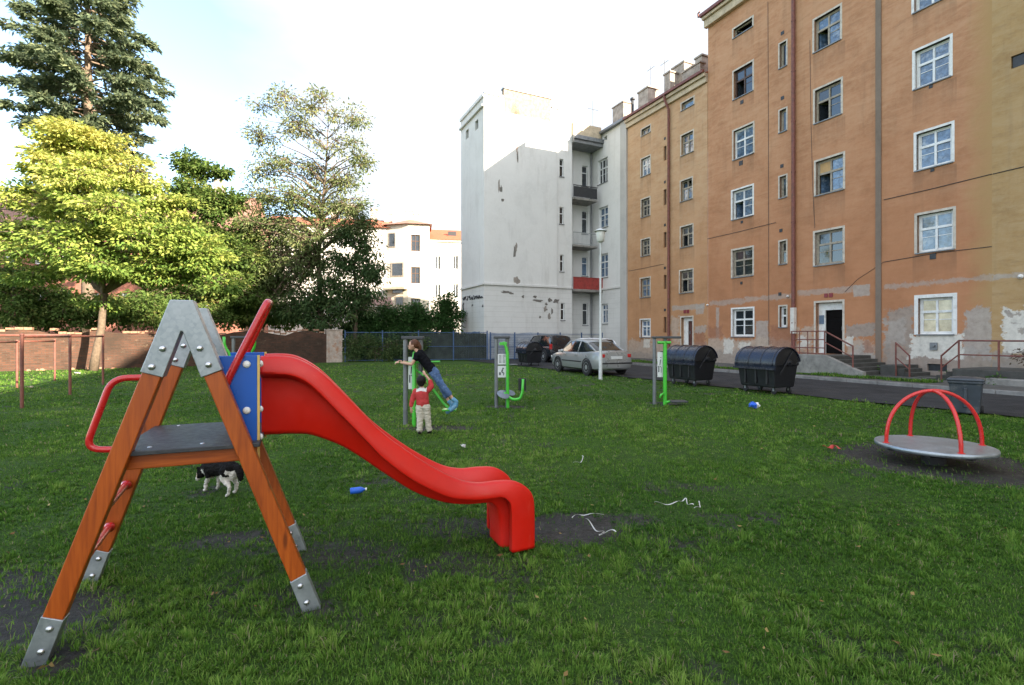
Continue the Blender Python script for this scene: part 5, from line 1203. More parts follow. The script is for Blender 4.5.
    for (px, w_, top, yy) in ((409, .9, 211, 1.0), (416, .6, 214, 2.2), (388, .9, 214, 3), (374, .8, 209, 4), (350, 1.0, 205, 4), (334, .8, 204, 4)):
        q = fr(px, top, yy); MB().box(q[0]-w_/2, q[0]+w_/2, yy, yy+.6, Ht-.3, q[1]).box(q[0]-w_/2-.06, q[0]+w_/2+.06, yy-.06, yy+.66, q[1]+.002, q[1]+.1).build('chimney', M['cream_dark'], o)
    MB().add([(x3, y2, -.1), (x3, 10, -.1), (x3, 10, H), (x3, y2, H)], [(0, 1, 2, 3)]).add([(xr, 0, -.1), (xr, 10, -.1), (xr, 10, H), (xr, 0, H)], [(0, 1, 2, 3)]).add([(x3, 10, -.1), (xr, 10, -.1), (xr, 10, H), (x3, 10, H)], [(0, 1, 2, 3)]).build('rear_wall', M['cream'], o)
far_house()

def shed():
    Y0 = 43.0; c = P(354, 336, Y0); c.z = 0; o = thing('garden_shed', 'low cream outbuilding with a brown tiled lean-to roof behind the fence', 'building', c, .28)
    w_ = 36/F*Y0; zt = HC+(336-306)/F*Y0
    MB().box(.1, w_-.1, 0, 3, 0, zt).build('wall', M['cream_dark'], o)
    MB().prism([(-.35, zt+.02), (3.2, zt+.95), (3.2, zt+1.05), (-.35, zt+.12)], lambda u, v, d: (d, u, v), -.15, w_+.15).build('roof', M['roof_brown'], o)
    MB().box(1.2, 2.0, -.03, -.002, .05, 1.9).build('door', M['frame_brown'], o)
shed()

def left_house():
    Y0 = 46.0; c = P(-120, 336, Y0); c.z = 0; o = thing('red_brick_house', 'reddish house with brown tiled roof and white windows hidden behind the yellow tree', 'building', c, .10)
    ex = Vector((math.cos(.10), math.sin(.10), 0)); ey = Vector((-math.sin(.10), math.cos(.10), 0))
    def fr(px, py):
        d = Vector(((px-CX)/F, 1, 0)); k = c.dot(ey)/d.dot(ey); p = d*k; return ((p-c).dot(ex), HC+(YH-py)/F*k)
    H = fr(10, 232)[1]; xr = fr(236, 336)[0]; hs = []
    for px in (-90, -65, -40, -15, 9, 39, 66, 94, 122, 150, 178, 206):
        for (ya, yb) in ((252, 264), (277, 291) if px < 20 else (293, 308)):
            a, b = fr(px-5, 336)[0], fr(px+5, 336)[0]; hs.append((a, b, fr(px, yb)[1], fr(px, ya)[1]))
    wall_with_holes(0, xr, -.1, H, hs, [M['redhouse'], M['room']], o)
    for h in hs: window(o, h, M['frame_white'], M['glass'], None, transom=.6, sill=False)
    m = MB(); m.prism([(-.4, H+.03), (5, fr(10, 184)[1]+.6), (10.4, H+.03)], lambda u, v, d: (d, u, v), -.3, xr+.3); m.build('roof', M['roof_brown'], o)
    for px in (52, 128, 200):
        q = fr(px, 176); MB().box(q[0]-.4, q[0]+.4, 3.6, 4.4, H+2, q[1]+.8).build('chimney', M['chimney'], o)
    MB().box(0, xr, -.12, -.002, H-.3, H).build('cornice', M['cornice'], o)
    MB().add([(0, 0, 0), (0, 10, 0), (0, 10, H), (0, 0, H)], [(0, 1, 2, 3)]).add([(xr, 0, 0), (xr, 10, 0), (xr, 10, H), (xr, 0, H)], [(0, 1, 2, 3)]).add([(0, 10, 0), (xr, 10, 0), (xr, 10, H), (0, 10, H)], [(0, 1, 2, 3)]).build('rear_wall', M['redhouse'], o)
left_house()

# ---------------------------------------------------------------- trees
def leaf_quads(c, d, nrm, ln, wd):
    """c centres, d long directions, nrm normals (n x 3), ln, wd sizes -> n x 4 x 3 diamonds, slightly folded"""
    d = d/np.linalg.norm(d, axis=1, keepdims=True); s = np.cross(d, nrm); s /= np.maximum(np.linalg.norm(s, axis=1, keepdims=True), 1e-6)
    nn = np.cross(s, d); v = np.empty((len(c), 4, 3), np.float32)
    v[:, 0] = c; v[:, 1] = c+d*(ln*.45)[:, None]+s*(wd*.5)[:, None]+nn*(ln*.06)[:, None]
    v[:, 2] = c+d*ln[:, None]; v[:, 3] = c+d*(ln*.45)[:, None]-s*(wd*.5)[:, None]+nn*(ln*.06)[:, None]
    return v
def build_foliage(name, quads, tint, mat, parent):
    n = len(quads); return npmesh(name, quads.reshape(-1, 3), np.arange(n*4), np.arange(n)*4, mat, {'tint': np.repeat(tint, 4)}, parent=parent)
def rnd_dir(n, rng):
    v = rng.standard_normal((n, 3)); return v/np.linalg.norm(v, axis=1, keepdims=True)

def broadleaf(name, label, base, trunk, lobes, n_tips, leaves, leaf, mats_, seed, droop=.3, flat=.45, spread=.55, tint0=.5, group=None, twig=.012, gap=.0, hole=None, cat='tree', limb_r=.06, tint_top=0.0, wd=.5, clump=0, csize=(.36, .56), cflat=.75):
    """trunk: list of (x,y,z,r) local; lobes: (x,y,z,rx,ry,rz,weight) ellipsoids holding twig tips"""
    rng = np.random.default_rng(seed); o = thing(name, label, cat, base, 0, group)
    tp = np.array([t[:3] for t in trunk]); tr = [t[3] for t in trunk]
    m = MB(); m.tube([Vector(t) for t in tp], tr, 9)
    lob = np.array(lobes, float)
    if clump:
        pr = lob[:, 6]/lob[:, 6].sum(); new = []
        for _ in range(clump):
            k = rng.choice(len(lob), p=pr); u = rnd_dir(1, rng)[0]*rng.random()**(1/4); s_ = rng.uniform(*csize)
            new.append((*(lob[k, :3]+u*lob[k, 3:6]*.85), lob[k, 3]*s_, lob[k, 4]*s_, lob[k, 5]*s_*cflat, s_*s_))
        new = np.array(new); new[:, 6] *= .55/new[:, 6].sum(); lob[:, 6] *= .45/lob[:, 6].sum(); lob = np.concatenate([lob, new])
    wsum = lob[:, 6]/lob[:, 6].sum(); tips = []; which = []
    while len(tips) < n_tips:
        k = rng.choice(len(lob), p=wsum); u = rnd_dir(1, rng)[0]*rng.random()**(1/2.2); p = lob[k, :3]+u*lob[k, 3:6]
        if gap and vnoise(np.array([p[0]*1.1+p[1]]), np.array([p[2]*1.3]), seed)[0] < gap: continue
        tips.append(p); which.append(k)
    tips = np.array(tips); which = np.array(which)
    # limbs: trunk -> lobe centre, then twigs to the tips
    fine = [tuple(tp[i]*(1-s)+tp[i+1]*s) for i in range(len(tp)-1) for s in (0, .25, .5, .75)]+[tuple(tp[-1])]
    fr = [tr[i]*(1-s)+tr[i+1]*s for i in range(len(tp)-1) for s in (0, .25, .5, .75)]+[tr[-1]]
    fine = np.array(fine); nodes = {k: [] for k in range(len(lob))}
    for k in range(len(lob)):
        c = lob[k, :3]; dz = c[2]-fine[:, 2]; hd = np.hypot(c[0]-fine[:, 0], c[1]-fine[:, 1])
        cost = np.linalg.norm(fine-c, axis=1)+np.where(dz < .35*hd, 3, 0)+np.where(fine[:, 2] < tp[-1][2]*.38, 4, 0); j = int(np.argmin(cost)); s = fine[j]; L = np.linalg.norm(c-s)
        e = c+np.array([0, 0, .25*lob[k, 5]]); pts = []
        for t in np.linspace(0, 1, 6):
            q = s*(1-t)+e*t; q = q+np.array([0, 0, .12*L*math.sin(PI*t)])+rng.standard_normal(3)*.035*L*math.sin(PI*t); pts.append(q)
        r0 = min(fr[j]*.75, limb_r+.018*L); m.tube([Vector(q) for q in pts], [r0*(1-.72*t) for t in np.linspace(0, 1, 6)], 6); nodes[k] = np.array(pts[1:])
    Q = []; T = []
    for p, k in zip(tips, which):
        nd = nodes[k]; cand = nd; j = int(np.argmin(np.linalg.norm(cand-p, axis=1))); s = cand[j]
        mid = (s+p)/2+np.array([0, 0, .1*np.linalg.norm(p-s)])+rng.standard_normal(3)*.05
        m.tube([Vector(s), Vector(mid), Vector(p)], [twig*1.8, twig*1.2, twig*.5], 4, cap=False)
        n = max(3, int(leaves*rng.uniform(.5, 1.5)))
        outw = p-s; outw = outw/max(np.linalg.norm(outw), 1e-6)
        off = rnd_dir(n, rng)*np.array([spread, spread, spread*flat])*rng.random((n, 1))**.5
        c = p+off
        d = off/np.maximum(np.linalg.norm(off, axis=1, keepdims=True), 1e-6)*.7+outw*.5+rng.standard_normal((n, 3))*.35; d[:, 2] -= droop
        nr = rng.standard_normal((n, 3))*.55+np.array([0, 0, 1.0])
        ln = leaf*rng.uniform(.6, 1.3, n); Q.append(leaf_quads(c, d, nr, ln, ln*wd))
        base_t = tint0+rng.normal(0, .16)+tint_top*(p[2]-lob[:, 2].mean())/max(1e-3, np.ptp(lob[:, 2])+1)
        T.append(np.clip(base_t+rng.normal(0, .13, n), 0, 1))
    m.build('trunk', mats_[0], o, True)
    build_foliage('crown', np.concatenate(Q), np.concatenate(T), mats_[1], o)
    return o

def lobes_px(base, Y, items):
    """(px, py, half width px, half height px, weight, depth shift) -> local ellipsoids"""
    out = []
    for (px, py, rx, rz, w_, dy) in items:
        p = P(px, py, Y+dy); k = (Y+dy)/F; out.append((p.x-base.x, p.y-base.y, p.z, rx*k, rx*k*.8, rz*k, w_))
    return out

def trees():
    # yellow-green tree in front of the garden wall
    b = G(93, 370.5); Y = b.y
    L = lobes_px(b, Y, [(70, 142, 26, 17, 1.0, 0), (105, 150, 28, 18, 1.0, .5), (45, 165, 26, 16, .9, -.5), (130, 175, 28, 18, 1.0, 0), (85, 180, 40, 22, 1.5, -1.2), (45, 205, 36, 22, 1.2, 0), (110, 212, 42, 22, 1.5, -1.4),
        (20, 238, 30, 22, 1.1, .3), (65, 245, 40, 22, 1.4, -1.3), (165, 205, 24, 16, .8, .4), (155, 240, 38, 20, 1.3, -.6), (200, 258, 32, 20, 1.1, 0), (190, 235, 24, 14, .7, -.4), (110, 265, 36, 18, 1.1, -1.0), (40, 275, 30, 15, .6, .4), (160, 275, 34, 16, .9, .2), (215, 282, 20, 14, .5, .2), (100, 300, 26, 10, .3, .5), (0, 215, 24, 24, .7, .6)])
    tr = [(0, 0, -.1, .20), (.12, .02, .8, .17), (.35, .05, 2.0, .15), (.42, .1, 3.6, .13), (.15, .1, 5.4, .10), (-.1, 0, 7.2, .07), (-.15, 0, 9.2, .03)]
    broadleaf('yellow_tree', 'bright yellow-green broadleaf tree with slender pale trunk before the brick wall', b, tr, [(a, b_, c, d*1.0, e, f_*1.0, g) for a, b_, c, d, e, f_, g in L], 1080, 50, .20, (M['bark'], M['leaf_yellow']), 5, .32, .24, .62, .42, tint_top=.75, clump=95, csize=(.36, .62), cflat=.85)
    # conifer behind it
    b = P(87, 336, 36.0); b.z = 0; o = thing('tall_conifer', 'very tall dark blue-green conifer with bare trunk showing between ragged branches', 'tree', b); rng = np.random.default_rng(3)
    Hc = 30.0; m = MB(); m.tube([Vector((0, 0, -.1)), Vector((.1, 0, 8)), Vector((0, .1, 18)), Vector((.05, 0, 26)), Vector((0, 0, Hc))], [.42, .36, .26, .13, .02], 10)
    Q = []; T = []; z = 8.5
    while z < Hc-.6:
        nb = rng.integers(4, 7); a0 = rng.random()*2*PI
        for k in range(nb):
            an = a0+2*PI*k/nb+rng.normal(0, .25); f_ = (Hc-z)/(Hc-10); rl = min(5.7, 1.0+8.0*min(1, f_)**.8)*rng.uniform(.55, 1.10)
            if z < 18.8: rl *= .80 if z > 16.5 else .6
            up = rng.uniform(-.05, .18); tp = []; 
            for t in np.linspace(0, 1, 7):
                r_ = rl*t; tp.append(np.array([math.cos(an)*r_, math.sin(an)*r_, z+up*r_-.055*r_*r_*.8+.35*max(0, t-.7)*rl*.5]))
            tp = np.array(tp)+rng.standard_normal((7, 3))*.05; m.tube([Vector(q) for q in tp], [.07*(1-.85*t) for t in np.linspace(0, 1, 7)], 5, cap=False)
            ntw = int(rl*11)
            for q in range(ntw):
                t = rng.uniform(.28, 1.0); i = min(5, int(t*6)); s = tp[i]*(1-(t*6-i))+tp[i+1]*(t*6-i)
                side = rng.choice([-1, 1]); an2 = an+side*rng.uniform(.35, 1.1); tl = (.35+.75*(1-t)+.25)*rng.uniform(.6, 1.2)
                dr = np.array([math.cos(an2), math.sin(an2), rng.uniform(-.45, .1)]); e = s+dr*tl
                nn = 13; w_ = rng.random(nn); c = s+(e-s)*w_[:, None]+rng.standard_normal((nn, 3))*.07
                d = dr+rng.standard_normal((nn, 3))*.45; d[:, 2] -= .12; nr = rng.standard_normal((nn, 3))*.6+np.array([0, 0, 1.])
                ln = rng.uniform(.24, .46, nn); Q.append(leaf_quads(c, d, nr, ln, ln*.40)); T.append(np.clip(rng.normal(.45, .12)+rng.normal(0, .15, nn)+.3*(t-.6), 0, 1))
        z += rng.uniform(.5, .78)
    m.build('trunk', M['bark_pale'], o, True); build_foliage('crown', np.concatenate(Q), np.concatenate(T), M['needle'], o)
    # darker trees between
    b = P(190, 336, 33.0); b.z = 0
    L = lobes_px(b, 33, [(182, 165, 16, 14, .6, 0), (208, 172, 16, 12, .5, .5), (185, 195, 28, 18, 1, 0), (215, 205, 24, 18, .9, 0), (180, 228, 34, 22, 1.1, .4), (225, 238, 30, 22, 1.1, 0), (240, 262, 28, 20, 1, .3), (190, 262, 36, 22, 1.1, .4), (225, 290, 36, 20, 1, 0), (180, 298, 40, 20, 1, .5), (248, 300, 24, 18, .7, 0)])
    broadleaf('dark_green_tree', 'mid green broadleaf tree with a few yellow leaves right behind the yellow tree', b, [(0, 0, 0, .2), (.1, 0, 3, .16), (-.1, 0, 6, .11), (0, 0, 9.5, .04)], L, 1000, 40, .26, (M['bark'], M['leaf_green']), 9, .3, .5, .55, .42, clump=70, csize=(.40, .65), cflat=.9)
    # tall thin tree
    b = P(321, 336, 33.5); b.z = 0; Y = 33.5
    L = lobes_px(b, Y, [(258, 108, 16, 14, .55, 0), (285, 100, 18, 12, .6, .4), (322, 102, 20, 13, .7, 0), (352, 122, 18, 15, .8, -.3), (300, 128, 24, 14, .8, .2), (262, 140, 20, 14, .7, .2), (335, 145, 24, 15, .9, -.4), (362, 160, 13, 14, .6, 0), (272, 168, 26, 15, .9, 0), (310, 170, 22, 14, .7, .4), (345, 180, 22, 16, .9, 0),
        (258, 200, 26, 17, 1.6, .3), (300, 200, 28, 17, 1.8, -.3), (342, 208, 30, 18, 1.9, 0), (272, 232, 34, 20, 2.6, .2), (318, 238, 34, 20, 2.8, -.3), (358, 228, 18, 16, 1.6, 0), (262, 262, 34, 20, 2.4, .1), (300, 270, 36, 20, 2.6, .3), (270, 292, 36, 16, 2.0, .2)])
    tr = [(-.05, 0, -.1, .24), (0, 0, 2.5, .20), (-.1, 0, 5, .17), (-.15, 0, 7, .14), (.1, 0, 10, .10), (.35, 0, 13, .06), (.5, 0, 16, .02)]
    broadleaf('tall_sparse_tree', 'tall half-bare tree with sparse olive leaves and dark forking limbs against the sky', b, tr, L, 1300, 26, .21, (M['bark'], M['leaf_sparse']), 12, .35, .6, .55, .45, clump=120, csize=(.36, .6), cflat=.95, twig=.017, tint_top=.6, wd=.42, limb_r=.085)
    b = P(355, 336, 33.2); b.z = 0
    L = lobes_px(b, 33.2, [(352, 232, 14, 12, .6, 0), (366, 250, 16, 14, .8, .2), (345, 262, 22, 14, 1, 0), (372, 272, 16, 12, .8, 0), (335, 285, 26, 14, 1.1, -.2), (365, 292, 20, 12, .7, 0), (318, 300, 26, 14, 1.1, 0), (345, 308, 28, 14, 1.1, -.2), (300, 310, 22, 12, .8, .2), (330, 322, 34, 10, 1.0, 0)])
    broadleaf('drooping_evergreen', 'dark drooping evergreen tree standing against the wall end beside the tall bare tree', b, [(0, 0, -.1, .16), (.05, 0, 2.5, .13), (0, 0, 4.5, .09), (0, 0, 7.4, .03)], L, 460, 40, .24, (M['bark'], M['leaf_dark']), 14, .75, .8, .5, .45, wd=.36)
    b = P(262, 336, 35.5); b.z = 0
    L = lobes_px(b, 35.5, [(258, 262, 24, 16, 1, 0), (240, 285, 26, 16, 1, .2), (272, 290, 26, 16, 1, 0), (252, 310, 32, 14, 1, 0), (285, 316, 26, 12, .9, 0), (225, 316, 28, 12, .9, 0)])
    broadleaf('lower_green_tree', 'small olive green tree filling the gap left of the tall bare tree', b, [(0, 0, -.1, .12), (.05, 0, 2.5, .1), (0, 0, 5, .03)], L, 420, 36, .25, (M['bark'], M['leaf_green']), 15, .35, .6, .55, .35)
    # understorey behind the wall on the left
    for k, (px, Y, top, w_, mt, lab) in enumerate(((8, 27.5, 262, 38, 'leaf_green', 'bushy green shrub rising above the brick wall behind the tall carpet rack'), (58, 28.5, 285, 36, 'leaf_green', 'leafy green shrub above the wall just left of the yellow tree trunk'), (128, 29.5, 290, 40, 'leaf_green', 'green shrub above the wall just right of the yellow tree trunk'), (190, 31, 296, 42, 'leaf_green', 'green shrub above the wall behind the grey tower plates'))):
        b = P(px, 336, Y); b.z = 0
        L = lobes_px(b, Y, [(px+dx*w_, top+12+(330-top-20)*q, w_*.55, (330-top)*.25, 1, dy) for (dx, q, dy) in ((-.1, 0, 0), (.35, .25, .3), (-.5, .35, .2), (.1, .55, -.2), (-.4, .85, 0), (.5, .85, .1))])
        broadleaf('shrub', lab, b, [(0, 0, -.1, .09), (.05, 0, 1.5, .07), (0, 0, 2.4, .03)], L, 230, 30, .21, (M['bark'], M[mt]), 20+k, .3, .6, .5, .4, cat='shrub')
    # bushes behind the mesh fence
    for k, (px, Y, top, w_, lab) in enumerate(((362, 34.0, 312, 20, 'rounded dark green bush behind the blue fence next to the wall pier'), (390, 35.2, 305, 22, 'dense green bush under the shed roof behind the fence'), (418, 36.2, 303, 22, 'dense green bush below the stair tower windows'), (446, 37.2, 298, 18, 'tallest dark bush close against the white house'))):
        b = P(px, 336, Y); b.z = 0; L = lobes_px(b, Y, [(px+dx*w_, top+8+(352-top)*q, w_*.6, (352-top)*.22, 1, dy) for (dx, q, dy) in ((0, 0, 0), (.4, .2, .2), (-.45, .25, 0), (.1, .45, -.4), (-.4, .65, 0), (.45, .65, 0), (0, .85, -.4))])
        broadleaf('bush', lab, b, [(0, 0, -.1, .07), (.03, 0, .8, .05), (0, 0, 1.6, .02)], L, 330, 44, .18, (M['bark'], M['hedge']), 40+k, .2, .7, .42, .4, cat='bush', group='bushes behind the blue fence')
    # ivy on the fence, weeds, dry vines on the terrace
    b = Vector((-8.6, 32.1, 0)); L = [(s_*.95-1.3, s_*.245-.30, .85+.2*math.sin(s_*2.1), .8, .10, .75, 1) for s_ in range(5)]
    broadleaf('climbing_ivy', 'dark green creeper climbing on the blue mesh fence', b, [(0, 0, -.05, .03), (.05, 0, .5, .02), (0, 0, .9, .01)], L, 300, 26, .13, (M['bark'], M['leaf_dark']), 50, .3, .7, .28, .6, cat='creeper', limb_r=.01, twig=.006)
    q = W(TA2-.7, -(TX0+1.9), .53); L = [(0, 0, .45, .75, .4, .35, 1), (.4, -.9, .35, .6, .4, .3, .8)]
    broadleaf('dry_vine', 'tangle of bare dry vines on the terrace behind the rusty railing', q, [(0, 0, -.02, .03), (.05, -.1, .3, .02), (.1, -.2, .55, .01)], L, 90, 7, .09, (M['dry'], M['dry']), 51, .3, .7, .22, .5, cat='plant', limb_r=.012, twig=.006)
    for k, (px, py, lab) in enumerate(((888, 377, 'weedy green tuft at the foot of the cellar steps'), (952, 379, 'low weed tuft by the terrace wall foot'), (1000, 388, 'bushy weed in front of the terrace plinth'))):
        b = G(px, py); b.z = .1
        broadleaf('weed', lab, b, [(0, 0, -.02, .012), (.01, 0, .1, .01), (0, 0, .2, .005)], [(0, 0, .14, .3, .2, .13, 1)], 28, 8, .10, (M['bark'], M['hedge']), 55+k, .1, .8, .12, .7, cat='weed', limb_r=.004, twig=.003)
trees()
# ---------------------------------------------------------------- slide with its wooden tower
def catmull(pts, k=5):
    pts = [Vector(p) for p in pts]; out = []
    for i in range(len(pts)-1):
        p0 = pts[max(0, i-1)]; p1 = pts[i]; p2 = pts[i+1]; p3 = pts[min(len(pts)-1, i+2)]
        for j in range(k):
            t = j/k; out.append(.5*((2*p1)+(p2-p0)*t+(2*p0-5*p1+4*p2-p3)*t*t+(3*p1-p0-3*p2+p3)*t**3))
    out.append(pts[-1]); return out
def rounded(pts, r, k=5):
    """polyline with rounded corners"""
    pts = [Vector(p) for p in pts]; out = [pts[0]]
    for i in range(1, len(pts)-1):
        a, b, c = pts[i-1], pts[i], pts[i+1]; d1 = (a-b); d2 = (c-b); q = min(r, d1.length*.45, d2.length*.45); p, s = b+d1.normalized()*q, b+d2.normalized()*q
        for j in range(k+1): t = j/k; out.append(p*(1-t)**2+b*2*t*(1-t)+s*t*t)
    out.append(pts[-1]); return out

def slide():
    th = math.atan2(.48, 1.154)
    o = thing('playground_slide', 'red fibreglass slide on an orange stained wooden A-frame tower with blue board', 'slide', (-2.36, 2.53, 0), th)
    def to(u, v, d): return (u, d, v)
    legs = [((-.047, 0), (.568, 1.79), 1), ((1.322, 0), (.674, 1.79), -1)]
    for wy, sk in ((0.0, 0.0), (.9, -.065)):
        for (a, b, sg) in legs:
            A, B = Vector((a[0]+sk, a[1])), Vector((b[0]+sk, b[1])); d = (B-A).normalized(); nr = Vector((d.y, -d.x)) if sg > 0 else Vector((-d.y, d.x)); wd = .098
            L = (B-A).length
            def q(l, k): v = A+d*l+nr*k; return (v.x, v.y)
            m = MB(); m.prism([q(.21, .004), q(1.50, .004), q(1.50, wd-.004), q(.21, wd-.004)], to, wy+.004, wy+.080)
            lg = m.build('leg', M['wood'], o, bevel=.006)
            s = MB(); s.prism([q(-.10, 0), q(.218, 0), q(.212, wd), q(-.10, wd)], to, wy, wy+.084); sh = s.build('foot_shoe', M['galv'], lg, bevel=.004)
            for (l, k) in ((.165, .055), (.055, .058)): v = q(l, k); MB().dome((v[0], wy-.001, v[1]), (0, -1, 0), .017, .011).build('bolt', M['bolt'], lg, True)
        m = MB(); m.prism([(u+sk, v) for u, v in ((.434, 1.41), (.536, 1.378), (.618, 1.625), (.626, 1.625), (.712, 1.372), (.813, 1.412), (.674, 1.795), (.568, 1.795))], to, wy-.004, wy+.086)
        pl = m.build('top_plate', M['galv'], o, bevel=.005)
        for (u, v) in ((.535, 1.532), (.487, 1.436), (.707, 1.532), (.748, 1.442)): MB().dome((u+sk, wy-.005, v), (0, -1, 0), .018, .012).build('bolt', M['bolt'], pl, True)
    # platform, its beams
    for wy in (.084, .83): MB().box(.34, .98, wy, wy+.065, .880, .960).build('platform_beam', M['wood_h'], o, bevel=.006)
    MB().box(.30, 1.0, .03, .92, .963, .988).build('platform', M['platform'], o, bevel=.004)
    for (u, v) in ((.45, .12), (.70, .12), (.9, .85), (.45, .85)): MB().dome((u, v, .988), (0, 0, 1), .012, .006).build('deck_screw', M['bolt'], o, True)
    # rungs
    for (s_, z_) in ((.205, .615), (.115, .35)):
        m = MB(); m.tube([(s_+.010, .04, z_), (s_-.058, .94, z_)], .018, 10); 
        for y_ in (.086, .868): m.lathe([(.03, 0), (.032, .014), (.022, .03)], 12, (s_+.010-.0755*(y_-.04), y_, z_), (0, 1 if y_ < .5 else -1, 0))
        m.build('rung', M['red_tube'], o, True, auto=40)
    # blue cheek boards, yellow edge, white caps
    for wy in (.115, .79):
        b = MB(); b.prism([(.905, 1.0), (.765, 1.485), (.980, 1.485), (.980, .885), (.94, .885)], to, wy, wy+.018); cb = b.build('cheek_board', M['blue'], o, bevel=.003)
        MB().box(.9805, .9935, wy-.002, wy+.02, .880, 1.487).build('board_edge', M['ply'], cb)
        for z_ in (1.435, 1.165): MB().dome((.925, wy, z_), (0, -1, 0), .022, .014, 14).build('bolt_cap', M['cap'], cb, True)
        for z_ in (1.435, 1.165, 1.0): MB().dome((.995, wy+.035, z_), (1, 0, 0), .020, .016, 14).build('bolt_cap', M['cap'], cb, True)
    # hoop over the slide entry and grab handle by the ladder
    hp = rounded([(.79, .105, 1.20), (.82, .105, 1.33), (1.035, .105, 1.80), (1.015, .84, 1.84), (.80, .84, 1.33), (.77, .84, 1.20)], .09, 6)
    MB().tube(hp, .022, 12).build('entry_hoop', M['red_tube'], o, True, auto=60)
    hl = rounded([(.46, .05, 1.378), (.300, .05, 1.378), (.185, .05, 1.012), (.35, .05, 1.0)], .085, 6)
    MB().tube(hl, .017, 12).build('grab_handle', M['red_tube'], o, True, auto=60)
    # the chute, one shell
    ST = [((1.000, 1.489), (1.000, 1.387), (1.000, .996)), ((1.13, 1.488), (1.14, 1.378), (1.125, .993)), ((1.213, 1.468), (1.205, 1.360), (1.21, .988)), ((1.307, 1.415), (1.271, 1.322), (1.29, .976)), ((1.391, 1.343), (1.34, 1.258), (1.38, .940)),
        ((1.515, 1.208), (1.45, 1.134), (1.487, .886)), ((1.61, 1.10), (1.545, 1.028), (1.57, .83)), ((1.706, .993), (1.638, .920), (1.655, .765)), ((1.839, .875), (1.76, .785), (1.78, .666)), ((2.045, .72), (1.96, .622), (1.986, .515)),
        ((2.25, .598), (2.19, .492), (2.19, .42)), ((2.41, .549), (2.38, .449), (2.35, .385)), ((2.565, .546), (2.50, .443), (2.47, .376)), ((2.70, .530), (2.592, .440), (2.555, .368)), ((2.806, .468), (2.650, .395), (2.605, .325)), ((2.856, .387), (2.668, .325), (2.628, .25)), ((2.866, .213), (2.671, .2), (2.636, .14)), ((2.866, .02), (2.671, .02), (2.638, .02))]
    rim = catmull([(a[0]-.012, a[1]-.02, 0) for a, b, c in ST], 6); lip = catmull([(b[0]-.012, b[1]-.012, 0) for a, b, c in ST], 6); flo = catmull([(c[0]-.012, c[1]-.026, 0) for a, b, c in ST], 6)
    W0, W1 = .262, .755; vs = []; n = len(rim)
    def ring(i):
        r, l, f = rim[i], lip[i], flo[i]; out = []
        up = (Vector((r.x, r.y))-Vector((f.x, f.y))); up = up.normalized() if up.length > 1e-4 else Vector((0, 1))
        rr = Vector((r.x, r.y)); ll = Vector((l.x, l.y)); ff = Vector((f.x, f.y))
        near = [(ll*.93+ff*.07, W0+.02), (ll, W0-.026), (ll*.90+rr*.10, W0-.028), (rr*.45+ll*.55, W0-.016), (rr*.85+ll*.15, W0-.004), (rr*.96+ll*.04, W0+.006), (rr, W0+.020), (rr+up*.002, W0+.036), (rr-up*.004, W0+.052), (rr*.93+ff*.07, W0+.062), (rr*.5+ff*.5, W0+.095), (ff*.93+rr*.07, W0+.112), (ff*.98+rr*.02, W0+.125), (ff, W0+.150)]
        out = [(p.x, y, p.y) for p, y in near]; out += [(ff.x, (W0+W1)/2, ff.y)]; out += [(p.x, W0+W1-y, p.y) for p, y in reversed(near)]
        return out
    k = len(ring(0))
    for i in range(n): vs += ring(i)
    m = MB(); m.add(vs, [(i*k+j, i*k+j+1, (i+1)*k+j+1, (i+1)*k+j) for i in range(n-1) for j in range(k-1)])
    c = m.build('chute', M['slide'], o, True, auto=47)
    so_ = c.modifiers.new('shell', 'SOLIDIFY'); so_.thickness = .012; so_.offset = 0
slide()

# ---------------------------------------------------------------- merry-go-round
def merry():
    c = Vector((5.41, 6.57, 0)); o = thing('merry_go_round', 'low round merry-go-round with grey plate and two crossing red hoops on bare soil', 'merry-go-round', c)
    MB().lathe([(.0, .165), (.59, .165), (.607, .172), (.607, .205), (.59, .212), (.0, .212)], 64).build('turntable', M['mplate'], o, True, auto=35)
    e = MB(); e.lathe([(.600, .160), (.622, .166), (.626, .19), (.620, .212), (.598, .2165)], 64); e.build('rim', M['galv'], o, True)
    MB().lathe([(.13, -.05), (.13, .06), (.09, .08), (.09, .166)], 20).build('pivot', M['rubber'], o, True, auto=30)  # black colour stands in for the darkness under the turntable
    m = MB(); 
    for k in range(8): an = k*PI/4; m.bar((.12*math.cos(an), .12*math.sin(an), .13), (.58*math.cos(an), .58*math.sin(an), .15), .04, .03)
    m.build('spokes', M['rubber'], o)
    for an, h in ((R(-8.4), .70), (R(77.4), .695)):
        d = Vector((math.cos(an), math.sin(an), 0)); pts = []; r_ = .555
        for t in np.linspace(0, PI, 25): pts.append(d*r_*math.cos(t)*(1.0)+Vector((0, 0, .20+h*math.sin(t)**.82)))
        hp = MB().tube(pts, .0225, 12).build('hoop', M['mgr_red'], o, True, auto=60)
        f = MB()
        for s in (-1, 1): f.lathe([(.04, 0), (.04, .006), (.028, .012)], 14, d*r_*s+Vector((0, 0, .2125)))
        f.build('foot_flange', M['mgr_red'], hp, True, auto=40)
merry()

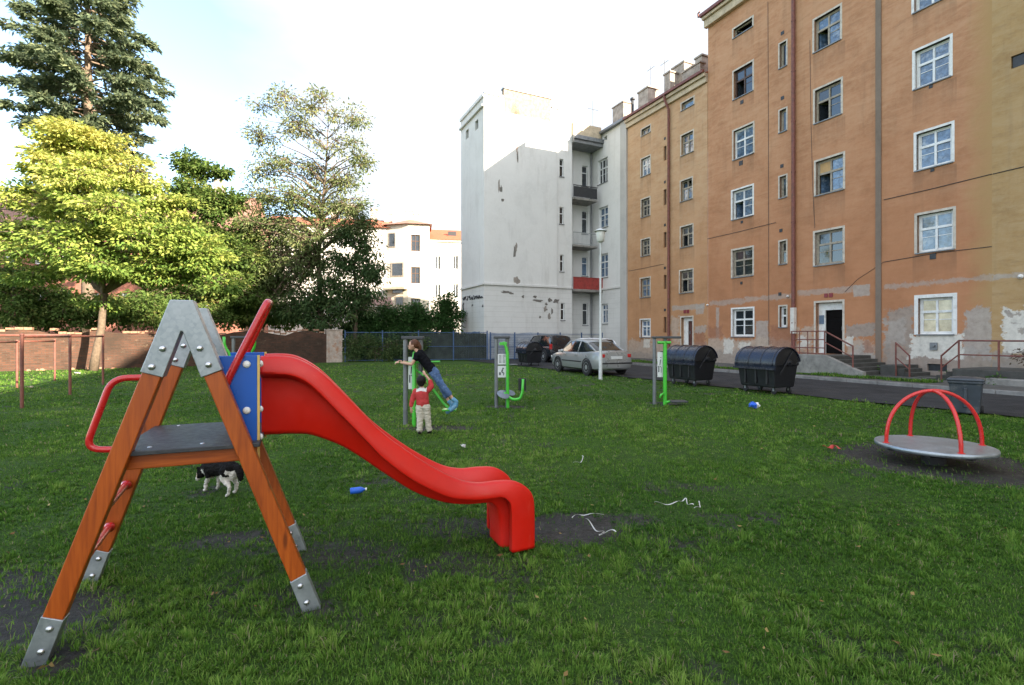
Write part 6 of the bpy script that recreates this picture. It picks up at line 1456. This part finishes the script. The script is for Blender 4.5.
# ---------------------------------------------------------------- fitness stations
def station(name, label, px, py, rz=0.0, w=.34, bar=(-.06, .40), h=1.57, second=True):
    b = G(px, py); o = thing(name, label, 'exercise machine', b, rz, None)
    MB().tube([(0, 0, -.05), (0, 0, h-.03)], .042, 12).build('post', M['steel_grey'], o, True, auto=50)
    if second: MB().tube([(w, .03, -.05), (w, .03, h-.03)], .042, 12).build('post', M['steel_grey'], o, True, auto=50)
    MB().box(bar[0], bar[1], -.06, .09, h-.03, h+.025).build('top_bar', M['steel_dark'], o, bevel=.012)
    return o, b
def lines(o, x0, x1, z0, z1, y, kind, seed):
    """white sign with little figures and lines of print"""
    s = MB().box(x0, x1, y-.006, y, z0, z1).build('sign_board', M['panel'], o, bevel=.003); m = MB(); rr = random.Random(seed); W_ = x1-x0; H_ = z1-z0
    yy = y-.0085
    if kind == 'print':
        for i in range(7): z = z1-H_*(.12+.115*i); m.box(x0+W_*.14, x0+W_*(.42), yy, yy+.002, z-H_*.022, z+H_*.022); m.box(x0+W_*.55, x0+W_*rr.uniform(.75, .88), yy, yy+.002, z-H_*.022, z+H_*.022)
    else:
        cx, cz = x0+W_*.5, z0+H_*.5; m.lathe([(W_*.10, 0), (W_*.10, .002)], 10, (cx+W_*.1, yy+.002, cz+H_*.28), (0, -1, 0)); m.bar((cx+W_*.05, yy+.001, cz+H_*.2), (cx-W_*.05, yy+.001, cz-H_*.02), W_*.16, .002, (0, 1, 0)); m.bar((cx-W_*.05, yy+.001, cz-H_*.05), (cx+W_*.2, yy+.001, cz-H_*.12), W_*.12, .002, (0, 1, 0)); m.bar((cx+W_*.2, yy+.001, cz-H_*.12), (cx+W_*.15, yy+.001, cz-H_*.32), W_*.1, .002, (0, 1, 0)); m.box(x0+W_*.15, x0+W_*.35, yy, yy+.002, z0+H_*.2, z0+H_*.45)
    m.build('pictogram', M['ink'], s)
def stations():
    # 1: swinging stepper, the girl hangs on it
    o, b = station('swing_stepper', 'grey and green outdoor exercise machine with swinging footrest the girl hangs on', 405.5, 424.5, 0, .27, (-.07, .33))
    k = b.y/F
    lines(o, .055, .165, HC-(389-336)*k, HC-(357-336)*k, -.02, 'figure', 1)
    MB().tube([(.165, -.06, -.05), (.165, -.06, 1.22), (.165, .0, 1.30)], .036, 12).build('green_post', M['green'], o, True, auto=50)
    MB().tube([(-.17, -.10, 1.125), (.10, -.10, 1.125), (.165, -.06, 1.125), (.43, -.04, 1.135), (.63, -.04, 1.14)], .017, 10).build('handlebar', M['green'], o, True, auto=50)
    MB().tube([(.17, .0, 1.0), (.30, -.02, .92), (.43, -.03, .74), (.70, -.03, .38), (.78, -.03, .31)], .022, 10).box(.68, .92, -.14, .08, .262, .287).build('swing_arm', M['green'], o, False)
    # 2: seat press
    o, b = station('leg_press', 'green outdoor exercise machine with two white signs and a black pad on its arm', 496.3, 406.2, 0, .25, (-.06, .31))
    k = b.y/F; X = lambda p: (p-496.3)*k; Z = lambda p: HC-(p-336)*k
    lines(o, X(497.8), X(506.6), Z(364.4), Z(354), -.03, 'print', 2); lines(o, X(497.8), X(506.6), Z(377.3), Z(365.8), -.03, 'figure', 3)
    MB().tube([(X(501), -.06, Z(344)), (X(504), -.08, Z(342.6)), (X(506), -.08, Z(347)), (X(507.6), -.08, Z(354)), (X(507.8), -.08, -.05)], .036, 12).box(X(499.5), X(507), -.11, -.03, Z(345.2), Z(342.2)).build('green_post', M['green'], o, False, bevel=.008)
    MB().tube([(X(508), -.08, Z(364.4)), (X(517.5), -.10, Z(364.4))], .016, 8).build('handle', M['steel_grey'], o, True)
    MB().tube(rounded([(X(506.5), -.10, Z(395)), (X(513), -.14, Z(399)), (X(520), -.16, Z(398)), (X(522.4), -.16, Z(391)), (X(522.9), -.16, Z(378.5))], .06), .032, 10).build('arm', M['green'], o, True)
    p = MB(); p.box(X(518.2), X(526), -.12, -.07, Z(390), Z(378)); pd = p.build('back_pad', M['rubber'], o, bevel=.012)
    m = MB(); m.lathe([(0, 0), (.13, 0), (.15, .02), (.13, .045), (0, .05)], 18, (X(503.2), -.12, Z(394.5)), (.3, -.5, .9)); m.lathe([(0, 0), (.11, 0), (.12, .02), (0, .03)], 18, (X(510), .06, Z(393.5)), (.3, -.4, .9)); m.build('foot_plate', M['greyseat'], o, True, auto=50)
    MB().dome((X(505), -.1, Z(393)), (0, -1, 0), .035, .04).build('knob', M['green'], o, True)
    # 3: pull down by the bins
    o, b = station('stepper_machine', 'slim green and dark grey exercise machine with a sign, standing before the black bins', 654.4, 404.0, 0, .26, (-.05, .62))
    k = b.y/F; X = lambda p: (p-654.4)*k
    lines(o, X(657), X(662.5), Z3(377, k), Z3(352, k), -.03, 'figure', 4)
    MB().tube([(X(664), -.08, -.05), (X(664), -.08, Z3(341.5, k))], .046, 12).tube([(X(656.5), -.08, Z3(342.5, k)), (X(669.5), -.08, Z3(342.5, k))], .034, 10).build('green_post', M['green'], o, True, auto=50)
    MB().tube([(X(663), -.1, Z3(393, k)), (X(659), -.16, Z3(394, k)), (X(658), -.16, Z3(397, k))], .025, 8).tube([(X(664), -.1, Z3(401.5, k)), (X(668.5), -.12, Z3(401, k))], .03, 8).build('hinge', M['green'], o, True)
    MB().box(X(668), X(684.5), -.26, .02, Z3(401.2, k), Z3(399.8, k)).build('pedal', M['steel_dark'], o, bevel=.008)
    # 4: far one behind the tower
    o, b = station('arm_press', 'far exercise machine with two raised green handles behind the blue board', 233.5, 397.5, 0, .45, (-.06, .52))
    for s, x in ((-1, 0), (1, .45)): MB().tube(rounded([(x+s*.03, -.06, .75), (x+s*.05, -.08, 1.15), (x+s*.16, -.12, 1.32), (x+s*.17, -.14, 1.58)], .09), .035, 10).build('handle', M['green'], o, True)
    MB().box(.05, .40, .02, .06, .5, 1.25).build('seat_back', M['rubber'], o, bevel=.01)
def Z3(p, k): return HC-(p-336)*k
stations()

# ---------------------------------------------------------------- carpet racks
def racks():
    def pole_rack(name, label, pts, h, r=.030, bars=((0, None),), extra=()):
        p0 = Vector(pts[0]); o = thing(name, label, 'carpet rack', p0)
        for p in pts:
            q = Vector(p)-p0; MB().tube([q+Vector((0, 0, -.1)), q+Vector((0, 0, h))], r, 8).lathe([(r*1.3, h-.01), (r*1.2, h+.015), (.005, h+.03)], 8, q).build('post', M['rack'], o, True, auto=50)
        for a, b in zip(pts[:-1], pts[1:]): MB().tube([Vector(a)-p0+Vector((0, 0, h-.04)), Vector(b)-p0+Vector((0, 0, h-.04))], r*.9, 8).build('bar', M['rack'], o, True)
        for (a, b, z) in extra: MB().tube([Vector(a)-p0+Vector((0, 0, z)), Vector(b)-p0+Vector((0, 0, z))], r*.8, 8).build('bar', M['rack'], o, True)
        return o
    A1, A2, A3 = G(21.9, 407.7), G(70, 394.6), G(103, 384.2); Q = A2+Vector((-4.6, -.9, 0))
    pole_rack('carpet_rack', 'long rusty brown carpet beating rack of tall poles on the lawn', [A1, A2, A3], 1.63, .034, extra=[(A2, Q, 1.62), (Q, A1+Vector((-3.2, -1.9, 0)), 1.62)])
    B1, B2 = G(17, 387.6), G(54.8, 380.6); B0 = B1*2-B2
    pole_rack('carpet_rack', 'lower rusty carpet rack standing behind the taller one near the wall', [B0, B1, B2], 1.46, .032)
    MB().box(A2.x-.05, A2.x+.05, A2.y-.05, A2.y+.05, .45, .55)
racks()

# ---------------------------------------------------------------- street lamp
def lamp():
    b = G(600.5, 379.5); k = b.y/F; H = HC+(336-229)*k
    o = thing('street_lamp', 'slender pale street lamp with a milky cylinder head at the lawn edge', 'street lamp', b)
    MB().tube([(0, 0, -.1), (0, 0, .9), (0, 0, .95), (0, 0, H-.48)], [.072, .068, .050, .032], 14).build('pole', M['lamp_pole'], o, True, auto=40)
    hd = MB().lathe([(.05, H-.50), (.10, H-.48), (.135, H-.44), (.165, H-.12), (.16, H-.10)], 20).build('lamp_shade', M['lamp_glass'], o, True, auto=50)
    MB().lathe([(.16, H-.098), (.215, H-.10), (.235, H-.08), (.15, H-.03), (.05, H+.02), (0.004, H+.02)], 20).build('lamp_cap', M['lamp_pole'], o, True, auto=50)
lamp()
# ---------------------------------------------------------------- cars
def loft(m, rings, mi=0, cap=True):
    k = len(rings[0]); vs = [p for r in rings for p in r]
    fs = [(i*k+j, i*k+(j+1) % k, (i+1)*k+(j+1) % k, (i+1)*k+j) for i in range(len(rings)-1) for j in range(k)]
    if cap: fs += [tuple(range(k))[::-1], tuple(range((len(rings)-1)*k, len(rings)*k))]
    m.add(vs, fs, mi)
def car(name, label, pos, rz, paint, lower, cabin, wheels, wr=.31, tail=(), head=(), glass_back=True, plate=True, trim=True, white=False):
    """front towards +x. lower: (x, halfwidth, z_bottom, z_shoulder, z_top); cabin: (x, w_base, z_base, w_top, z_top)"""
    o = thing(name, label, 'car', pos, rz); m = MB(); rings = []
    for (x, w, zb, zs, zt) in lower:
        h = [(0, zb), (w*.80, zb), (w*.95, zb+.07), (w*.985, zb+.18), (w, (zb+zs)/2+.03), (w*.985, zs), (w*.93, zs+(zt-zs)*.65), (w*.80, zt-.004), (w*.45, zt+.008), (0, zt+.012)]
        rings.append([(x, y, z) for y, z in h]+[(x, -y, z) for y, z in reversed(h[1:-1])])
    loft(m, rings); body = m.build('body', M[paint], o, True, auto=38)
    g = MB(); rings = []
    for (x, wb, zb, wt, zt) in cabin:
        h = [(wb, zb), (wb*.55+wt*.45, zb+(zt-zb)*.5), (wt, zt-.05), (wt*.86, zt-.008), (wt*.4, zt+.008)]
        rings.append([(x, y, z) for y, z in h]+[(x, -y, z) for y, z in reversed(h)])
    loft(g, rings); g.build('windows', M['glass_car'], o, True, auto=30)
    # roof skin and pillars over the glass
    rf = MB(); tops = [c for c in cabin if c[4] > max(q[4] for q in cabin)-.12]; up = []
    for (x, wb, zb, wt, zt) in tops: up.append([(x, -wt-.012, zt-.075), (x, -wt-.010, zt-.045), (x, -wt*.86, zt+.006), (x, 0, zt+.020), (x, wt*.86, zt+.006), (x, wt+.010, zt-.045), (x, wt+.012, zt-.075)])
    k = 7; rf.add([p for r in up for p in r], [(i*k+j, i*k+j+1, (i+1)*k+j+1, (i+1)*k+j) for i in range(len(up)-1) for j in range(k-1)]); rs = rf.build('roof', M[paint], o, True); sm = rs.modifiers.new('t', 'SOLIDIFY'); sm.thickness = .02
    pl = MB()
    for s in (-1, 1):
        for idx in range(len(cabin)-1):
            a, b = cabin[idx], cabin[idx+1]
            if abs(a[4]-b[4]) > .12:
                A_ = (a[0], s*(a[3]+.006), a[4]-.03) if a[4] < b[4] else (a[0], s*(a[3]+.006), a[4]-.05); B_ = (b[0], s*(b[3]+.006), b[4]-.05)
                pl.tube([A_, B_], .038, 6)
        for xm in [c for c in (lower and (trim if isinstance(trim, tuple) else ()))]:
            i = min(range(len(cabin)), key=lambda q: abs(cabin[q][0]-xm)); c_ = cabin[i]
            pl.tube([(xm, s*(c_[1]+.004), c_[2]), (xm-.05, s*(c_[3]+.006), c_[4]-.05)], .032, 6)
    pl.build('pillars', M[paint], o, True)
    tr = MB(); cd_ = []
    L0, L1 = lower[0][0], lower[-1][0]; wm = max(l[1] for l in lower)
    for s in (-1, 1): MB().box(wheels[0]+wr+.09, wheels[1]-wr-.09, s*wm-.006, s*wm+.012, .50, .545).build('side_strip', M['rubber'], o, bevel=.005)
    tr.box(L0-.012, L0+.06, -wm*.86, wm*.86, .47, .52); tr.build('bumper_strip', M['rubber'], o, bevel=.005)
    for x in wheels:
        for s in (-1, 1):
            y = s*(wm-.088)
            w = MB().lathe([(wr*.62, -.095), (wr*.95, -.09), (wr, -.06), (wr, .06), (wr*.95, .09), (wr*.62, .095)], 24, (x, y, wr), (0, s, 0)).build('wheel', M['tyre'], o, True, auto=40)
            r = MB(); r.lathe([(wr*.66, .05), (wr*.64, .098), (wr*.5, .085), (wr*.2, .100), (0.003, .102)], 24, (x, y, wr), (0, s, 0))
            r.build('rim', M['rim'], w, True, auto=40)
            a = MB(); ar = wr+.05; a.lathe([(wr*.9, .02), (ar, .02), (ar, .106), (wr+.012, .108), (wr*.97, .02)], 24, (x, s*(wm-.10), wr+.015), (0, s, 0), cap=False)
            a.build('wheel_arch', M['rubber'], o, True, auto=40)
    for (x, y, z, sx, sy, sz) in tail:
        for s in (-1, 1): MB().box(x-sx, x+sx, s*y-sy, s*y+sy, z-sz, z+sz).build('tail_light', M['lens_red'], o, bevel=.02)
    for (x, y, z, sx, sy, sz) in head:
        for s in (-1, 1): MB().box(x-sx, x+sx, s*y-sy, s*y+sy, z-sz, z+sz).build('headlight', M['lens_clear'], o, bevel=.02)
    if plate:
        MB().box(L0-.022, L0+.02, -.26, .26, .66, .775).build('number_plate', M['plate'], o)
    for s in (-1, 1):
        for x in (wheels[0]+.75, wheels[0]+1.75): MB().box(x, x+.18, s*wm-.012, s*wm+.022, .765, .80).build('door_handle', M[paint], o, bevel=.006)
        MB().dome((wheels[1]-.55, s*(wm+.02), .93), (0, s, .1), .085, .13, 10).build('mirror', M[paint], o, True)
    return o
def cars():
    D1 = -EX; rz = math.atan2(D1.y, D1.x)
    sedan_low = [(-2.22, .62, .30, .60, .72), (-2.17, .74, .24, .70, .92), (-2.0, .81, .20, .76, .985), (-1.55, .85, .18, .78, .975), (-.8, .865, .17, .78, .93), (.2, .865, .17, .78, .92), (.95, .855, .17, .77, .93), (1.5, .83, .18, .74, .86), (1.95, .77, .20, .68, .78), (2.2, .66, .24, .60, .68), (2.28, .52, .30, .54, .60)]
    sedan_cab = [(-1.75, .70, .94, .66, .985), (-1.05, .735, .92, .60, 1.33), (-.6, .745, .91, .595, 1.415), (.0, .75, .905, .60, 1.44), (.45, .745, .905, .59, 1.40), (1.15, .70, .92, .64, .965)]
    wheelsp = (-1.32, 1.20)
    p_r = G(587.5, 375.2); p_f = G(557, 371.0); d = (p_f-p_r).normalized(); nrm = Vector((d.y, -d.x, 0)); rz1 = math.atan2(d.y, d.x)
    pos = p_r-d*wheelsp[0]+nrm*.80
    car('silver_sedan', 'silver sedan parked at the lawn edge beside the lamp, seen from its rear quarter', (pos.x, pos.y, .02), rz1, 'silver', sedan_low, sedan_cab, wheelsp, .31, tail=[(-2.165, .61, .79, .05, .085, .07)], head=[(2.08, .60, .62, .09, .12, .06)], trim=(-.45,))
    # white hatchback beyond it
    hat_low = [(-1.9, .66, .28, .66, .86), (-1.84, .76, .22, .74, .95), (-1.4, .82, .18, .76, .93), (.2, .83, .17, .76, .90), (.9, .82, .17, .74, .88), (1.4, .79, .18, .70, .80), (1.8, .68, .22, .62, .68), (1.88, .55, .28, .55, .60)]
    hat_cab = [(-1.86, .66, .93, .60, 1.10), (-1.55, .72, .92, .575, 1.40), (-1.0, .735, .90, .58, 1.455), (-.2, .74, .89, .585, 1.47), (.35, .735, .89, .575, 1.42), (1.08, .69, .90, .63, .94)]
    pos = P(588, 336, 27.8); pos = Vector((pos.x, pos.y, .02))
    car('white_hatchback', 'white car whose roof and windows show behind the silver sedan', pos, rz-.05, 'carwhite', hat_low, hat_cab, (-1.2, 1.22), .29, tail=[(-1.84, .66, .82, .05, .07, .14)], head=[(1.72, .55, .62, .08, .12, .06)], trim=(-.5,))
    suv_low = [(-1.98, .70, .34, .72, .95), (-1.93, .80, .28, .82, 1.03), (-1.3, .86, .24, .84, 1.0), (.3, .87, .24, .84, .98), (.9, .86, .24, .82, .98), (1.5, .84, .25, .80, .94), (1.95, .74, .30, .70, .84), (2.05, .6, .36, .62, .72)]
    suv_cab = [(-1.95, .72, 1.0, .68, 1.2), (-1.75, .76, .99, .63, 1.56), (-1.1, .775, .97, .635, 1.64), (-.1, .78, .96, .64, 1.655), (.45, .77, .96, .625, 1.60), (1.15, .72, .98, .66, 1.03)]
    p_r = G(544.3, 362.6); pos = p_r+(-EX)*1.25+EY*.80
    car('black_suv', 'black off-road car with red tail light between the grey bin and the silver sedan', (pos.x, pos.y, .02), rz, 'carblack', suv_low, suv_cab, (-1.25, 1.25), .36, tail=[(-1.93, .74, .95, .05, .08, .16)], head=[(1.9, .62, .78, .08, .12, .08)], trim=(-.5,))
cars()

# ---------------------------------------------------------------- waste containers and small bin
def container(label, pos, rz):
    o = thing('waste_container', label, 'waste container', pos, rz)      # x along the long side, -y front
    def to(u, v, d): return (d, u, v)
    L = 1.24; bm_ = MB()
    rings = []
    for (z, sx, sy) in ((.20, .53, .38), (.24, .55, .40), (.84, .60, .47), (.87, .63, .50), (.90, .63, .50)): rings.append([(-sx, -sy, z), (sx, -sy, z), (sx, sy, z), (-sx, sy, z)])
    loft(bm_, rings); 
    for x in (-.35, 0, .35): bm_.box(x-.03, x+.03, -.475, -.40, .30, .80)
    body = bm_.build('body', M['bin'], o, bevel=.02)
    # round end cheeks
    prof = [(.49*math.cos(a), .90+.47*math.sin(a)) for a in np.linspace(0, PI, 17)]
    for s in (-1, 1): MB().prism(prof, to, s*.61-.02, s*.61+.02).build('end_cheek', M['bin'], o, bevel=.01)
    # curved lid shell
    an = np.linspace(R(8), R(193), 22); ro, ri = .525, .500; ld = MB()
    poly = [(-ro*math.cos(PI-a)*1.0, .90+ro*.97*math.sin(a)) for a in an]; inn = [(-ri*math.cos(PI-a), .90+ri*.97*math.sin(a)) for a in an]
    poly = [(u, v) for u, v in poly]; n = len(poly); vs = []
    for d in (-.66, .66): vs += [to(u, v, d) for u, v in poly]+[to(u, v, d) for u, v in inn]
    fs = []
    for i in range(n-1): fs += [(i, i+1, 2*n+i+1, 2*n+i), (n+i, 3*n+i, 3*n+i+1, n+i+1), (i, n+i, n+i+1, i+1), (2*n+i, 2*n+i+1, 3*n+i+1, 3*n+i)]
    fs += [(0, 2*n, 3*n, n), (n-1, 2*n-1, 4*n-1, 3*n-1)]; ld.add(vs, fs)
    ld.box(-.67, .67, -.575, -.515, .74, .80)
    lid = ld.build('lid', M['bin_lid'], o, True, auto=35)
    rb = MB()
    for x in (-.58, -.2, .2, .58):
        pts = [(x, -(ro+.004)*math.cos(PI-a), .90+(ro+.004)*.97*math.sin(a)) for a in an[1:-1]]; rb.tube(pts, .012, 5)
    rb.build('lid_ribs', M['bin_lid'], lid, True)
    # lift arms, pins, handles
    for s in (-1, 1):
        a = MB(); a.bar((s*.655, -.30, .62), (s*.655, .20, 1.28), .03, .05); a.lathe([(.10, 0), (.11, .03), (.05, .05), (.05, .10)], 14, (s*.635, .05, .95), (s, 0, 0)); a.tube([(s*.66, .30, .88), (s*.72, .36, .98), (s*.72, .30, 1.10)], .02, 6); a.build('lift_arm', M['bin'], o, False, bevel=.006)
    for (x, y) in ((-.46, -.30), (.46, -.30), (-.46, .30), (.46, .30)):
        w = MB().lathe([(.03, -.022), (.095, -.022), (.10, -.012), (.10, .012), (.095, .022), (.03, .022)], 16, (x, y, .10), (.3, 1, 0)).build('wheel', M['tyre'], o, True, auto=40)
        MB().box(x-.025, x+.025, y-.035, y+.035, .10, .205).build('fork', M['zinc'], w)
    o.scale = (1, 1, .92)
    return o
def bins():
    rz = RZ            # long side along the row, front towards the lawn
    def at(px, py): 
        g = G(px, py); return g-EX*.62+EY*.47            # nearest corner -> centre
    c = at(775, 395.5); container('large black waste container with curved lid, the right one, nearest the entrance stair', c, rz)
    c = at(694, 387.0); container('black waste container with curved lid standing just behind the green stepper machine', c, rz+.03)
    c = at(527, 366.6); container('far black waste container parked in front of the black car', c, rz-.05)
    b = G(969, 415.5)+Vector((.12, .2, 0)); o = thing('small_bin', 'small dark grey bin with flat lid behind the merry-go-round', 'bin', b, RZ+.35)
    k = .80
    m = MB(); loft(m, [[(-a, -c_, z), (a, -c_, z), (a, c_, z), (-a, c_, z)] for (z, a, c_) in ((.03, .20, .20), (.06, .21, .21), (.62, .255, .25), (.65, .275, .27), (.69, .275, .27))]); m.box(-.03, .03, -.262, -.2, .15, .55); m.build('body', M['bin_grey'], o, bevel=.018)
    l = MB(); loft(l, [[(-a, -c_, z), (a, -c_, z), (a, c_, z), (-a, c_, z)] for (z, a, c_) in ((.693, .29, .285), (.715, .295, .29), (.74, .27, .26), (.765, .15, .14))]); l.build('lid', M['bin_grey'], o, bevel=.012)
    MB().tube([(-.22, .28, .68), (-.22, .35, .70), (.22, .35, .70), (.22, .28, .68)], .016, 6).build('handle', M['bin_grey'], o, True)
    for s in (-1, 1): MB().lathe([(.03, -.025), (.085, -.025), (.09, 0), (.085, .025), (.03, .025)], 14, (s*.235, .2, .09), (1, 0, 0)).build('wheel', M['tyre'], o, True, auto=40)
bins()

# ---------------------------------------------------------------- things lying on the grass
def ribbon(name, label, px, mat='paper', w=.010, cat='paper strip', group=None, h=.055):
    pts = [G(x, y) for x, y in px]; c = sum(pts, Vector())/len(pts); c.z = 0; o = MB(); q = catmull([p-c for p in pts], 6); rr = random.Random(len(px)*7+int(px[0][0])); vs = []
    for i, p in enumerate(q):
        t = (q[min(i+1, len(q)-1)]-q[max(i-1, 0)]).normalized(); s = Vector((-t.y, t.x, 0)); tw = math.sin(i*.5+rr.random()*.3)*.5; z = h+.010*math.sin(i*.6)
        vs += [p+s*w/2*math.cos(tw)+Vector((0, 0, z-w/2*math.sin(tw))), p-s*w/2*math.cos(tw)+Vector((0, 0, z+w/2*math.sin(tw)))]
    o.add(vs, [(2*i, 2*i+1, 2*i+3, 2*i+2) for i in range(len(q)-1)]); ob = o.build(name, M[mat], None, True); ob.location = c
    sm = ob.modifiers.new('t', 'SOLIDIFY'); sm.thickness = .0015; tag(ob, label, cat, group); return ob
ribbon('paper_strip', 'crumpled white paper strip lying on the bare patch at the slide foot', [(572, 521), (580, 517.5), (590, 518), (604, 516.6)], h=.03)
ribbon('paper_strip', 'tangled white strip at the right rim of the muddy patch', [(586, 522), (592, 528), (598, 536), (604, 534), (599, 540), (608, 533.5), (616, 536)], h=.03)
ribbon('paper_strip', 'curled white strip on the grass beyond the slide foot', [(573, 467), (580, 466.5), (583, 462), (582, 459)])
ribbon('paper_strip', 'long loose white streamer on the grass right of the mud', [(654, 508), (664, 509.5), (676, 508.5), (682, 506), (686, 505), (688, 509.5), (694, 511)])
ribbon('paper_strip', 'short bent white strip at the end of the long streamer', [(694, 514), (700, 512.8), (699, 507.5)])
ribbon('paper_scrap', 'tiny white scrap on the lawn near the slide end', [(461.5, 449), (463.5, 450.5), (464, 448.5)], w=.05, cat='paper')
ribbon('red_wrapper', 'torn red and white wrapper on the soil left of the merry-go-round', [(824, 450), (829, 451.5), (834, 449.5), (840, 452)], 'red_wrap', .05, 'wrapper')
ribbon('paper_scrap', 'white paper scrap at the foot of the tall carpet rack', [(27, 388.5), (30, 389), (32, 388)], 'straw', .08, 'paper')
ribbon('paper_scrap', 'white plastic bag scrap lying by the brick wall near the tree trunk', [(75, 373.6), (77, 374.2), (79, 373.8)], 'paper', .14, 'paper')
def bottle():
    b = G(357.5, 496.2); o = thing('plastic_bottle', 'blue plastic bottle lying on the grass beside the slide', 'bottle', (b.x, b.y, .06), .2)
    MB().lathe([(.004, -.07), (.028, -.07), (.032, -.06), (.032, .02), (.027, .045), (.012, .062), (.012, .072)], 14, (0, 0, 0), (1, .1, .05)).build('bottle_body', M['bottle_blue'], o, True, auto=50)
    MB().lathe([(.014, .073), (.014, .09), (.003, .091)], 12, (0, 0, 0), (1, .1, .05)).build('cap', M['cap'], o, True, auto=50)
    b = G(754, 408.6); o = MB(); rr = random.Random(2); bm = bmesh.new(); bmesh.ops.create_icosphere(bm, subdivisions=3, radius=.11)
    for v in bm.verts: v.co *= rr.uniform(.7, 1.2); v.co.z *= .6
    me = bpy.data.meshes.new('plastic_bag'); bm.to_mesh(me); bm.free(); me.materials.append(M['bottle_blue']); me.materials.append(M['cap'])
    me.polygons.foreach_set('material_index', [1 if p.center.x > .03 else 0 for p in me.polygons]); ob = bpy.data.objects.new('plastic_bag', me); COL.objects.link(ob); ob.location = (b.x, b.y, .08); tag(ob, 'crumpled blue and white plastic bag on the lawn before the containers', 'plastic bag')
bottle()
# ---------------------------------------------------------------- camera, sun, sky
cam = bpy.data.cameras.new('camera'); cam.lens = 18; cam.sensor_width = 36; cam.sensor_fit = 'HORIZONTAL'; cam.shift_y = -6.5/1024; cam.clip_end = 3000; cam.clip_start = .05
co = bpy.data.objects.new('camera', cam); COL.objects.link(co); co.location = (0, 0, HC); co.rotation_euler = (R(90), 0, 0); SC.camera = co
EL, AZ = 22.3, 123.4            # elevation, azimuth clockwise from +Y
sd = bpy.data.lights.new('sun', 'SUN'); sd.energy = 4.8; sd.angle = R(.53); sd.color = (1, .86, .68)
so = bpy.data.objects.new('sun', sd); COL.objects.link(so); so.location = (30, -20, 40)
to = Vector((math.sin(R(AZ))*math.cos(R(EL)), math.cos(R(AZ))*math.cos(R(EL)), math.sin(R(EL))))
so.rotation_euler = to.to_track_quat('Z', 'Y').to_euler()
w = bpy.data.worlds.new('World'); SC.world = w; w.use_nodes = True; nt = w.node_tree
bg = nt.nodes['Background']; sky = nt.nodes.new('ShaderNodeTexSky'); sky.sky_type = 'NISHITA'; sky.sun_disc = False
sky.sun_elevation = R(EL); sky.sun_rotation = R(AZ); sky.air_density = 1.0; sky.dust_density = 1.1; sky.ozone_density = 1.0
tc = nt.nodes.new('ShaderNodeTexCoord'); mp = nt.nodes.new('ShaderNodeMapping'); mp.inputs['Scale'].default_value = (1.0, 1.0, 2.4); nt.links.new(tc.outputs['Generated'], mp.inputs[0])
nz = nt.nodes.new('ShaderNodeTexNoise'); nz.inputs['Scale'].default_value = 1.5; nz.inputs['Detail'].default_value = 6; nz.inputs['Roughness'].default_value = .55; nt.links.new(mp.outputs[0], nz.inputs['Vector'])
dt = nt.nodes.new('ShaderNodeVectorMath'); dt.operation = 'DOT_PRODUCT'; nt.links.new(tc.outputs['Generated'], dt.inputs[0]); dt.inputs[1].default_value = Vector((.42, .80, .42)).normalized()
ad = nt.nodes.new('ShaderNodeMath'); ad.operation = 'MULTIPLY_ADD'; nt.links.new(nz.outputs[0], ad.inputs[0]); ad.inputs[1].default_value = .5; nt.links.new(dt.outputs['Value'], ad.inputs[2])
rp = nt.nodes.new('ShaderNodeValToRGB'); rp.color_ramp.elements[0].position = .88; rp.color_ramp.elements[0].color = (0, 0, 0, 1); rp.color_ramp.elements[1].position = 1.36; rp.color_ramp.elements[1].color = (.8, .8, .8, 1); nt.links.new(ad.outputs[0], rp.inputs[0])
mxw = nt.nodes.new('ShaderNodeMix'); mxw.data_type = 'RGBA'; nt.links.new(rp.outputs[0], mxw.inputs[0]); nt.links.new(sky.outputs[0], mxw.inputs[6]); mxw.inputs[7].default_value = (2.05, 2.08, 2.1, 1)
d2 = nt.nodes.new('ShaderNodeVectorMath'); d2.operation = 'DOT_PRODUCT'; nt.links.new(tc.outputs['Generated'], d2.inputs[0]); d2.inputs[1].default_value = Vector((-.15, -.85, .5)).normalized()  # unseen bright cloud bank added behind the camera to raise ambient light
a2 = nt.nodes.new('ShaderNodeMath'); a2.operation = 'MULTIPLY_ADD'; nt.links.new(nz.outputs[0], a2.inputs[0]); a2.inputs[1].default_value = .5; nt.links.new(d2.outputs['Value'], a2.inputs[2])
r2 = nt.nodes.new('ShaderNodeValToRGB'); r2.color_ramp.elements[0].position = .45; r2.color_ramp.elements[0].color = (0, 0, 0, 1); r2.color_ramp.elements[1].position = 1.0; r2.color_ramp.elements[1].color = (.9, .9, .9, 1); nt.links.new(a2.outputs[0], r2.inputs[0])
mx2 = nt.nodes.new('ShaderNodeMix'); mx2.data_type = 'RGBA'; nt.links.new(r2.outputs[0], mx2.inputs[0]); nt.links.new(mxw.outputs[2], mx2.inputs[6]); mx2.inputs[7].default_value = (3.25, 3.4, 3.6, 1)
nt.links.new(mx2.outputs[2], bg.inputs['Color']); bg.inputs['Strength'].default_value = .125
SC.view_settings.view_transform = 'Standard'; SC.view_settings.look = 'None'; SC.view_settings.gamma = 1; SC.view_settings.use_curve_mapping = False
SC.view_settings.exposure = 2.2
SC.cycles.use_denoising = True; SC.cycles.max_bounces = 5; SC.cycles.diffuse_bounces = 3; SC.cycles.glossy_bounces = 3; SC.cycles.transmission_bounces = 3; SC.cycles.caustics_reflective = False; SC.cycles.caustics_refractive = False
